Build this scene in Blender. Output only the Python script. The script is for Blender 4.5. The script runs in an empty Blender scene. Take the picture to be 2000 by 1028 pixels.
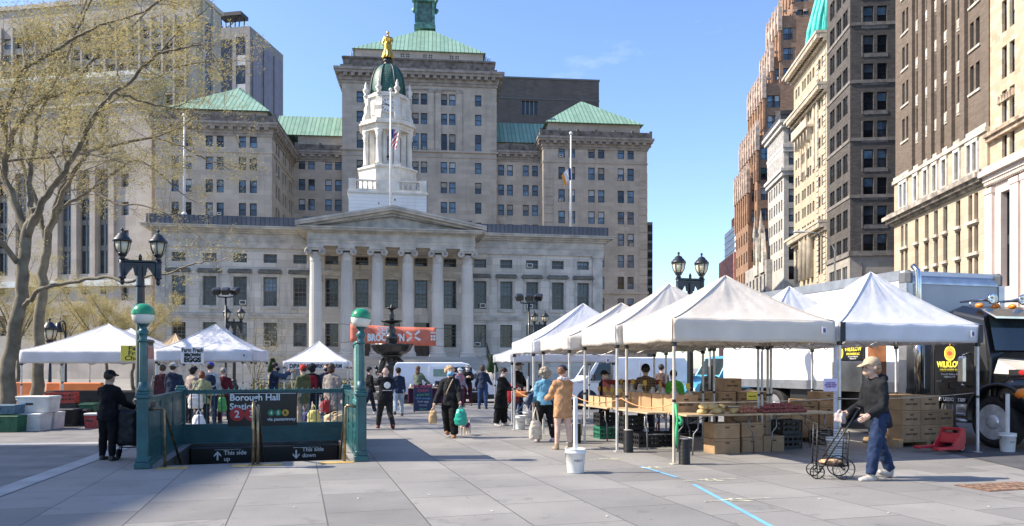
import bpy, bmesh, math, random
from mathutils import Vector, Matrix, noise
R=math.radians
random.seed(7)
S=bpy.context.scene
COL=S.collection
F,CX,HY,CH=1480.0,1000.0,718.0,1.6       # lens of the photograph (pixels), centre column, horizon row, eye height
def ground(px,py):
    y=F*CH/(py-HY); return Vector(((px-CX)/F*y,y,0))
def at(px,py,y):
    return Vector(((px-CX)/F*y,y,CH+(HY-py)/F*y))
TH=R(15.8); CU,SU=math.cos(TH),math.sin(TH)   # paving axes
def PV(u,v,z=0): return Vector((CU*u-SU*v,SU*u+CU*v,z))
def toPV(p): return (CU*p.x+SU*p.y,-SU*p.x+CU*p.y)
class Plane:
    """vertical plane through column px at depth y, facing the viewer's side, turned by yaw"""
    def __init__(s,px,y,yaw,back=0):
        s.yaw=yaw; s.u=Vector((math.cos(yaw),math.sin(yaw),0)); s.n=Vector((-math.sin(yaw),math.cos(yaw),0))
        s.o=Vector(((px-CX)/F*y,y,0))+s.n*back
    def loc(s,px,py):
        d=Vector(((px-CX)/F,1,0)); t=s.o.dot(s.n)/d.dot(s.n)
        return ((d*t-s.o).dot(s.u), CH+(HY-py)/F*t)
    def x(s,px): return s.loc(px,700)[0]
    def z(s,px,py): return s.loc(px,py)[1]
    def shifted(s,b):
        p=Plane.__new__(Plane); p.yaw=s.yaw;p.u=s.u;p.n=s.n;p.o=s.o+s.n*b; return p
# ---------- objects
def tag(o,label=None,cat=None,group=None,kind=None):
    if label: o['label']=label
    if cat: o['category']=cat
    if group: o['group']=group
    if kind: o['kind']=kind
    return o
def empty(name,loc=(0,0,0),rz=0,label=None,cat=None,group=None):
    o=bpy.data.objects.new(name,None); COL.objects.link(o); o.location=loc; o.rotation_euler=(0,0,rz)
    o.empty_display_size=.2
    return tag(o,label,cat,group)
def kids(o): return [c for c in bpy.data.objects if c.parent==o]
def copy_tree(o,parent=None,label=None,group=None):
    c=o.copy(); COL.objects.link(c)
    if parent: c.parent=parent
    for ch in o.children: copy_tree(ch,c)
    if label: c['label']=label
    if group: c['group']=group
    return c
class MB:
    def __init__(s): s.v=[];s.f=[];s.m=[];s.s=[];s.M=None
    def add(s,vs,fs,mat=0,smooth=False):
        b=len(s.v)
        if s.M is not None: vs=[s.M@Vector(v) for v in vs]
        s.v.extend([tuple(v) for v in vs])
        for f in fs: s.f.append([i+b for i in f]); s.m.append(mat); s.s.append(smooth)
    def box(s,x0,x1,y0,y1,z0,z1,mat=0,bot=True):
        v=[(x0,y0,z0),(x1,y0,z0),(x1,y1,z0),(x0,y1,z0),(x0,y0,z1),(x1,y0,z1),(x1,y1,z1),(x0,y1,z1)]
        f=[(4,5,6,7),(0,1,5,4),(1,2,6,5),(2,3,7,6),(3,0,4,7)]
        if bot: f.append((3,2,1,0))
        s.add(v,f,mat)
    def bbox(s,c,size,rot=None,b=.01,mat=0):
        """box with chamfered edges"""
        hx,hy,hz=[k/2 for k in size]; b=min(b,hx*.9,hy*.9,hz*.9)
        pts=[];idx={}
        for sx in(-1,1):
            for sy in(-1,1):
                for sz in(-1,1):
                    for a in range(3):
                        p=[sx*hx,sy*hy,sz*hz]
                        for k in range(3):
                            if k!=a: p[k]-=(sx,sy,sz)[k]*b
                        idx[(sx,sy,sz,a)]=len(pts); pts.append(p)
        fs=[]
        for a in range(3):
            o1,o2=[k for k in range(3) if k!=a]
            for sa in(-1,1):
                q=[]
                for s1,s2 in((-1,-1),(1,-1),(1,1),(-1,1)):
                    sg=[0,0,0];sg[a]=sa;sg[o1]=s1;sg[o2]=s2; q.append(idx[(*sg,a)])
                fs.append(q)
        for a in range(3):
            o1,o2=[k for k in range(3) if k!=a]
            for s1 in(-1,1):
                for s2 in(-1,1):
                    q=[]
                    for sa,ax in((-1,o1),(1,o1),(1,o2),(-1,o2)):
                        sg=[0,0,0];sg[a]=sa;sg[o1]=s1;sg[o2]=s2; q.append(idx[(*sg,ax)])
                    fs.append(q)
        for sx in(-1,1):
            for sy in(-1,1):
                for sz in(-1,1): fs.append([idx[(sx,sy,sz,a)] for a in range(3)])
        cen=Vector(c); out=[]
        rm=rot.to_3x3() if rot is not None else None
        P=[Vector(p) for p in pts]
        for f in fs:       # outward winding
            n=(P[f[1]]-P[f[0]]).cross(P[f[2]]-P[f[0]]); m=sum((P[i] for i in f),Vector())
            out.append(f if n.dot(m)>=0 else f[::-1])
        s.add([cen+(rm@p if rm else p) for p in P],out,mat)
    def tube(s,pts,r,n=8,mat=0,smooth=True,caps=True,flat=1.0):
        pts=[Vector(p) for p in pts]
        if not hasattr(r,'__len__'): r=[r]*len(pts)
        vs=[];prev=None
        for i,p in enumerate(pts):
            d=(pts[min(i+1,len(pts)-1)]-pts[max(i-1,0)])
            if d.length<1e-9: d=Vector((0,0,1))
            d.normalize()
            if prev is None:
                a=Vector((0,0,1)) if abs(d.z)<.9 else Vector((0,1,0))
                x=a.cross(d).normalized()
            else:
                x=prev-d*prev.dot(d)
                x=x.normalized() if x.length>1e-6 else d.orthogonal().normalized()
            prev=x; y=d.cross(x)
            for k in range(n):
                t=2*math.pi*k/n; vs.append(p+(x*math.cos(t)+y*math.sin(t)*flat)*r[i])
        fs=[]
        for i in range(len(pts)-1):
            for k in range(n):
                k2=(k+1)%n; fs.append((i*n+k,i*n+k2,(i+1)*n+k2,(i+1)*n+k))
        s.add(vs,fs,mat,smooth)
        if caps:
            b=len(s.v)-len(vs)
            s.f.append([b+k for k in range(n)][::-1]);s.m.append(mat);s.s.append(False)
            s.f.append([b+(len(pts)-1)*n+k for k in range(n)]);s.m.append(mat);s.s.append(False)
    def lathe(s,prof,n=24,c=(0,0,0),mat=0,smooth=True,mod=None,caps=True):
        c=Vector(c);vs=[];fs=[]
        for r,z in prof:
            for k in range(n):
                t=2*math.pi*k/n; q=r*(mod(k,n) if mod else 1)
                vs.append(c+Vector((q*math.cos(t),q*math.sin(t),z)))
        for i in range(len(prof)-1):
            for k in range(n):
                k2=(k+1)%n; fs.append((i*n+k,i*n+k2,(i+1)*n+k2,(i+1)*n+k))
        s.add(vs,fs,mat,smooth)
        b=len(s.v)-len(vs)
        if not caps: return
        if prof[0][0]>1e-4: s.f.append([b+k for k in range(n)][::-1]);s.m.append(mat);s.s.append(False)
        if prof[-1][0]>1e-4: s.f.append([b+(len(prof)-1)*n+k for k in range(n)]);s.m.append(mat);s.s.append(False)
    def prism(s,poly,y0,y1,mat=0):
        """polygon in x,z extruded along y"""
        n=len(poly)
        ar=sum(poly[i][0]*poly[(i+1)%n][1]-poly[(i+1)%n][0]*poly[i][1] for i in range(n))
        if ar<0: poly=poly[::-1]
        vs=[(x,y0,z) for x,z in poly]+[(x,y1,z) for x,z in poly]
        fs=[list(range(n)),list(range(2*n-1,n-1,-1))]
        for i in range(n): j=(i+1)%n; fs.append((i,i+n,j+n,j))
        s.add(vs,fs,mat)
    def ell(s,c,r,n=12,m=8,mat=0,rot=None,smooth=True):
        c=Vector(c); r=Vector(r) if hasattr(r,'__len__') else Vector((r,r,r)); vs=[];fs=[]
        rm=rot.to_3x3() if rot is not None else None
        for i in range(1,m):
            ph=math.pi*i/m
            for k in range(n):
                t=2*math.pi*k/n
                p=Vector((r.x*math.sin(ph)*math.cos(t),r.y*math.sin(ph)*math.sin(t),r.z*math.cos(ph)))
                vs.append(c+(rm@p if rm else p))
        tp=Vector((0,0,r.z));bt=-tp
        vs.append(c+(rm@tp if rm else tp));vs.append(c+(rm@bt if rm else bt));T=len(vs)-2;B=T+1
        for i in range(m-2):
            for k in range(n):
                k2=(k+1)%n; fs.append((i*n+k,(i+1)*n+k,(i+1)*n+k2,i*n+k2))
        for k in range(n):
            k2=(k+1)%n; fs.append((T,k,k2)); fs.append((B,(m-2)*n+k2,(m-2)*n+k))
        s.add(vs,fs,mat,smooth)
    def quad(s,a,b,c,d,mat=0): s.add([a,b,c,d],[(0,1,2,3)],mat)
    def mesh(s,name,mats):
        me=bpy.data.meshes.new(name); me.from_pydata(s.v,[],s.f)
        me.polygons.foreach_set('material_index',s.m); me.polygons.foreach_set('use_smooth',s.s)
        for m in mats if isinstance(mats,(list,tuple)) else [mats]: me.materials.append(m)
        me.update(); return me
    def build(s,name,mats,parent=None):
        o=bpy.data.objects.new(name,s.mesh(name,mats)); COL.objects.link(o)
        if parent is not None: o.parent=parent
        return o
def mesh_obj(name,me,parent=None,M=None):
    o=bpy.data.objects.new(name,me); COL.objects.link(o)
    if parent is not None: o.parent=parent
    if M is not None: o.matrix_local=M
    return o
_fonts={}
def text_mesh(body,size,mat,bold=0,extr=.003,align='CENTER',sx=1.0,spacing=1.0):
    c=bpy.data.curves.new('lettering','FONT'); c.body=body; c.size=size; c.extrude=extr; c.offset=bold
    c.align_x=align; c.align_y='CENTER'; c.resolution_u=3; c.space_character=spacing
    t=bpy.data.objects.new('lettering_source',c); COL.objects.link(t)
    dg=bpy.context.evaluated_depsgraph_get(); me=bpy.data.meshes.new_from_object(t.evaluated_get(dg))
    bpy.data.objects.remove(t); bpy.data.curves.remove(c)
    me.materials.clear(); me.materials.append(mat); me.name='lettering'
    if sx!=1: me.transform(Matrix.Diagonal((sx,1,1,1)))
    return me
UP=Matrix.Rotation(R(90),4,'X')     # text plane xy -> xz, reads from -y
def text(body,size,mat,parent,loc,rz=0,**k):
    return mesh_obj('lettering',text_mesh(body,size,mat,**k),parent,Matrix.Translation(loc)@Matrix.Rotation(rz,4,'Z')@UP)
# ---------- materials
_mc={}
def _new(name):
    m=bpy.data.materials.new(name); m.use_nodes=True; nt=m.node_tree
    return m,nt.nodes,nt.links,nt.nodes['Principled BSDF']
def _c(c): return (*c,1) if len(c)==3 else c
def lin(r,g,b):
    f=lambda x:(x/255/12.92 if x<=10 else ((x/255+.055)/1.055)**2.4)
    return (f(r),f(g),f(b))
def node(N,t,**k):
    n=N.new(t)
    for a,b in k.items():
        if a in n.inputs: n.inputs[a].default_value=b
        else: setattr(n,a,b)
    return n
def mixc(N,L,fac,a,b,mode='MIX'):
    n=N.new('ShaderNodeMix'); n.data_type='RGBA'; n.blend_type=mode
    for s,v in((0,fac),(6,a),(7,b)):
        if isinstance(v,bpy.types.NodeSocket): L.new(v,n.inputs[s])
        else: n.inputs[s].default_value=_c(v) if s else v
    return n.outputs[2]
def ramp(N,L,src,p0,p1):
    n=N.new('ShaderNodeMapRange'); n.inputs[1].default_value=p0; n.inputs[2].default_value=p1
    L.new(src,n.inputs[0]); return n.outputs[0]
def mat(name,col,rough=.6,var=.12,scale=6,bump=0,metal=0,bscale=None,spec=.5,coat=0,detail=4,col2=None,trans=0):
    key=(name,col,rough,var,scale,bump,metal,coat)
    if key in _mc: return _mc[key]
    m,N,L,B=_new(name); B.inputs['Roughness'].default_value=rough; B.inputs['Metallic'].default_value=metal
    B.inputs['Specular IOR Level'].default_value=spec; B.inputs['Coat Weight'].default_value=coat
    tc=N.new('ShaderNodeTexCoord')
    nz=node(N,'ShaderNodeTexNoise',Scale=scale,Detail=detail); L.new(tc.outputs['Object'],nz.inputs['Vector'])
    c2=col2 or tuple(max(0,x*(1-2*var)) for x in col); c1=col if col2 else tuple(min(1,x*(1+var)) for x in col)
    L.new(mixc(N,L,ramp(N,L,nz.outputs['Fac'],.3,.7),c1,c2),B.inputs['Base Color'])
    if rough>.15:
        rr=node(N,'ShaderNodeMapRange'); rr.inputs[3].default_value=rough*.85; rr.inputs[4].default_value=min(1,rough*1.15)
        L.new(nz.outputs['Fac'],rr.inputs[0]); L.new(rr.outputs[0],B.inputs['Roughness'])
    if bump:
        nb=node(N,'ShaderNodeTexNoise',Scale=bscale or scale*2,Detail=3); L.new(tc.outputs['Object'],nb.inputs['Vector'])
        bp=node(N,'ShaderNodeBump',Strength=bump,Distance=.02); L.new(nb.outputs['Fac'],bp.inputs['Height']); L.new(bp.outputs[0],B.inputs['Normal'])
    if trans:
        t=N.new('ShaderNodeBsdfTranslucent'); t.inputs[0].default_value=_c(col); ms=N.new('ShaderNodeMixShader'); ms.inputs[0].default_value=trans
        L.new(B.outputs[0],ms.inputs[1]); L.new(t.outputs[0],ms.inputs[2]); L.new(ms.outputs[0],N['Material Output'].inputs[0])
    _mc[key]=m; return m
def masonry(name,col,bw=1.2,bh=.5,mort=.012,mortc=.6,var=.14,streak=.35,rough=.85,bump=.25,col2=None,dirt=None):
    m,N,L,B=_new(name); B.inputs['Roughness'].default_value=rough; B.inputs['Specular IOR Level'].default_value=.25
    tc=N.new('ShaderNodeTexCoord'); sp=N.new('ShaderNodeSeparateXYZ'); L.new(tc.outputs['Object'],sp.inputs[0])
    ad=node(N,'ShaderNodeMath',operation='ADD'); L.new(sp.outputs[0],ad.inputs[0]); L.new(sp.outputs[1],ad.inputs[1])
    cb=N.new('ShaderNodeCombineXYZ'); L.new(ad.outputs[0],cb.inputs[0]); L.new(sp.outputs[2],cb.inputs[1])
    br=N.new('ShaderNodeTexBrick'); L.new(cb.outputs[0],br.inputs['Vector'])
    br.inputs['Scale'].default_value=1; br.inputs['Brick Width'].default_value=bw; br.inputs['Row Height'].default_value=bh
    br.inputs['Mortar Size'].default_value=mort; br.inputs['Mortar Smooth'].default_value=.3
    br.inputs['Color1'].default_value=_c(tuple(min(1,x*(1+var)) for x in col)); br.inputs['Color2'].default_value=_c(col2 or tuple(x*(1-var) for x in col))
    br.inputs['Mortar'].default_value=_c(tuple(x*mortc for x in col))
    mp=N.new('ShaderNodeMapping'); mp.inputs['Scale'].default_value=(.9,.9,.1); L.new(tc.outputs['Object'],mp.inputs[0])
    n1=node(N,'ShaderNodeTexNoise',Scale=1.3,Detail=6,Roughness=.65); L.new(mp.outputs[0],n1.inputs['Vector'])
    n2=node(N,'ShaderNodeTexNoise',Scale=.35,Detail=5,Roughness=.6); L.new(tc.outputs['Object'],n2.inputs['Vector'])
    d=dirt or tuple(x*.45 for x in col)
    c=mixc(N,L,ramp(N,L,n1.outputs['Fac'],.52,.8),br.outputs['Color'],d)
    mm=N.new('ShaderNodeMix'); mm.data_type='RGBA'; mm.inputs[0].default_value=streak; L.new(br.outputs['Color'],mm.inputs[6]); L.new(c,mm.inputs[7])
    hs=node(N,'ShaderNodeHueSaturation'); L.new(mm.outputs[2],hs.inputs['Color']); vr=N.new('ShaderNodeMapRange'); vr.inputs[1].default_value=.3;vr.inputs[2].default_value=.7
    vr.inputs[3].default_value=.86; vr.inputs[4].default_value=1.1; L.new(n2.outputs['Fac'],vr.inputs[0]); L.new(vr.outputs[0],hs.inputs['Value'])
    L.new(hs.outputs[0],B.inputs['Base Color'])
    bp=node(N,'ShaderNodeBump',Strength=bump,Distance=.02); bp.invert=True; L.new(br.outputs['Fac'],bp.inputs['Height']); L.new(bp.outputs[0],B.inputs['Normal'])
    return m
def seam_metal(name,col,pitch=.5,rough=.5,axis=0,depth=.5,col2=None):
    m,N,L,B=_new(name); B.inputs['Roughness'].default_value=rough
    tc=N.new('ShaderNodeTexCoord'); sp=N.new('ShaderNodeSeparateXYZ'); L.new(tc.outputs['Object'],sp.inputs[0])
    ad=node(N,'ShaderNodeMath',operation='ADD')
    L.new(sp.outputs[0],ad.inputs[0])
    if axis==2: L.new(sp.outputs[1],ad.inputs[1])
    mu=node(N,'ShaderNodeMath',operation='DIVIDE'); L.new((ad if axis==2 else sp).outputs[0 if axis in(0,2) else 1],mu.inputs[0]); mu.inputs[1].default_value=pitch
    fr=node(N,'ShaderNodeMath',operation='FRACT'); L.new(mu.outputs[0],fr.inputs[0])
    st=node(N,'ShaderNodeMath',operation='LESS_THAN'); L.new(fr.outputs[0],st.inputs[0]); st.inputs[1].default_value=.22
    fl=node(N,'ShaderNodeMath',operation='FLOOR'); L.new(mu.outputs[0],fl.inputs[0])
    wn=N.new('ShaderNodeTexWhiteNoise'); wn.noise_dimensions='1D'; L.new(fl.outputs[0],wn.inputs['W'])
    nz=node(N,'ShaderNodeTexNoise',Scale=.8,Detail=5); L.new(tc.outputs['Object'],nz.inputs['Vector'])
    c=mixc(N,L,ramp(N,L,nz.outputs['Fac'],.35,.7),col,col2 or tuple(x*.6 for x in col))
    c=mixc(N,L,ramp(N,L,wn.outputs['Value'],-.5,3),c,tuple(min(1,x*1.8) for x in col))
    c=mixc(N,L,st.outputs[0],c,tuple(x*(1-depth) for x in col))
    L.new(c,B.inputs['Base Color'])
    bp=node(N,'ShaderNodeBump',Strength=.6,Distance=.05); L.new(st.outputs[0],bp.inputs['Height']); L.new(bp.outputs[0],B.inputs['Normal'])
    return m
def glass(name,col,rough=.06,var=.5,scale=.7):
    m,N,L,B=_new(name); B.inputs['Roughness'].default_value=rough; B.inputs['Specular IOR Level'].default_value=.6
    tc=N.new('ShaderNodeTexCoord'); oi=N.new('ShaderNodeObjectInfo'); va=N.new('ShaderNodeVectorMath'); va.operation='ADD'
    L.new(tc.outputs['Object'],va.inputs[0]); mu=N.new('ShaderNodeVectorMath'); mu.operation='SCALE'; L.new(oi.outputs['Location'],mu.inputs[0]); mu.inputs['Scale'].default_value=1.0
    L.new(mu.outputs[0],va.inputs[1])
    nz=node(N,'ShaderNodeTexNoise',Scale=scale,Detail=3); L.new(va.outputs[0],nz.inputs['Vector'])
    L.new(mixc(N,L,ramp(N,L,nz.outputs['Fac'],.35,.65),tuple(x*(1+var) for x in col),tuple(x*(1-var) for x in col)),B.inputs['Base Color'])
    bp=node(N,'ShaderNodeBump',Strength=.12,Distance=.05); L.new(nz.outputs['Fac'],bp.inputs['Height']); L.new(bp.outputs[0],B.inputs['Normal'])
    return m
def vary(m,amt):
    """every object with this material gets its own tone"""
    N,L=m.node_tree.nodes,m.node_tree.links; B=N['Principled BSDF']; src=B.inputs['Base Color'].links[0].from_socket
    oi=N.new('ShaderNodeObjectInfo'); mr=N.new('ShaderNodeMapRange'); mr.inputs[3].default_value=1-amt; mr.inputs[4].default_value=1+amt*.7; L.new(oi.outputs['Random'],mr.inputs[0])
    hs=N.new('ShaderNodeHueSaturation'); L.new(src,hs.inputs['Color']); L.new(mr.outputs[0],hs.inputs['Value']); L.new(hs.outputs[0],B.inputs['Base Color']); return m
def cloth(col,rough=.85):
    return mat('cloth',tuple(round(x,4) for x in col),rough,.15,9,.35,bscale=14,spec=.2)
def smooth_mesh(parts,voxel,iters=2,name='blob'):
    """union of closed pieces held in an MB -> one continuous surface"""
    me=bpy.data.meshes.new(name); me.from_pydata(parts.v,[],parts.f); o=bpy.data.objects.new(name,me); COL.objects.link(o)
    r=o.modifiers.new('r','REMESH'); r.mode='VOXEL'; r.voxel_size=voxel
    if iters: q=o.modifiers.new('s','SMOOTH'); q.factor=.5; q.iterations=iters
    dg=bpy.context.evaluated_depsgraph_get(); out=bpy.data.meshes.new_from_object(o.evaluated_get(dg))
    bpy.data.objects.remove(o); bpy.data.meshes.remove(me)
    out.polygons.foreach_set('use_smooth',[True]*len(out.polygons)); out.name=name
    return out
# ---------- camera, sky, sun
cam=bpy.data.cameras.new('camera'); co=bpy.data.objects.new('camera',cam); COL.objects.link(co)
co.location=(0,0,CH); co.rotation_euler=(R(90),0,0); cam.lens=36*F/2000; cam.sensor_width=36; cam.shift_y=(HY-514)/2000
cam.clip_end=3000; cam.clip_start=.1; S.camera=co
SUN_EL=R(41.5); SUN_DIR=Vector((-1,-.055,0)).normalized()
w=bpy.data.worlds.new('World'); S.world=w; w.use_nodes=True
N,L=w.node_tree.nodes,w.node_tree.links
sky=N.new('ShaderNodeTexSky'); sky.sky_type='NISHITA'; sky.sun_disc=False; sky.sun_elevation=SUN_EL
sky.sun_rotation=math.atan2(SUN_DIR.x,SUN_DIR.y); sky.air_density=1.0; sky.dust_density=.7; sky.ozone_density=4.0
bg=N['Background']; bg.inputs[1].default_value=.15
tc=N.new('ShaderNodeTexCoord'); mp=N.new('ShaderNodeMapping'); mp.inputs['Scale'].default_value=(1,1,3.2); L.new(tc.outputs['Generated'],mp.inputs[0])
nz=node(N,'ShaderNodeTexNoise',Scale=3.4,Detail=7,Roughness=.62); L.new(mp.outputs[0],nz.inputs['Vector'])
cl=mixc(N,L,ramp(N,L,nz.outputs['Fac'],.6,1.25),sky.outputs[0],(5.0,5.4,6.0)); hs=node(N,'ShaderNodeHueSaturation',Saturation=1.05,Hue=.508); L.new(cl,hs.inputs['Color']); L.new(hs.outputs[0],bg.inputs[0])
sl=bpy.data.lights.new('sun','SUN'); sl.energy=4.6; sl.angle=R(.5); sl.color=(1,.90,.76)
so=bpy.data.objects.new('sun',sl); COL.objects.link(so)
d=(SUN_DIR*math.cos(SUN_EL)+Vector((0,0,math.sin(SUN_EL)))); so.rotation_euler=d.to_track_quat('Z','Y').to_euler(); so.location=(-30,-5,40)
S.view_settings.view_transform='Standard'; S.view_settings.look='None'; S.view_settings.exposure=1.05; S.view_settings.gamma=1
S.cycles.max_bounces=6; S.cycles.use_denoising=True; S.render.film_transparent=False
# ================= BUILDINGS =================
M_FR_DARK=mat('window_frame_dark',(.02,.025,.03),.4,.1)
M_FR_GREY=mat('window_frame_grey',(.16,.155,.14),.5,.15)
M_FR_WHITE=mat('window_frame_white',(.6,.6,.57),.5,.1)
GL_BLUE=glass('glass_blue',(.10,.16,.22)); GL_DARK=glass('glass_dark',(.015,.018,.022)); GL_MID=glass('glass_mid',(.05,.06,.07))
for _g in(GL_BLUE,GL_DARK,GL_MID): vary(_g,.55)
GL_BLIND=mat('window_blind',(.42,.43,.42),.4,.12,1.2,spec=.6); GL_WARM=mat('window_blind_warm',(.30,.26,.19),.4,.3,1.5,spec=.6)
_wm={}
def win_mesh(w,h,style,fr,g1,g2):
    key=(round(w,2),round(h,2),style,fr.name,g1.name,g2.name)
    if key in _wm: return _wm[key]
    b=MB(); t=.075 if w>.8 else .06; hw=w/2
    if style=='gate':
        t=.1
    b.box(-hw,-hw+t,0,.09,0,h); b.box(hw-t,hw,0,.09,0,h); b.box(-hw+t,hw-t,0,.09,h-t,h); b.box(-hw+t,hw-t,0,.09,0,t)
    if style in('sash','grid'): b.box(-hw+t,hw-t,.015,.10,h*.5-.045,h*.5+.045)
    if style=='grid':
        nx,nz=(3,6) if h>w*1.4 else (3,2)
        for i in range(1,nx): x=-hw+t+(w-2*t)*i/nx; b.box(x-.018,x+.018,.05,.085,t,h-t)
        for j in range(1,nz):
            if j*2==nz: continue
            z=t+(h-2*t)*j/nz; b.box(-hw+t,hw-t,.052,.083,z-.016,z+.016)
    if style=='strip':
        n=max(2,int(h/3.2))
        for j in range(1,n): z=h*j/n; b.box(-hw+t,hw-t,.0,.10,z-.35,z+.35)
        b.box(-.04,.04,.0,.1,t,h-t)
    if style in('sash','grid'):
        b.quad((-hw+t,.09,h*.5),(hw-t,.09,h*.5),(hw-t,.09,h-t),(-hw+t,.09,h-t),2)
        b.quad((-hw+t,.095,t),(hw-t,.095,t),(hw-t,.095,h*.5),(-hw+t,.095,h*.5),1)
    else: b.quad((-hw+t,.095,t),(hw-t,.095,t),(hw-t,.095,h-t),(-hw+t,.095,h-t),1)
    _wm[key]=b.mesh('window',[fr,g1,g2]); return _wm[key]
RX=lambda x1:Matrix.Translation((x1,0,0))@Matrix.Rotation(R(90),4,'Z')       # face looking to +x ; facade x = depth
LX=lambda x0,y1:Matrix.Translation((x0,y1,0))@Matrix.Rotation(R(-90),4,'Z')  # face looking to -x ; facade x = y1-depth
class Bldg:
    def __init__(s,name,pl,label,cat='building',group=None,rnd=1):
        s.root=empty(name,pl.o,pl.yaw,label,cat,group); s.pl=pl; s.w=[]; s.rn=random.Random(rnd)
        s.gl=[(GL_BLUE,GL_BLUE),(GL_BLUE,GL_BLIND),(GL_DARK,GL_MID),(GL_MID,GL_BLUE)]; s.fr=M_FR_DARK
    def facade(s,mb,x0,x1,z0,z1,wins,M=None,dep=.28,mt=0,y=0):
        """wall pierced by real openings; wins = (xc, zbottom, w, h, style)"""
        M=M or Matrix(); M=M@Matrix.Translation((0,y,0)); old=mb.M; mb.M=M
        E=[(a-c/2,a+c/2,b,b+d) for a,b,c,d,*_ in wins]
        xs=sorted({round(v,4) for v in [x0,x1]+[e[0] for e in E]+[e[1] for e in E] if x0-1e-4<=v<=x1+1e-4})
        zs=sorted({round(v,4) for v in [z0,z1]+[e[2] for e in E]+[e[3] for e in E] if z0-1e-4<=v<=z1+1e-4})
        import bisect
        hole=set()
        for e in E:
            i0=bisect.bisect_left(xs,e[0]-2e-4);i1=bisect.bisect_left(xs,e[1]-2e-4);j0=bisect.bisect_left(zs,e[2]-2e-4);j1=bisect.bisect_left(zs,e[3]-2e-4)
            for i in range(i0,i1):
                for j in range(j0,j1): hole.add((i,j))
        for j in range(len(zs)-1):
            i=0
            while i<len(xs)-1:
                if (i,j) in hole: i+=1; continue
                k=i
                while k<len(xs)-1 and (k,j) not in hole: k+=1
                mb.quad((xs[i],0,zs[j]),(xs[k],0,zs[j]),(xs[k],0,zs[j+1]),(xs[i],0,zs[j+1]),mt); i=k
        for a,b,c,d in E:
            mb.quad((a,0,c),(b,0,c),(b,dep,c),(a,dep,c),mt); mb.quad((a,0,d),(a,dep,d),(b,dep,d),(b,0,d),mt)
            mb.quad((a,0,c),(a,dep,c),(a,dep,d),(a,0,d),mt); mb.quad((b,0,c),(b,0,d),(b,dep,d),(b,dep,c),mt)
            mb.quad((a,dep,c),(b,dep,c),(b,dep,d),(a,dep,d),mt)
        mb.M=old
        for q in wins:
            st=q[4] if len(q)>4 else 'sash'
            if st!='none': s.w.append((M@Matrix.Translation((q[0],dep-.13,q[1])),q[2],q[3],st))
    def block(s,mb,x0,x1,y0,y1,z0,z1,wf=(),wr=(),wl=(),mt=0,dep=.28,top=True):
        s.facade(mb,x0,x1,z0,z1,list(wf),Matrix.Translation((0,y0,0)),dep,mt)
        s.facade(mb,y0,y1,z0,z1,list(wr),RX(x1),dep,mt)
        s.facade(mb,0,y1-y0,z0,z1,list(wl),LX(x0,y1),dep,mt)
        mb.quad((x1,y1,z0),(x0,y1,z0),(x0,y1,z1),(x1,y1,z1),mt)
        if top: mb.quad((x0,y0,z1),(x1,y0,z1),(x1,y1,z1),(x0,y1,z1),mt)
    def finish(s,wall=None):
        eye=Vector((0,0,CH)); Wm=Matrix.Translation(s.pl.o)@Matrix.Rotation(s.pl.yaw,4,'Z')
        s.w.sort(key=lambda q:-(q[1]*q[2])/((Wm@q[0]).translation-eye).length_squared)
        rest=[]; out=[]
        for i,(M,w,h,st) in enumerate(s.w):
            g=s.rn.choice(s.gl); me=win_mesh(w,h,st,s.fr,*g)
            if i<100: out.append(mesh_obj('window',me,s.root,M))
            else: rest.append((M,me))
        if rest:
            b=MB(); mats=[];
            for M,me in rest:
                ix=[]
                for m in me.materials:
                    if m not in mats: mats.append(m)
                    ix.append(mats.index(m))
                o=len(b.v); b.v.extend([tuple(M@v.co) for v in me.vertices])
                for p in me.polygons: b.f.append([o+k for k in p.vertices]); b.m.append(ix[p.material_index]); b.s.append(False)
            tag(b.build('window',mats,s.root),kind='stuff')
        return out
def band(mb,x0,x1,y0,y1,z0,z1,out,mt=0):
    mb.box(x0-out,x1+out,y0-out,y1+out,z0,z1,mt)
def hip(mb,x0,x1,y0,y1,z0,z1,rx0,rx1,ry,mt=0,ry2=None):
    ry2=ry if ry2 is None else ry2
    v=[(x0,y0,z0),(x1,y0,z0),(x1,y1,z0),(x0,y1,z0),(rx0,ry,z1),(rx1,ry,z1),(rx1,ry2,z1),(rx0,ry2,z1)]
    mb.add(v,[(0,1,5,4),(1,2,6,5),(2,3,7,6),(3,0,4,7),(4,5,6,7),(3,2,1,0)],mt)
# ---------------------------------------------------------------- town hall with columns
BYAW=R(9.5); BP=Plane(765,56,BYAW)
ST=masonry('town_hall_stone',(.60,.552,.475),1.5,.55,.012,.62,.16,.9,.8,.3,dirt=(.17,.155,.13))
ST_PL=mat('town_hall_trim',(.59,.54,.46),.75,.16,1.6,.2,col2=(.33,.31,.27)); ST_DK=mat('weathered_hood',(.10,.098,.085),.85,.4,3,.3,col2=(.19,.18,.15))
b=Bldg('town_hall',BP,'pale stone town hall with six tall columns, pediment and white clock cupola','town hall',rnd=3)
b.fr=M_FR_GREY; b.gl=[(GL_MID,GL_MID),(GL_DARK,GL_MID),(GL_MID,GL_BLUE),(GL_DARK,GL_DARK)]
xL,xR=BP.x(304),BP.x(1175); zf=lambda y:BP.z(527,y)
cols=[BP.x(348.8)+(BP.x(585.9)-BP.x(348.8))*i/4 for i in range(5)]+[BP.x(937.6)+(BP.x(1138.9)-BP.x(937.6))*i/4 for i in range(5)]
pcols=[BP.x(648)+(BP.x(879)-BP.x(648))*i/4 for i in range(5)]
ww=.94; rows=[(zf(514),zf(496.5),'grid'),(zf(598),zf(541.5),'grid'),(zf(677),zf(630.5),'grid')]
wins=[]
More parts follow.
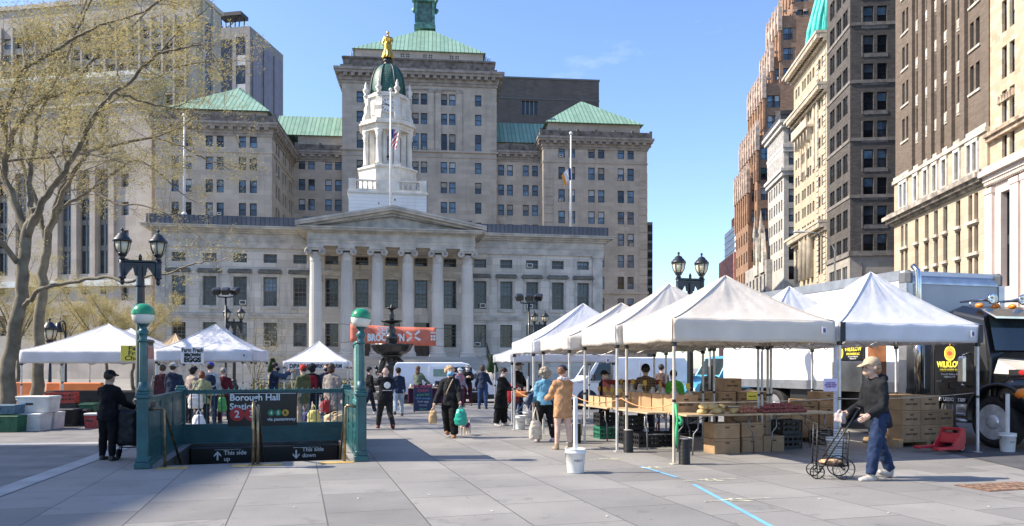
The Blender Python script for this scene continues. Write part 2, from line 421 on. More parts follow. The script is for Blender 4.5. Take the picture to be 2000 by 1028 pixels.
for x in cols+pcols:
    for k,(a,c,st) in enumerate(rows):
        if x in pcols:
            if k==2 and x!=pcols[0] and x!=pcols[4]: wins.append((x,zf(695),1.25,zf(628)-zf(695),'none')); continue
        wins.append((x,a,ww,c-a,st))
zt=zf(446.4); z0=0.0
wl=MB(); b.block(wl,xL,xR,0,34,z0,zt,wins,dep=.34); b.root['z']=0
wl.build('wall',[ST],b.root)
ws=b.finish(); random.seed(11)
ac=MB(); ac.bbox((0,-.13,.17),(.46,.42,.32),b=.015); ac.box(-.17,.17,-.35,-.343,.07,.27,1)
acm=ac.mesh('air_conditioner',[mat('ac_case',(.62,.62,.58),.5,.1),mat('ac_grille',(.06,.06,.06),.6,.1)])
blank=MB(); 
for o in ws:
    x=o.matrix_local.translation.x; z=o.matrix_local.translation.z
    if x in pcols: continue
    if (z>zf(520) and random.random()<.6) or (z<=zf(520) and random.random()<.22):
        a=mesh_obj('air_conditioner',acm,o); a.location=(random.choice((-.2,.2)),0,.06)
tr=MB(); hd=MB()
for x in cols:
    a,c=rows[1][0],rows[1][1]; w2=ww/2
    for m,(p,q) in ((tr,(.2,.05)),):
        m.box(x-w2-.17,x-w2,-.06,0.02,a-.12,c); m.box(x+w2,x+w2+.17,-.06,.02,a-.12,c); m.box(x-w2-.2,x+w2+.2,-.09,.02,c,c+.22)
        m.box(x-w2-.2,x+w2+.2,-.1,.02,a-.25,a-.12)
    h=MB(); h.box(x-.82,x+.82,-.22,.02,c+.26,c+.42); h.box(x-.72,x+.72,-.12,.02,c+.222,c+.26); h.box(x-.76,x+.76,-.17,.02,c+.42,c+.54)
    h.build('window_hood',[ST_DK],b.root)
for x in pcols:
    a,c=rows[1][0],rows[1][1]; w2=ww/2
    tr.box(x-w2-.2,x-w2,-.07,.02,a-.1,c); tr.box(x+w2,x+w2+.2,-.07,.02,a-.1,c); tr.box(x-w2-.3,x+w2+.3,-.12,.02,c+.2,c+.36); tr.prism([(x-w2-.38,c+.36),(x+w2+.38,c+.36),(x+w2+.2,c+.46),(x,c+.58),(x-w2-.2,c+.46)],-.2,.02)
    for sx in(-1,1): tr.box(x+sx*(w2+.28)-.07,x+sx*(w2+.28)+.07,-.14,.02,c-.25,c+.2)
for x0,x1 in((xL,BP.x(598)),(BP.x(928),xR)):
    tr.box(x0,x1,-.09,.01,zf(622),zf(617)); tr.box(x0-.02,x1+.02,-.13,.012,zf(617),zf(613)); tr.box(x0-.01,x1+.01,-.1,.013,zf(697),zf(693))
for x0,x1 in((xL-.03,BP.x(323)),(BP.x(1157),xR+.03)):
    tr.box(x0,x1,-.12,.02,0,zf(489)); tr.box(x0-.08,x1+.08,-.19,.02,zf(489),zf(484))
tr.build('window_surround',[ST_PL],b.root)
zc0=zf(486)
en=MB()   # architrave, frieze, cornice round three sides
for o,a,c in((.14,486,473),(.19,473,471),(.16,471,458.5),(.34,458.5,455),(.5,455,451.5),(.78,451.5,447.8),(.86,447.8,446)):
    en.box(xL-o,BP.x(602),-o,34,zf(a),zf(c)); en.box(BP.x(928),xR+o,-o,34,zf(a),zf(c))
en.build('cornice',[ST_PL],b.root)
rp=MB(); rp.box(xL-.5,xR+.4,-.5,33,zf(446)+.003,zf(429.5)+.1); rp.box(BP.x(592),BP.x(626),-.3,4,zf(430)+.1,zf(422)); rp.box(BP.x(884),BP.x(921),-.3,4,zf(430)+.1,zf(421))
rp.build('roof',[seam_metal('slate_metal',(.075,.085,.105),.32,.55,0,.45)],b.root)
# portico
PD=3.4; PP=BP.shifted(-PD); pz=lambda px,y:PP.z(px,y)
cpx=[616.5,677,737.4,797,856,912.6]; cx=[PP.x(cpx[0])+(PP.x(cpx[5])-PP.x(cpx[0]))*i/5 for i in range(6)]
zb=pz(765,697); zcap=pz(765,485); 
COLM=masonry('column_marble',(.56,.535,.48),9,1.7,.006,.75,.05,.6,.75,.1,dirt=(.30,.26,.20))
def fl(k,n): return 1-.035*(k%2)
for x in cx:
    H=zcap-zb; m=MB()
    m.box(x-.56,x+.56,-PD-.56,-PD+.56,zb,zb+.16)
    m.lathe([(.55,.16),(.57,.24),(.55,.32),(.47,.35),(.47,.4),(.5,.44),(.47,.48)],28,(x,-PD,zb))
    ps=[];
    for i in range(9):
        t=i/8; ps.append((.445-.075*t**1.5,.48+(H-1.05-.48)*t))
    m.lathe(ps,48,(x,-PD,zb),mod=fl,smooth=False)
    c=m.build('column',[COLM],b.root)
    k=MB(); zt2=zcap
    k.lathe([(.38,-1.05),(.40,-1.03),(.385,-1.0),(.385,-.98),(.40,-.95),(.385,-.92),(.385,-.62),(.42,-.58),(.40,-.54),(.44,-.46)],28,(x,-PD,zt2))
    k.box(x-.62,x+.62,-PD-.42,-PD+.42,zt2-.30,zt2-.16); k.box(x-.56,x+.56,-PD-.5,-PD+.5,zt2-.16,zt2)
    for sx in(-1,1):
        pr=[]
        for yy,rr in((-.46,.0),(-.455,.2),(-.44,.235),(-.3,.2),(0,.17),(.3,.2),(.44,.235),(.46,0)): pr.append((rr,yy))
        mm=k.M; k.M=Matrix.Translation((x+sx*.47,-PD,zt2-.38))@Matrix.Rotation(R(-90),4,'X'); k.lathe(pr,20); 
        for rr in(.17,.09): k.lathe([(rr,-.475),(rr+.03,-.485),(rr+.06,-.475)],16)
        k.M=mm
    k.build('capital',[ST_PL],c)
xa,xb=cx[0]-.42,cx[5]+.42
e=MB()
for o,a,c in((.06,485,479.5),(.1,479.5,474),(.16,474,472.6),(.08,472.6,460.5),(.2,460.5,458.6),(.55,456.6,453),(.66,453,450.5)):
    e.box(xa-o,xb+o,-PD-.42-o,0.0,pz(765,a),pz(765,c))
zz0=pz(765,458.6); zz1=pz(765,456.6); n=70
e.box(xa-.2,xb+.2,-PD-.62,0,zz0,zz1)
for i in range(n): x=xa-.3+(xb-xa+.6)*i/(n-1); e.box(x-.06,x+.06,-PD-.86,-PD-.6,zz0+.002,zz1+.0)
e.build('entablature',[ST_PL],b.root)
pe=MB(); zp0=pz(765,450.5); zap=pz(765,407.5); hx=(xb-xa)/2+.75; xm=(xa+xb)/2
pe.prism([(xm-hx+.5,zp0+.002),(xm+hx-.5,zp0+.002),(xm,zap-.25)],-PD-.3,.6)
for sx in(-1,1):
    ang=math.atan2(zap-zp0,hx); 
    for (o0,o1,yy) in((0,.16,-1.12),(.16,.30,-1.2),(-.16,0,-.78)):
        pe.prism([(xm,zap-.30+o0),(xm,zap-.30+o1),(xm+sx*(hx+.06),zp0-.12+o1+.12),(xm+sx*(hx+.06),zp0+o0)],-PD+yy+sx*.002,.62)
    nn=36
    for i in range(nn):
        t=(i+.5)/nn; x=xm+sx*(hx-.6)*t; z=zap-.46-(zap-.46-zp0-.16)*t*.985-.11
        pe.box(x-.06,x+.06,-PD-.62,-PD-.3,z-.07,z+.07)
pe.build('pediment',[ST_PL],b.root)
stp=MB(); x0,x1=xa-.6,xb+.6
stp.box(x0,x1,-PD-.75,0,0,zb)
ns=12
for i in range(ns): stp.box(x0,x1,-PD-.75-.36*(i+1),-PD-.75-.36*i,0,zb-(zb-.05)*(i+1)/(ns+.3))
for x in(x0-1.0,x1): stp.box(x,x+1.0,-PD-5.4,0.0,0,zb-.62 if x<0 else zb-.9)
stp.build('steps',[masonry('step_stone',(.42,.40,.36),1.8,.3,.01,.7,.1,.4,.8,.15)],b.root)
rl=MB()
for i in range(15):
    y=-PD-.9-.36*i*.92; z=zb-(zb-.05)*i/12.6*.92; rl.tube([(x1+.25,y,z),(x1+.25,y,z+.95)],.02,5)
rl.tube([(x1+.25,-PD-.7,zb+.98),(x1+.25,-PD-.9-.36*14*.92,zb-(zb-.05)*14/12.6*.92+.95)],.03,6)
rl.build('stair_rail',[mat('black_iron',(.012,.013,.015),.5,.1)],b.root)
for x in pcols[1:4]:
    h=zf(628)-zf(695); d=MB()
    for sx in(-1,1):
        d.box(x+sx*.305-.29,x+sx*.305+.29,.12,.2,zf(695),zf(695)+h*.72)
        for q in range(3): d.box(x+sx*.305-.2,x+sx*.305+.2,.105,.12,zf(695)+.2+q*h*.22,zf(695)+.1+(q+1)*h*.22)
    d.box(x-.62,x+.62,.12,.2,zf(695)+h*.74,zf(695)+h,1)
    d.build('door',[mat('door_wood',(.075,.055,.04),.5,.25,3),GL_DARK],b.root)
# cupola
CPL=BP.shifted(9); ccx=CPL.x(757.5); CZ=[(345,CPL.shifted(-3.1)),(236.2,CPL.shifted(-2.2)),(175,CPL.shifted(-1.9)),(-99,CPL)]
cz=lambda y:next(q for a,q in CZ if y>a).z(757.5,y)
k=(CPL.x(800)-CPL.x(700))/100*.97
WP=mat('cupola_white_paint',(.74,.71,.63),.55,.07,1.4,.1,col2=(.52,.48,.40)); WB=masonry('cupola_boards',(.78,.77,.73),30,.28,.012,.7,.02,.35,.55,.2,dirt=(.45,.42,.35))
C=(ccx,9,0); hb=75*k
t=MB(); t.box(ccx-hb,ccx+hb,9-hb,9+hb,cz(440),cz(379),1); t.box(ccx-hb-.12,ccx+hb+.12,9-hb-.12,9+hb+.12,cz(379),cz(375)); t.box(ccx-hb-.03,ccx+hb+.03,9-hb-.03,9+hb+.03,cz(375),cz(372.5))
for z in (cz(392),cz(406)): t.box(ccx+.5,ccx+.62,9-hb-.01,9-hb,z,z+.14,2); t.box(ccx-1.0+z%1,ccx-.9+z%1,9-hb-.01,9-hb,z-.3,z-.2,2)
t.build('tower_base',[WP,WB,mat('vent_hole',(.02,.02,.02),.9)],b.root)
bl=MB(); zB0,zB1=cz(372.5),cz(351)
for sx,sy in((-1,-1),(1,-1),(1,1),(-1,1)): bl.box(ccx+sx*(hb-.28)-.28,ccx+sx*(hb-.28)+.28,9+sy*(hb-.28)-.28,9+sy*(hb-.28)+.28,zB0+.002,zB1)
for side in range(4):
    bl.M=Matrix.Translation((ccx,9,0))@Matrix.Rotation(R(90*side),4,'Z')
    L0=hb-.56; bl.box(-L0,L0,-hb+.12,-hb+.4,zB1-.15,zB1-.03); bl.box(-L0,L0,-hb+.1,-hb+.42,zB0+.002,zB0+.12)
    for i in range(3):
        x=-L0+2*L0*(i+.0)/2; 
        if i==1: bl.box(x-.9,x+.9,-hb+.11,-hb+.41,zB0+.12,zB1-.15)
    nb=13
    for i in range(nb):
        x=-L0+.14+(2*L0-.28)*i/(nb-1)
        if abs(x)<.95: continue
        bl.lathe([(.05,0),(.075,.15),(.04,.38),(.05,.5),(.06,.62)],8,(x,-hb+.26,zB0+.12),smooth=True)
bl.M=None; bl.build('balustrade',[WP],b.root)
dr=MB(); r0=56*k
OCT=lambda r:[(r*math.cos(R(22.5+45*i)),r*math.sin(R(22.5+45*i))) for i in range(8)]
def octa(m,r,z0,z1,mt=0,r1=None):
    a=OCT(r/math.cos(R(22.5))); c2=OCT((r1 or r)/math.cos(R(22.5)))
    v=[(ccx+x,9+y,z0) for x,y in a]+[(ccx+x,9+y,z1) for x,y in c2]
    m.add(v,[tuple(range(7,-1,-1)),tuple(range(8,16))]+[(i,(i+1)%8,8+(i+1)%8,8+i) for i in range(8)],mt)
octa(dr,57*k,cz(372.4),cz(328)); octa(dr,60*k,cz(328),cz(324.5)); octa(dr,52*k,cz(324.5),cz(321))
# drum with arched openings between columns
rc=34*k
for i in range(8):
    a=R(22.5+45*i); 
    dr.M=Matrix.Translation((ccx+rc*math.cos(a),9+rc*math.sin(a),0))@Matrix.Rotation(a,4,'Z'); dr.box(-.3,.3,-.13,.13,cz(321),cz(251))
    dr.M=Matrix.Translation((ccx,9,0))@Matrix.Rotation(R(45*i),4,'Z')
    rr=rc*.93; ow=.47; zs=cz(272)
    for sg in(-1,1): dr.box(rr-.25,rr+.2,sg*ow if sg>0 else -1.02,1.02 if sg>0 else -ow,cz(321),cz(251))
    for q in range(8):
        a0,a1=math.pi*q/8,math.pi*(q+1)/8
        y0,z0_=ow*math.cos(a0),zs+ow*math.sin(a0); y1,z1_=ow*math.cos(a1),zs+ow*math.sin(a1)
        zt_=cz(251)
        dr.add([(rr+.2,y0,z0_),(rr+.2,y1,z1_),(rr+.2,y1,zt_),(rr+.2,y0,zt_),(rr-.25,y0,z0_),(rr-.25,y1,z1_),(rr-.25,y1,zt_),(rr-.25,y0,zt_)],[(0,3,2,1),(0,1,5,4),(4,5,6,7)])
    dr.box(rr-.2,rr+.15,-ow,ow,cz(321),cz(321)+.5)
dr.M=None
octa(dr,rc*.6,cz(321),cz(251),1)  # near-black core stands in for the shaded inside of the open belfry
dr.build('drum',[WP,mat('belfry_shade',(.03,.03,.03),.9)],b.root)
bel=MB(); bel.lathe([(.0,.9),(.2,.88),(.28,.6),(.33,.25),(.48,0),(.44,0)],20,(ccx,9-rc*.8,cz(303))); bel.build('bell',[mat('bronze_bell',(.05,.05,.04),.4,.2,metal=.8)],b.root)
for i in range(8):
    a=R(22.5+45*i); x,y=ccx+46*k*math.cos(a),9+46*k*math.sin(a); zb_,zt_=cz(321),cz(251); H=zt_-zb_
    c=MB(); c.box(x-.32,x+.32,y-.32,y+.32,zb_,zb_+.12); c.lathe([(.3,.12),(.31,.2),(.26,.26),(.255,H*.4),(.215,H-.62),(.24,H-.58),(.22,H-.5),(.3,H-.3),(.27,H-.25),(.36,H-.1),(.36,H)],18,(x,y,zb_)); c.build('cupola_column',[WP],b.root)
cs=MB()
octa(cs,50*k,cz(251),cz(246)); octa(cs,51.5*k,cz(246),cz(240)); octa(cs,57*k,cz(240),cz(236.5)); octa(cs,54*k,cz(236.5),cz(233))
octa(cs,40*k,cz(233),cz(186)); octa(cs,44*k,cz(186),cz(181)); octa(cs,38*k,cz(181),cz(176))
for i in range(8):
    a=R(22.5+45*i); cs.M=Matrix.Translation((ccx,9,0))@Matrix.Rotation(a,4,'Z')
    cs.prism([(39*k,cz(233)),(53*k,cz(233)),(52*k,cz(224)),(48*k,cz(214)),(49*k,cz(206)),(46*k,cz(199)),(46*k,cz(186)),(39*k,cz(186))],-.28,.28)
    cs.lathe([(.17,0),(.2,.1),(.11,.17),(.24,.42),(.27,.56),(.16,.72),(.10,.80),(.15,.92),(.08,1.1),(.02,1.28)],10,(47*k,0,cz(183)))
    cs.M=Matrix.Translation((ccx,9,0))@Matrix.Rotation(R(45*i),4,'Z')
    if i%2==1: cs.box(40*k,41.5*k,-.45,.45,cz(226),cz(193)); cs.box(41.5*k,43*k,-.2,.2,cz(222),cz(197))
cs.M=None; cs.build('clock_stage',[WP],b.root)
BLK=mat('clock_black',(.012,.012,.012),.5,.1); 
for ang in(-90,180,0):
    f=MB(); f.M=Matrix.Translation((ccx,9,cz(204)))@Matrix.Rotation(R(ang),4,'Z')@Matrix.Rotation(R(90),4,'Y')@Matrix.Rotation(R(90),4,'Z'); rr=13.5*k; d0=41*k
    f.M=Matrix.Translation((ccx,9,cz(204)))@Matrix.Rotation(R(ang+90),4,'Z')@Matrix.Translation((0,-d0,0))@Matrix.Rotation(R(90),4,'X')
    f.lathe([(rr,-.1),(rr,.06),(rr+.06,.1),(rr+.12,.1),(rr+.14,-.1)],32,mat=1); f.lathe([(rr,.02),(rr,.03),(0,.03)],32,smooth=False)
    cf=f.build('clock_face',[mat('clock_dial',(.72,.71,.66),.5,.05),WP],b.root)
    h=MB(); h.M=f.M
    for q in range(12):
        a=R(30*q); 
        c0=Vector((math.cos(a),math.sin(a),0)); nn=Vector((-c0.y,c0.x,0)); wd=.045
        A=c0*rr*.68;B_=c0*rr*.92; z=Vector((0,0,.045))
        h.add([A-nn*wd*.7+z,A+nn*wd*.7+z,B_+nn*wd+z,B_-nn*wd+z],[(0,1,2,3)])
    h.build('hour_marks',[BLK],cf)
    for nm,a,l,wd in(('minute_hand',174,.82,.035),('hour_hand',152,.58,.05)):
        q=MB(); q.M=f.M; c0=Vector((math.cos(R(a)),math.sin(R(a)),0)); nn=Vector((-c0.y,c0.x,0)); z=Vector((0,0,.07 if l>.7 else .06))
        q.add([-c0*.15+nn*wd+z,-c0*.15-nn*wd+z,c0*rr*l-nn*wd*.4+z,c0*rr*l+nn*wd*.4+z],[(0,1,2,3)]); q.build(nm,[BLK],cf)
DM,N,L,B_=_new('dome_scales'); B_.inputs['Roughness'].default_value=.5
tcn=N.new('ShaderNodeTexCoord'); br=N.new('ShaderNodeTexBrick'); sp=N.new('ShaderNodeSeparateXYZ'); L.new(tcn.outputs['Object'],sp.inputs[0])
s1=node(N,'ShaderNodeMath',operation='SUBTRACT'); s1.inputs[1].default_value=ccx; L.new(sp.outputs[0],s1.inputs[0]); s2=node(N,'ShaderNodeMath',operation='SUBTRACT'); s2.inputs[1].default_value=9; L.new(sp.outputs[1],s2.inputs[0])
at2=node(N,'ShaderNodeMath',operation='ARCTAN2'); L.new(s1.outputs[0],at2.inputs[0]); L.new(s2.outputs[0],at2.inputs[1]); cbn=N.new('ShaderNodeCombineXYZ'); mu=node(N,'ShaderNodeMath',operation='MULTIPLY'); mu.inputs[1].default_value=1.5; L.new(at2.outputs[0],mu.inputs[0])
L.new(mu.outputs[0],cbn.inputs[0]); L.new(sp.outputs[2],cbn.inputs[1]); L.new(cbn.outputs[0],br.inputs['Vector']); br.inputs['Scale'].default_value=1; br.inputs['Brick Width'].default_value=.2; br.inputs['Row Height'].default_value=.2
br.inputs['Mortar Size'].default_value=.02; br.inputs['Color1'].default_value=_c((.045,.16,.11)); br.inputs['Color2'].default_value=_c((.025,.10,.07)); br.inputs['Mortar'].default_value=_c((.008,.03,.025))
L.new(br.outputs['Color'],B_.inputs['Base Color']); bp=node(N,'ShaderNodeBump',Strength=.8,Distance=.05); bp.invert=True; L.new(br.outputs['Fac'],bp.inputs['Height']); L.new(bp.outputs[0],B_.inputs['Normal'])
RIB=mat('dome_rib',(.02,.05,.04),.45,.3,4)
dm=MB(); zd0,zd1=CPL.shifted(-.4).z(757,183),CPL.z(757,128); RD=35.5*k; pr=[(35.5*k,-.75)]
for i in range(15):
    a=math.pi/2*i/14*.97; pr.append((RD*math.cos(a)**.72,(zd1-zd0)*math.sin(a)))
dm.lathe(pr,48,(ccx,9,zd0)); do=dm.build('dome',[DM],b.root)
rb=MB()
for i in range(8):
    a=R(22.5+45*i); rb.tube([(ccx+(r+.03)*math.cos(a),9+(r+.03)*math.sin(a),zd0+z) for r,z in pr],[.11-.005*j for j in range(16)],6)
rb.build('rib',[RIB],do)
fi=MB(); fi.lathe([(.3,0),(.40,.1),(.36,.22),(.30,.3),(.45,.38),(.45,.46),(.34,.52),(.34,.66)],20,(ccx,9,zd1-.1)); fi.build('dome_cap',[mat('cap_dark',(.02,.028,.026),.4,.2)],b.root)
# gilded statue (continuous body)
g=MB(); z=0
g.tube([(0,0,0),(0,0,.5),(0,0,1.2),(0,.02,1.45),(0,0,1.8),(0,0,2.02)],[.44,.40,.36,.28,.33,.14],14)
g.tube([(0,0,1.95),(0,0,2.12)],[.09,.085],8); g.ell((0,-.01,2.28),(.13,.14,.18))
g.tube([(-.26,0,1.92),(-.38,-.02,1.55),(-.42,-.10,1.15)],[.12,.10,.08],8); g.tube([(.26,0,1.92),(.40,-.02,1.58),(.30,-.26,1.45)],[.12,.10,.08],8)
for q in range(7): a=R(150+q*38); g.tube([(.22*math.cos(a),.22*math.sin(a),1.3),(.46*math.cos(a),.46*math.sin(a),.02)],[.06,.1],6)
sm=smooth_mesh(g,.035,2,'statue'); GOLD=mat('gilding',(.62,.36,.07),.28,.15,5,.2,metal=1); sm.materials.append(GOLD)
zs=zd1+.55; s=1.0*(CPL.z(757,61)-zs)/2.46
st=empty('statue',Matrix.Translation(BP.o)@Matrix.Rotation(BYAW,4,'Z')@Vector((ccx,9,zs)),BYAW,'gilded statue of a robed woman standing on top of the green dome','statue')
st.scale=(s,s,s); mesh_obj('figure',sm,st)
# ---------------------------------------------------------------- municipal office block behind
MYAW=R(5.6); MP=Plane(430,98.7,MYAW)
LS=masonry('limestone',(.43,.372,.30),1.6,.62,.010,.8,.10,.4,.85,.2,dirt=(.20,.17,.14)); LTR=mat('limestone_trim',(.36,.32,.27),.8,.25,1.2,.2,col2=(.2,.17,.14)); LDK=mat('sooty_parapet',(.16,.14,.12),.85,.3,1.5,.2)
GRN=seam_metal('copper_green_roof',(.19,.305,.22),.62,.5,0,.45,(.095,.20,.142)); 
b=Bldg('office_block',MP,'massive limestone office block with green copper roofs behind the town hall','office building',rnd=5)
b.gl=[(GL_BLUE,GL_BLUE),(GL_BLUE,GL_BLIND),(GL_BLUE,GL_BLUE),(GL_MID,GL_BLUE),(GL_DARK,GL_MID),(GL_MID,GL_WARM),(GL_BLUE,GL_MID)]
wl=MB(); cn=MB(); rf=MB(); pa=MB()
def wing(pl,px0,px1,depth,ztop,colpx,rowpx,ppx,wpx,hpx,wr=(),wl_=(),x0=None,x1=None):
    off=(pl.o-MP.o).dot(MP.n); dx=(pl.o-MP.o).dot(MP.u)
    x0=pl.x(px0)+dx if x0 is None else x0; x1=pl.x(px1)+dx if x1 is None else x1
    k=(pl.x(ppx+10)-pl.x(ppx))/10; wins=[]
    for r in rowpx:
        y,hh=(r if isinstance(r,tuple) else (r,hpx))
        for c in colpx: wins.append((pl.x(c)+dx,pl.z(ppx,y)-hh*k/2,wpx*k,hh*k,'sash'))
    zt=pl.z(ppx,ztop); b.block(wl,x0,x1,off,off+depth,0,zt,wins,wr,wl_)
    return x0,x1,off,zt,k
def cornice(x0,x1,y0,y1,z,sc=1.0,par=1.15,skip=()):
    for o,a,c in((.12,-1.7,-1.35),(.25,-1.35,-1.0),(.75,-.62,-.3),(.9,-.3,0)): band(cn,x0,x1,y0,y1,z+a*sc,z+c*sc,o*sc)
    band(cn,x0,x1,y0,y1,z-1.0*sc,z-.62*sc,.3*sc)
    n=int((x1-x0)/1.1)
    for i in range(n): x=x0+(x1-x0)*(i+.5)/n; cn.box(x-.28,x+.28,y0-.7*sc,y0-.3*sc,z-.99*sc,z-.625*sc)
    n=int((y1-y0)/1.1)
    for xx,sx in((x0,-1),(x1,1)):
        for i in range(n): y=y0+(y1-y0)*(i+.5)/n; cn.box(min(xx+sx*.3*sc,xx+sx*.7*sc),max(xx+sx*.3*sc,xx+sx*.7*sc),y-.28,y+.28,z-.99*sc,z-.625*sc)
    if par:
        for (a0,a1,c0,c1) in((x0-.55,x1+.55,y0-.55,y0-.2),(x0-.55,x0-.2,y0-.2,y1),(x1+.2,x1+.55,y0-.2,y1)): pa.box(a0,a1,c0,c1,z,z+par*.8)
        m=int((x1-x0)/2.4)
        for i in range(m+1): x=x0-.4+(x1-x0+.8)*i/m; pa.box(x-.2,x+.2,y0-.6,y0-.15,z+.001,z+par)
# left wing
lw=wing(MP,303,531,23,240,[342,367,408.5,430,473.5,494.7],[275,319,363.5,408.5,453,498,543],430,14,26,
  wr=[(3+4.6*i+1.5*j,MP.z(430,r+13),1.0,1.75,'sash') for i in range(4) for j in(0,1) for r in(275,319,363.5,408.5,453)])
cornice(lw[0],lw[1],0,22.6,lw[3],1.0)
band(wl,lw[0],lw[1],0,22.4,MP.z(430,298),MP.z(430,294),.12)
X0,X1=lw[0]+1.2,lw[1]-.9; zr=MP.z(430,211); zat=[(MP.x(c),lw[3]+.35,.9,1.0,'plain') for c in(408.5,430,473.5,494.7)]
b.block(wl,X0,X1,1.2,24,lw[3],zr,zat); hip(rf,X0-.5,X1+.5,.6,24.5,zr,MP.shifted(7.5).z(430,170),X0+7.6,X1-5.5,7.5,0,17)
# recess left
P2=MP.shifted(15); rl_=wing(P2,583,672,14,297,[589.7,608.5,641.6,660.8],[321,362,400.7,440],640,12.5,22.5,x0=lw[1]-.0,x1=P2.x(671))
cornice(rl_[0]+.9,rl_[1]-.3,15,28,rl_[3],.9); zr=P2.z(620,263); b.block(wl,rl_[0]+.5,rl_[1]-.1,15.9,28,rl_[3],zr,[(P2.x(c),rl_[3]+.35,.85,.95,'plain') for c in(592,612,645,663)])
hip(rf,rl_[0]-3,rl_[1]-.05,15.4,29,zr,P2.shifted(4.5).z(620,228.5),rl_[0]-3,rl_[1]-.05,19.5,0,25)
# centre block
P3=MP.shifted(13.4); kk=(P3.x(880)-P3.x(870))/10
rowsC=[195.3,233.4,(278,32),328,367,405.8,445]
ce=wing(P3,668,970,26,161,[703,746,763,811.4,828,867,883.4,934],rowsC,875,12.5,22)
off=13.4
cornice(ce[0],ce[1],off,off+26,P3.z(820,140),1.25,par=0)
pzc=lambda y:P3.z(820,y)
b.block(wl,ce[0],ce[1],off+.01,off+26,ce[3],pzc(140.2))
b.block(pa,ce[0]+.1,ce[1]-.3,off+.4,off+25.6,pzc(140),pzc(112.5))
band(pa,ce[0]+.1,ce[1]-.3,off+.4,off+25.6,pzc(117),pzc(114),.18); band(pa,ce[0]-.3,ce[1]+.1,off,off+26,pzc(139.5),pzc(131),-.02)
xA,xB=P3.x(690),P3.x(945); b.block(wl,xA,xB,off+2,off+24,pzc(113),pzc(90.5))
hip(rf,xA-.4,xB+.4,off+1.6,off+24.4,pzc(90.5)+.002,P3.shifted(10).z(830,60),P3.x(818),P3.x(846),off+10,0,off+16)
for c in(790,835,888):
    for dx in(-.35,.35):
        for q in range(4):
            a=R(45+90*q); cx_,cz_=P3.x(c)+dx*1.2+.22*math.cos(a),pzc(112)+.22*math.sin(a)+1.0; pa.box(cx_-.1,cx_+.1,off+1.98,off+2.02,cz_-.1,cz_+.1,1)
band(wl,ce[0],ce[1],off,off+25.9,P3.z(820,297),P3.z(820,293.5),.22); band(wl,ce[0],ce[1],off,off+25.8,P3.z(820,307),P3.z(820,305.5),.1)
for c in(799,842,856,897):
    x=P3.x(c); wl.box(x-.42,x+.42,off-.16,off+.01,P3.z(820,293),P3.z(820,181)); cn.box(x-.5,x+.5,off-.22,off,P3.z(820,181),P3.z(820,176))
for c in(820,876): x=P3.x(c); cn.box(x-1.9,x+1.9,off-.18,off,P3.z(820,176),P3.z(820,173.5))
# ladder cages at the ends of the upper roof
for x in(P3.x(686),P3.x(955)):
    lad=MB()
    for dx in(-.35,0,.35):
        for dy in(0,.5): lad.tube([(x+dx,off+2.6+dy,pzc(118)),(x+dx,off+2.6+dy,pzc(94)),(x+dx*.6,off+2.8+dy,pzc(91))],.04,4)
    for q in range(6): z=pzc(118)+q*.36; lad.tube([(x-.35,off+2.6,z),(x+.35,off+2.6,z),(x+.35,off+3.1,z),(x-.35,off+3.1,z),(x-.35,off+2.6,z)],.03,4)
    lad.build('ladder_cage',[mat('galvanised',(.3,.31,.32),.5,.1,metal=.6)],b.root)
lzc=lambda y:P3.shifted(12).z(831,y)
ln=MB(); lx=P3.shifted(12).x(830); ly=off+12; 
for r_,a,c in((1.75,64,57),(1.55,57,52),(1.3,52,12),(1.85,12,8),(1.6,8,2),(1.9,2,-3),(1.2,-3,-30)): ln.box(lx-r_,lx+r_,ly-r_,ly+r_,lzc(a),lzc(c),1 if r_==1.3 else 0)
for sx in(-1,1):
    for sy in(-1,1):
        ln.box(lx+sx*1.42-.22,lx+sx*1.42+.22,ly+sy*1.42-.22,ly+sy*1.42+.22,lzc(52),lzc(12)); ln.tube([(lx+sx*1.75,ly+sy*1.75,lzc(16)),(lx+sx*2.0,ly+sy*2.0,lzc(8))],[.25,.35],6)
ln.build('lantern',[mat('verdigris',(.10,.24,.19),.6,.35,1.5),mat('lantern_panel',(.07,.15,.13),.5,.3,1.5)],b.root)
# right recess
P4=MP.shifted(14.2); rr=wing(P4,968,1062,14,297,[978.7,996,1027,1045],[333.5,372,411,449,487],1010,11.5,21,x0=ce[1]-.2,x1=P4.x(1064))
cornice(rr[0]+.1,rr[1]-.2,14.2,28,P4.z(1010,297),.9); zr=P4.z(1010,276); b.block(wl,rr[0],rr[1],15.2,28,rr[3],zr,[(P4.x(c),rr[3]+.35,.85,.95,'plain') for c in(980,997,1028,1046)])
hip(rf,rr[0],rr[1]+5,14.8,29,zr,P4.shifted(5.3).z(1010,241),rr[0],rr[1]+5,19.5,0,25)
# right wing
P5=MP.shifted(5.6+5.2); rw=wing(P5,1061,1264,24,271,[1097,1117,1155.3,1174.3,1212.7,1231.7],[297.5,340,383.6,425.5,468,510,552.5,595,638],1165,12.6,24)
off=5.6+5.2; cornice(rw[0],rw[1],off,off+23.6,rw[3],1.0); band(wl,rw[0],rw[1],off,off+23.3,P5.z(1165,319.5),P5.z(1165,317.5),.1); band(wl,rw[0],rw[1],off,off+23.2,P5.z(1165,574),P5.z(1165,569),.2)
X0,X1=rw[0]+.9,rw[1]-.8; zr=P5.z(1165,238); b.block(wl,X0,X1,off+1.2,off+23,rw[3],zr,[(P5.x(c),rw[3]+.4,.9,1.0,'plain') for c in(1097,1117,1155.3,1174.3,1212.7,1231.7)])
hip(rf,X0-.5,X1+.5,off+.6,off+23.5,zr,P5.shifted(8).z(1165,200),P5.x(1153),P5.x(1158),off+8,0,off+16)
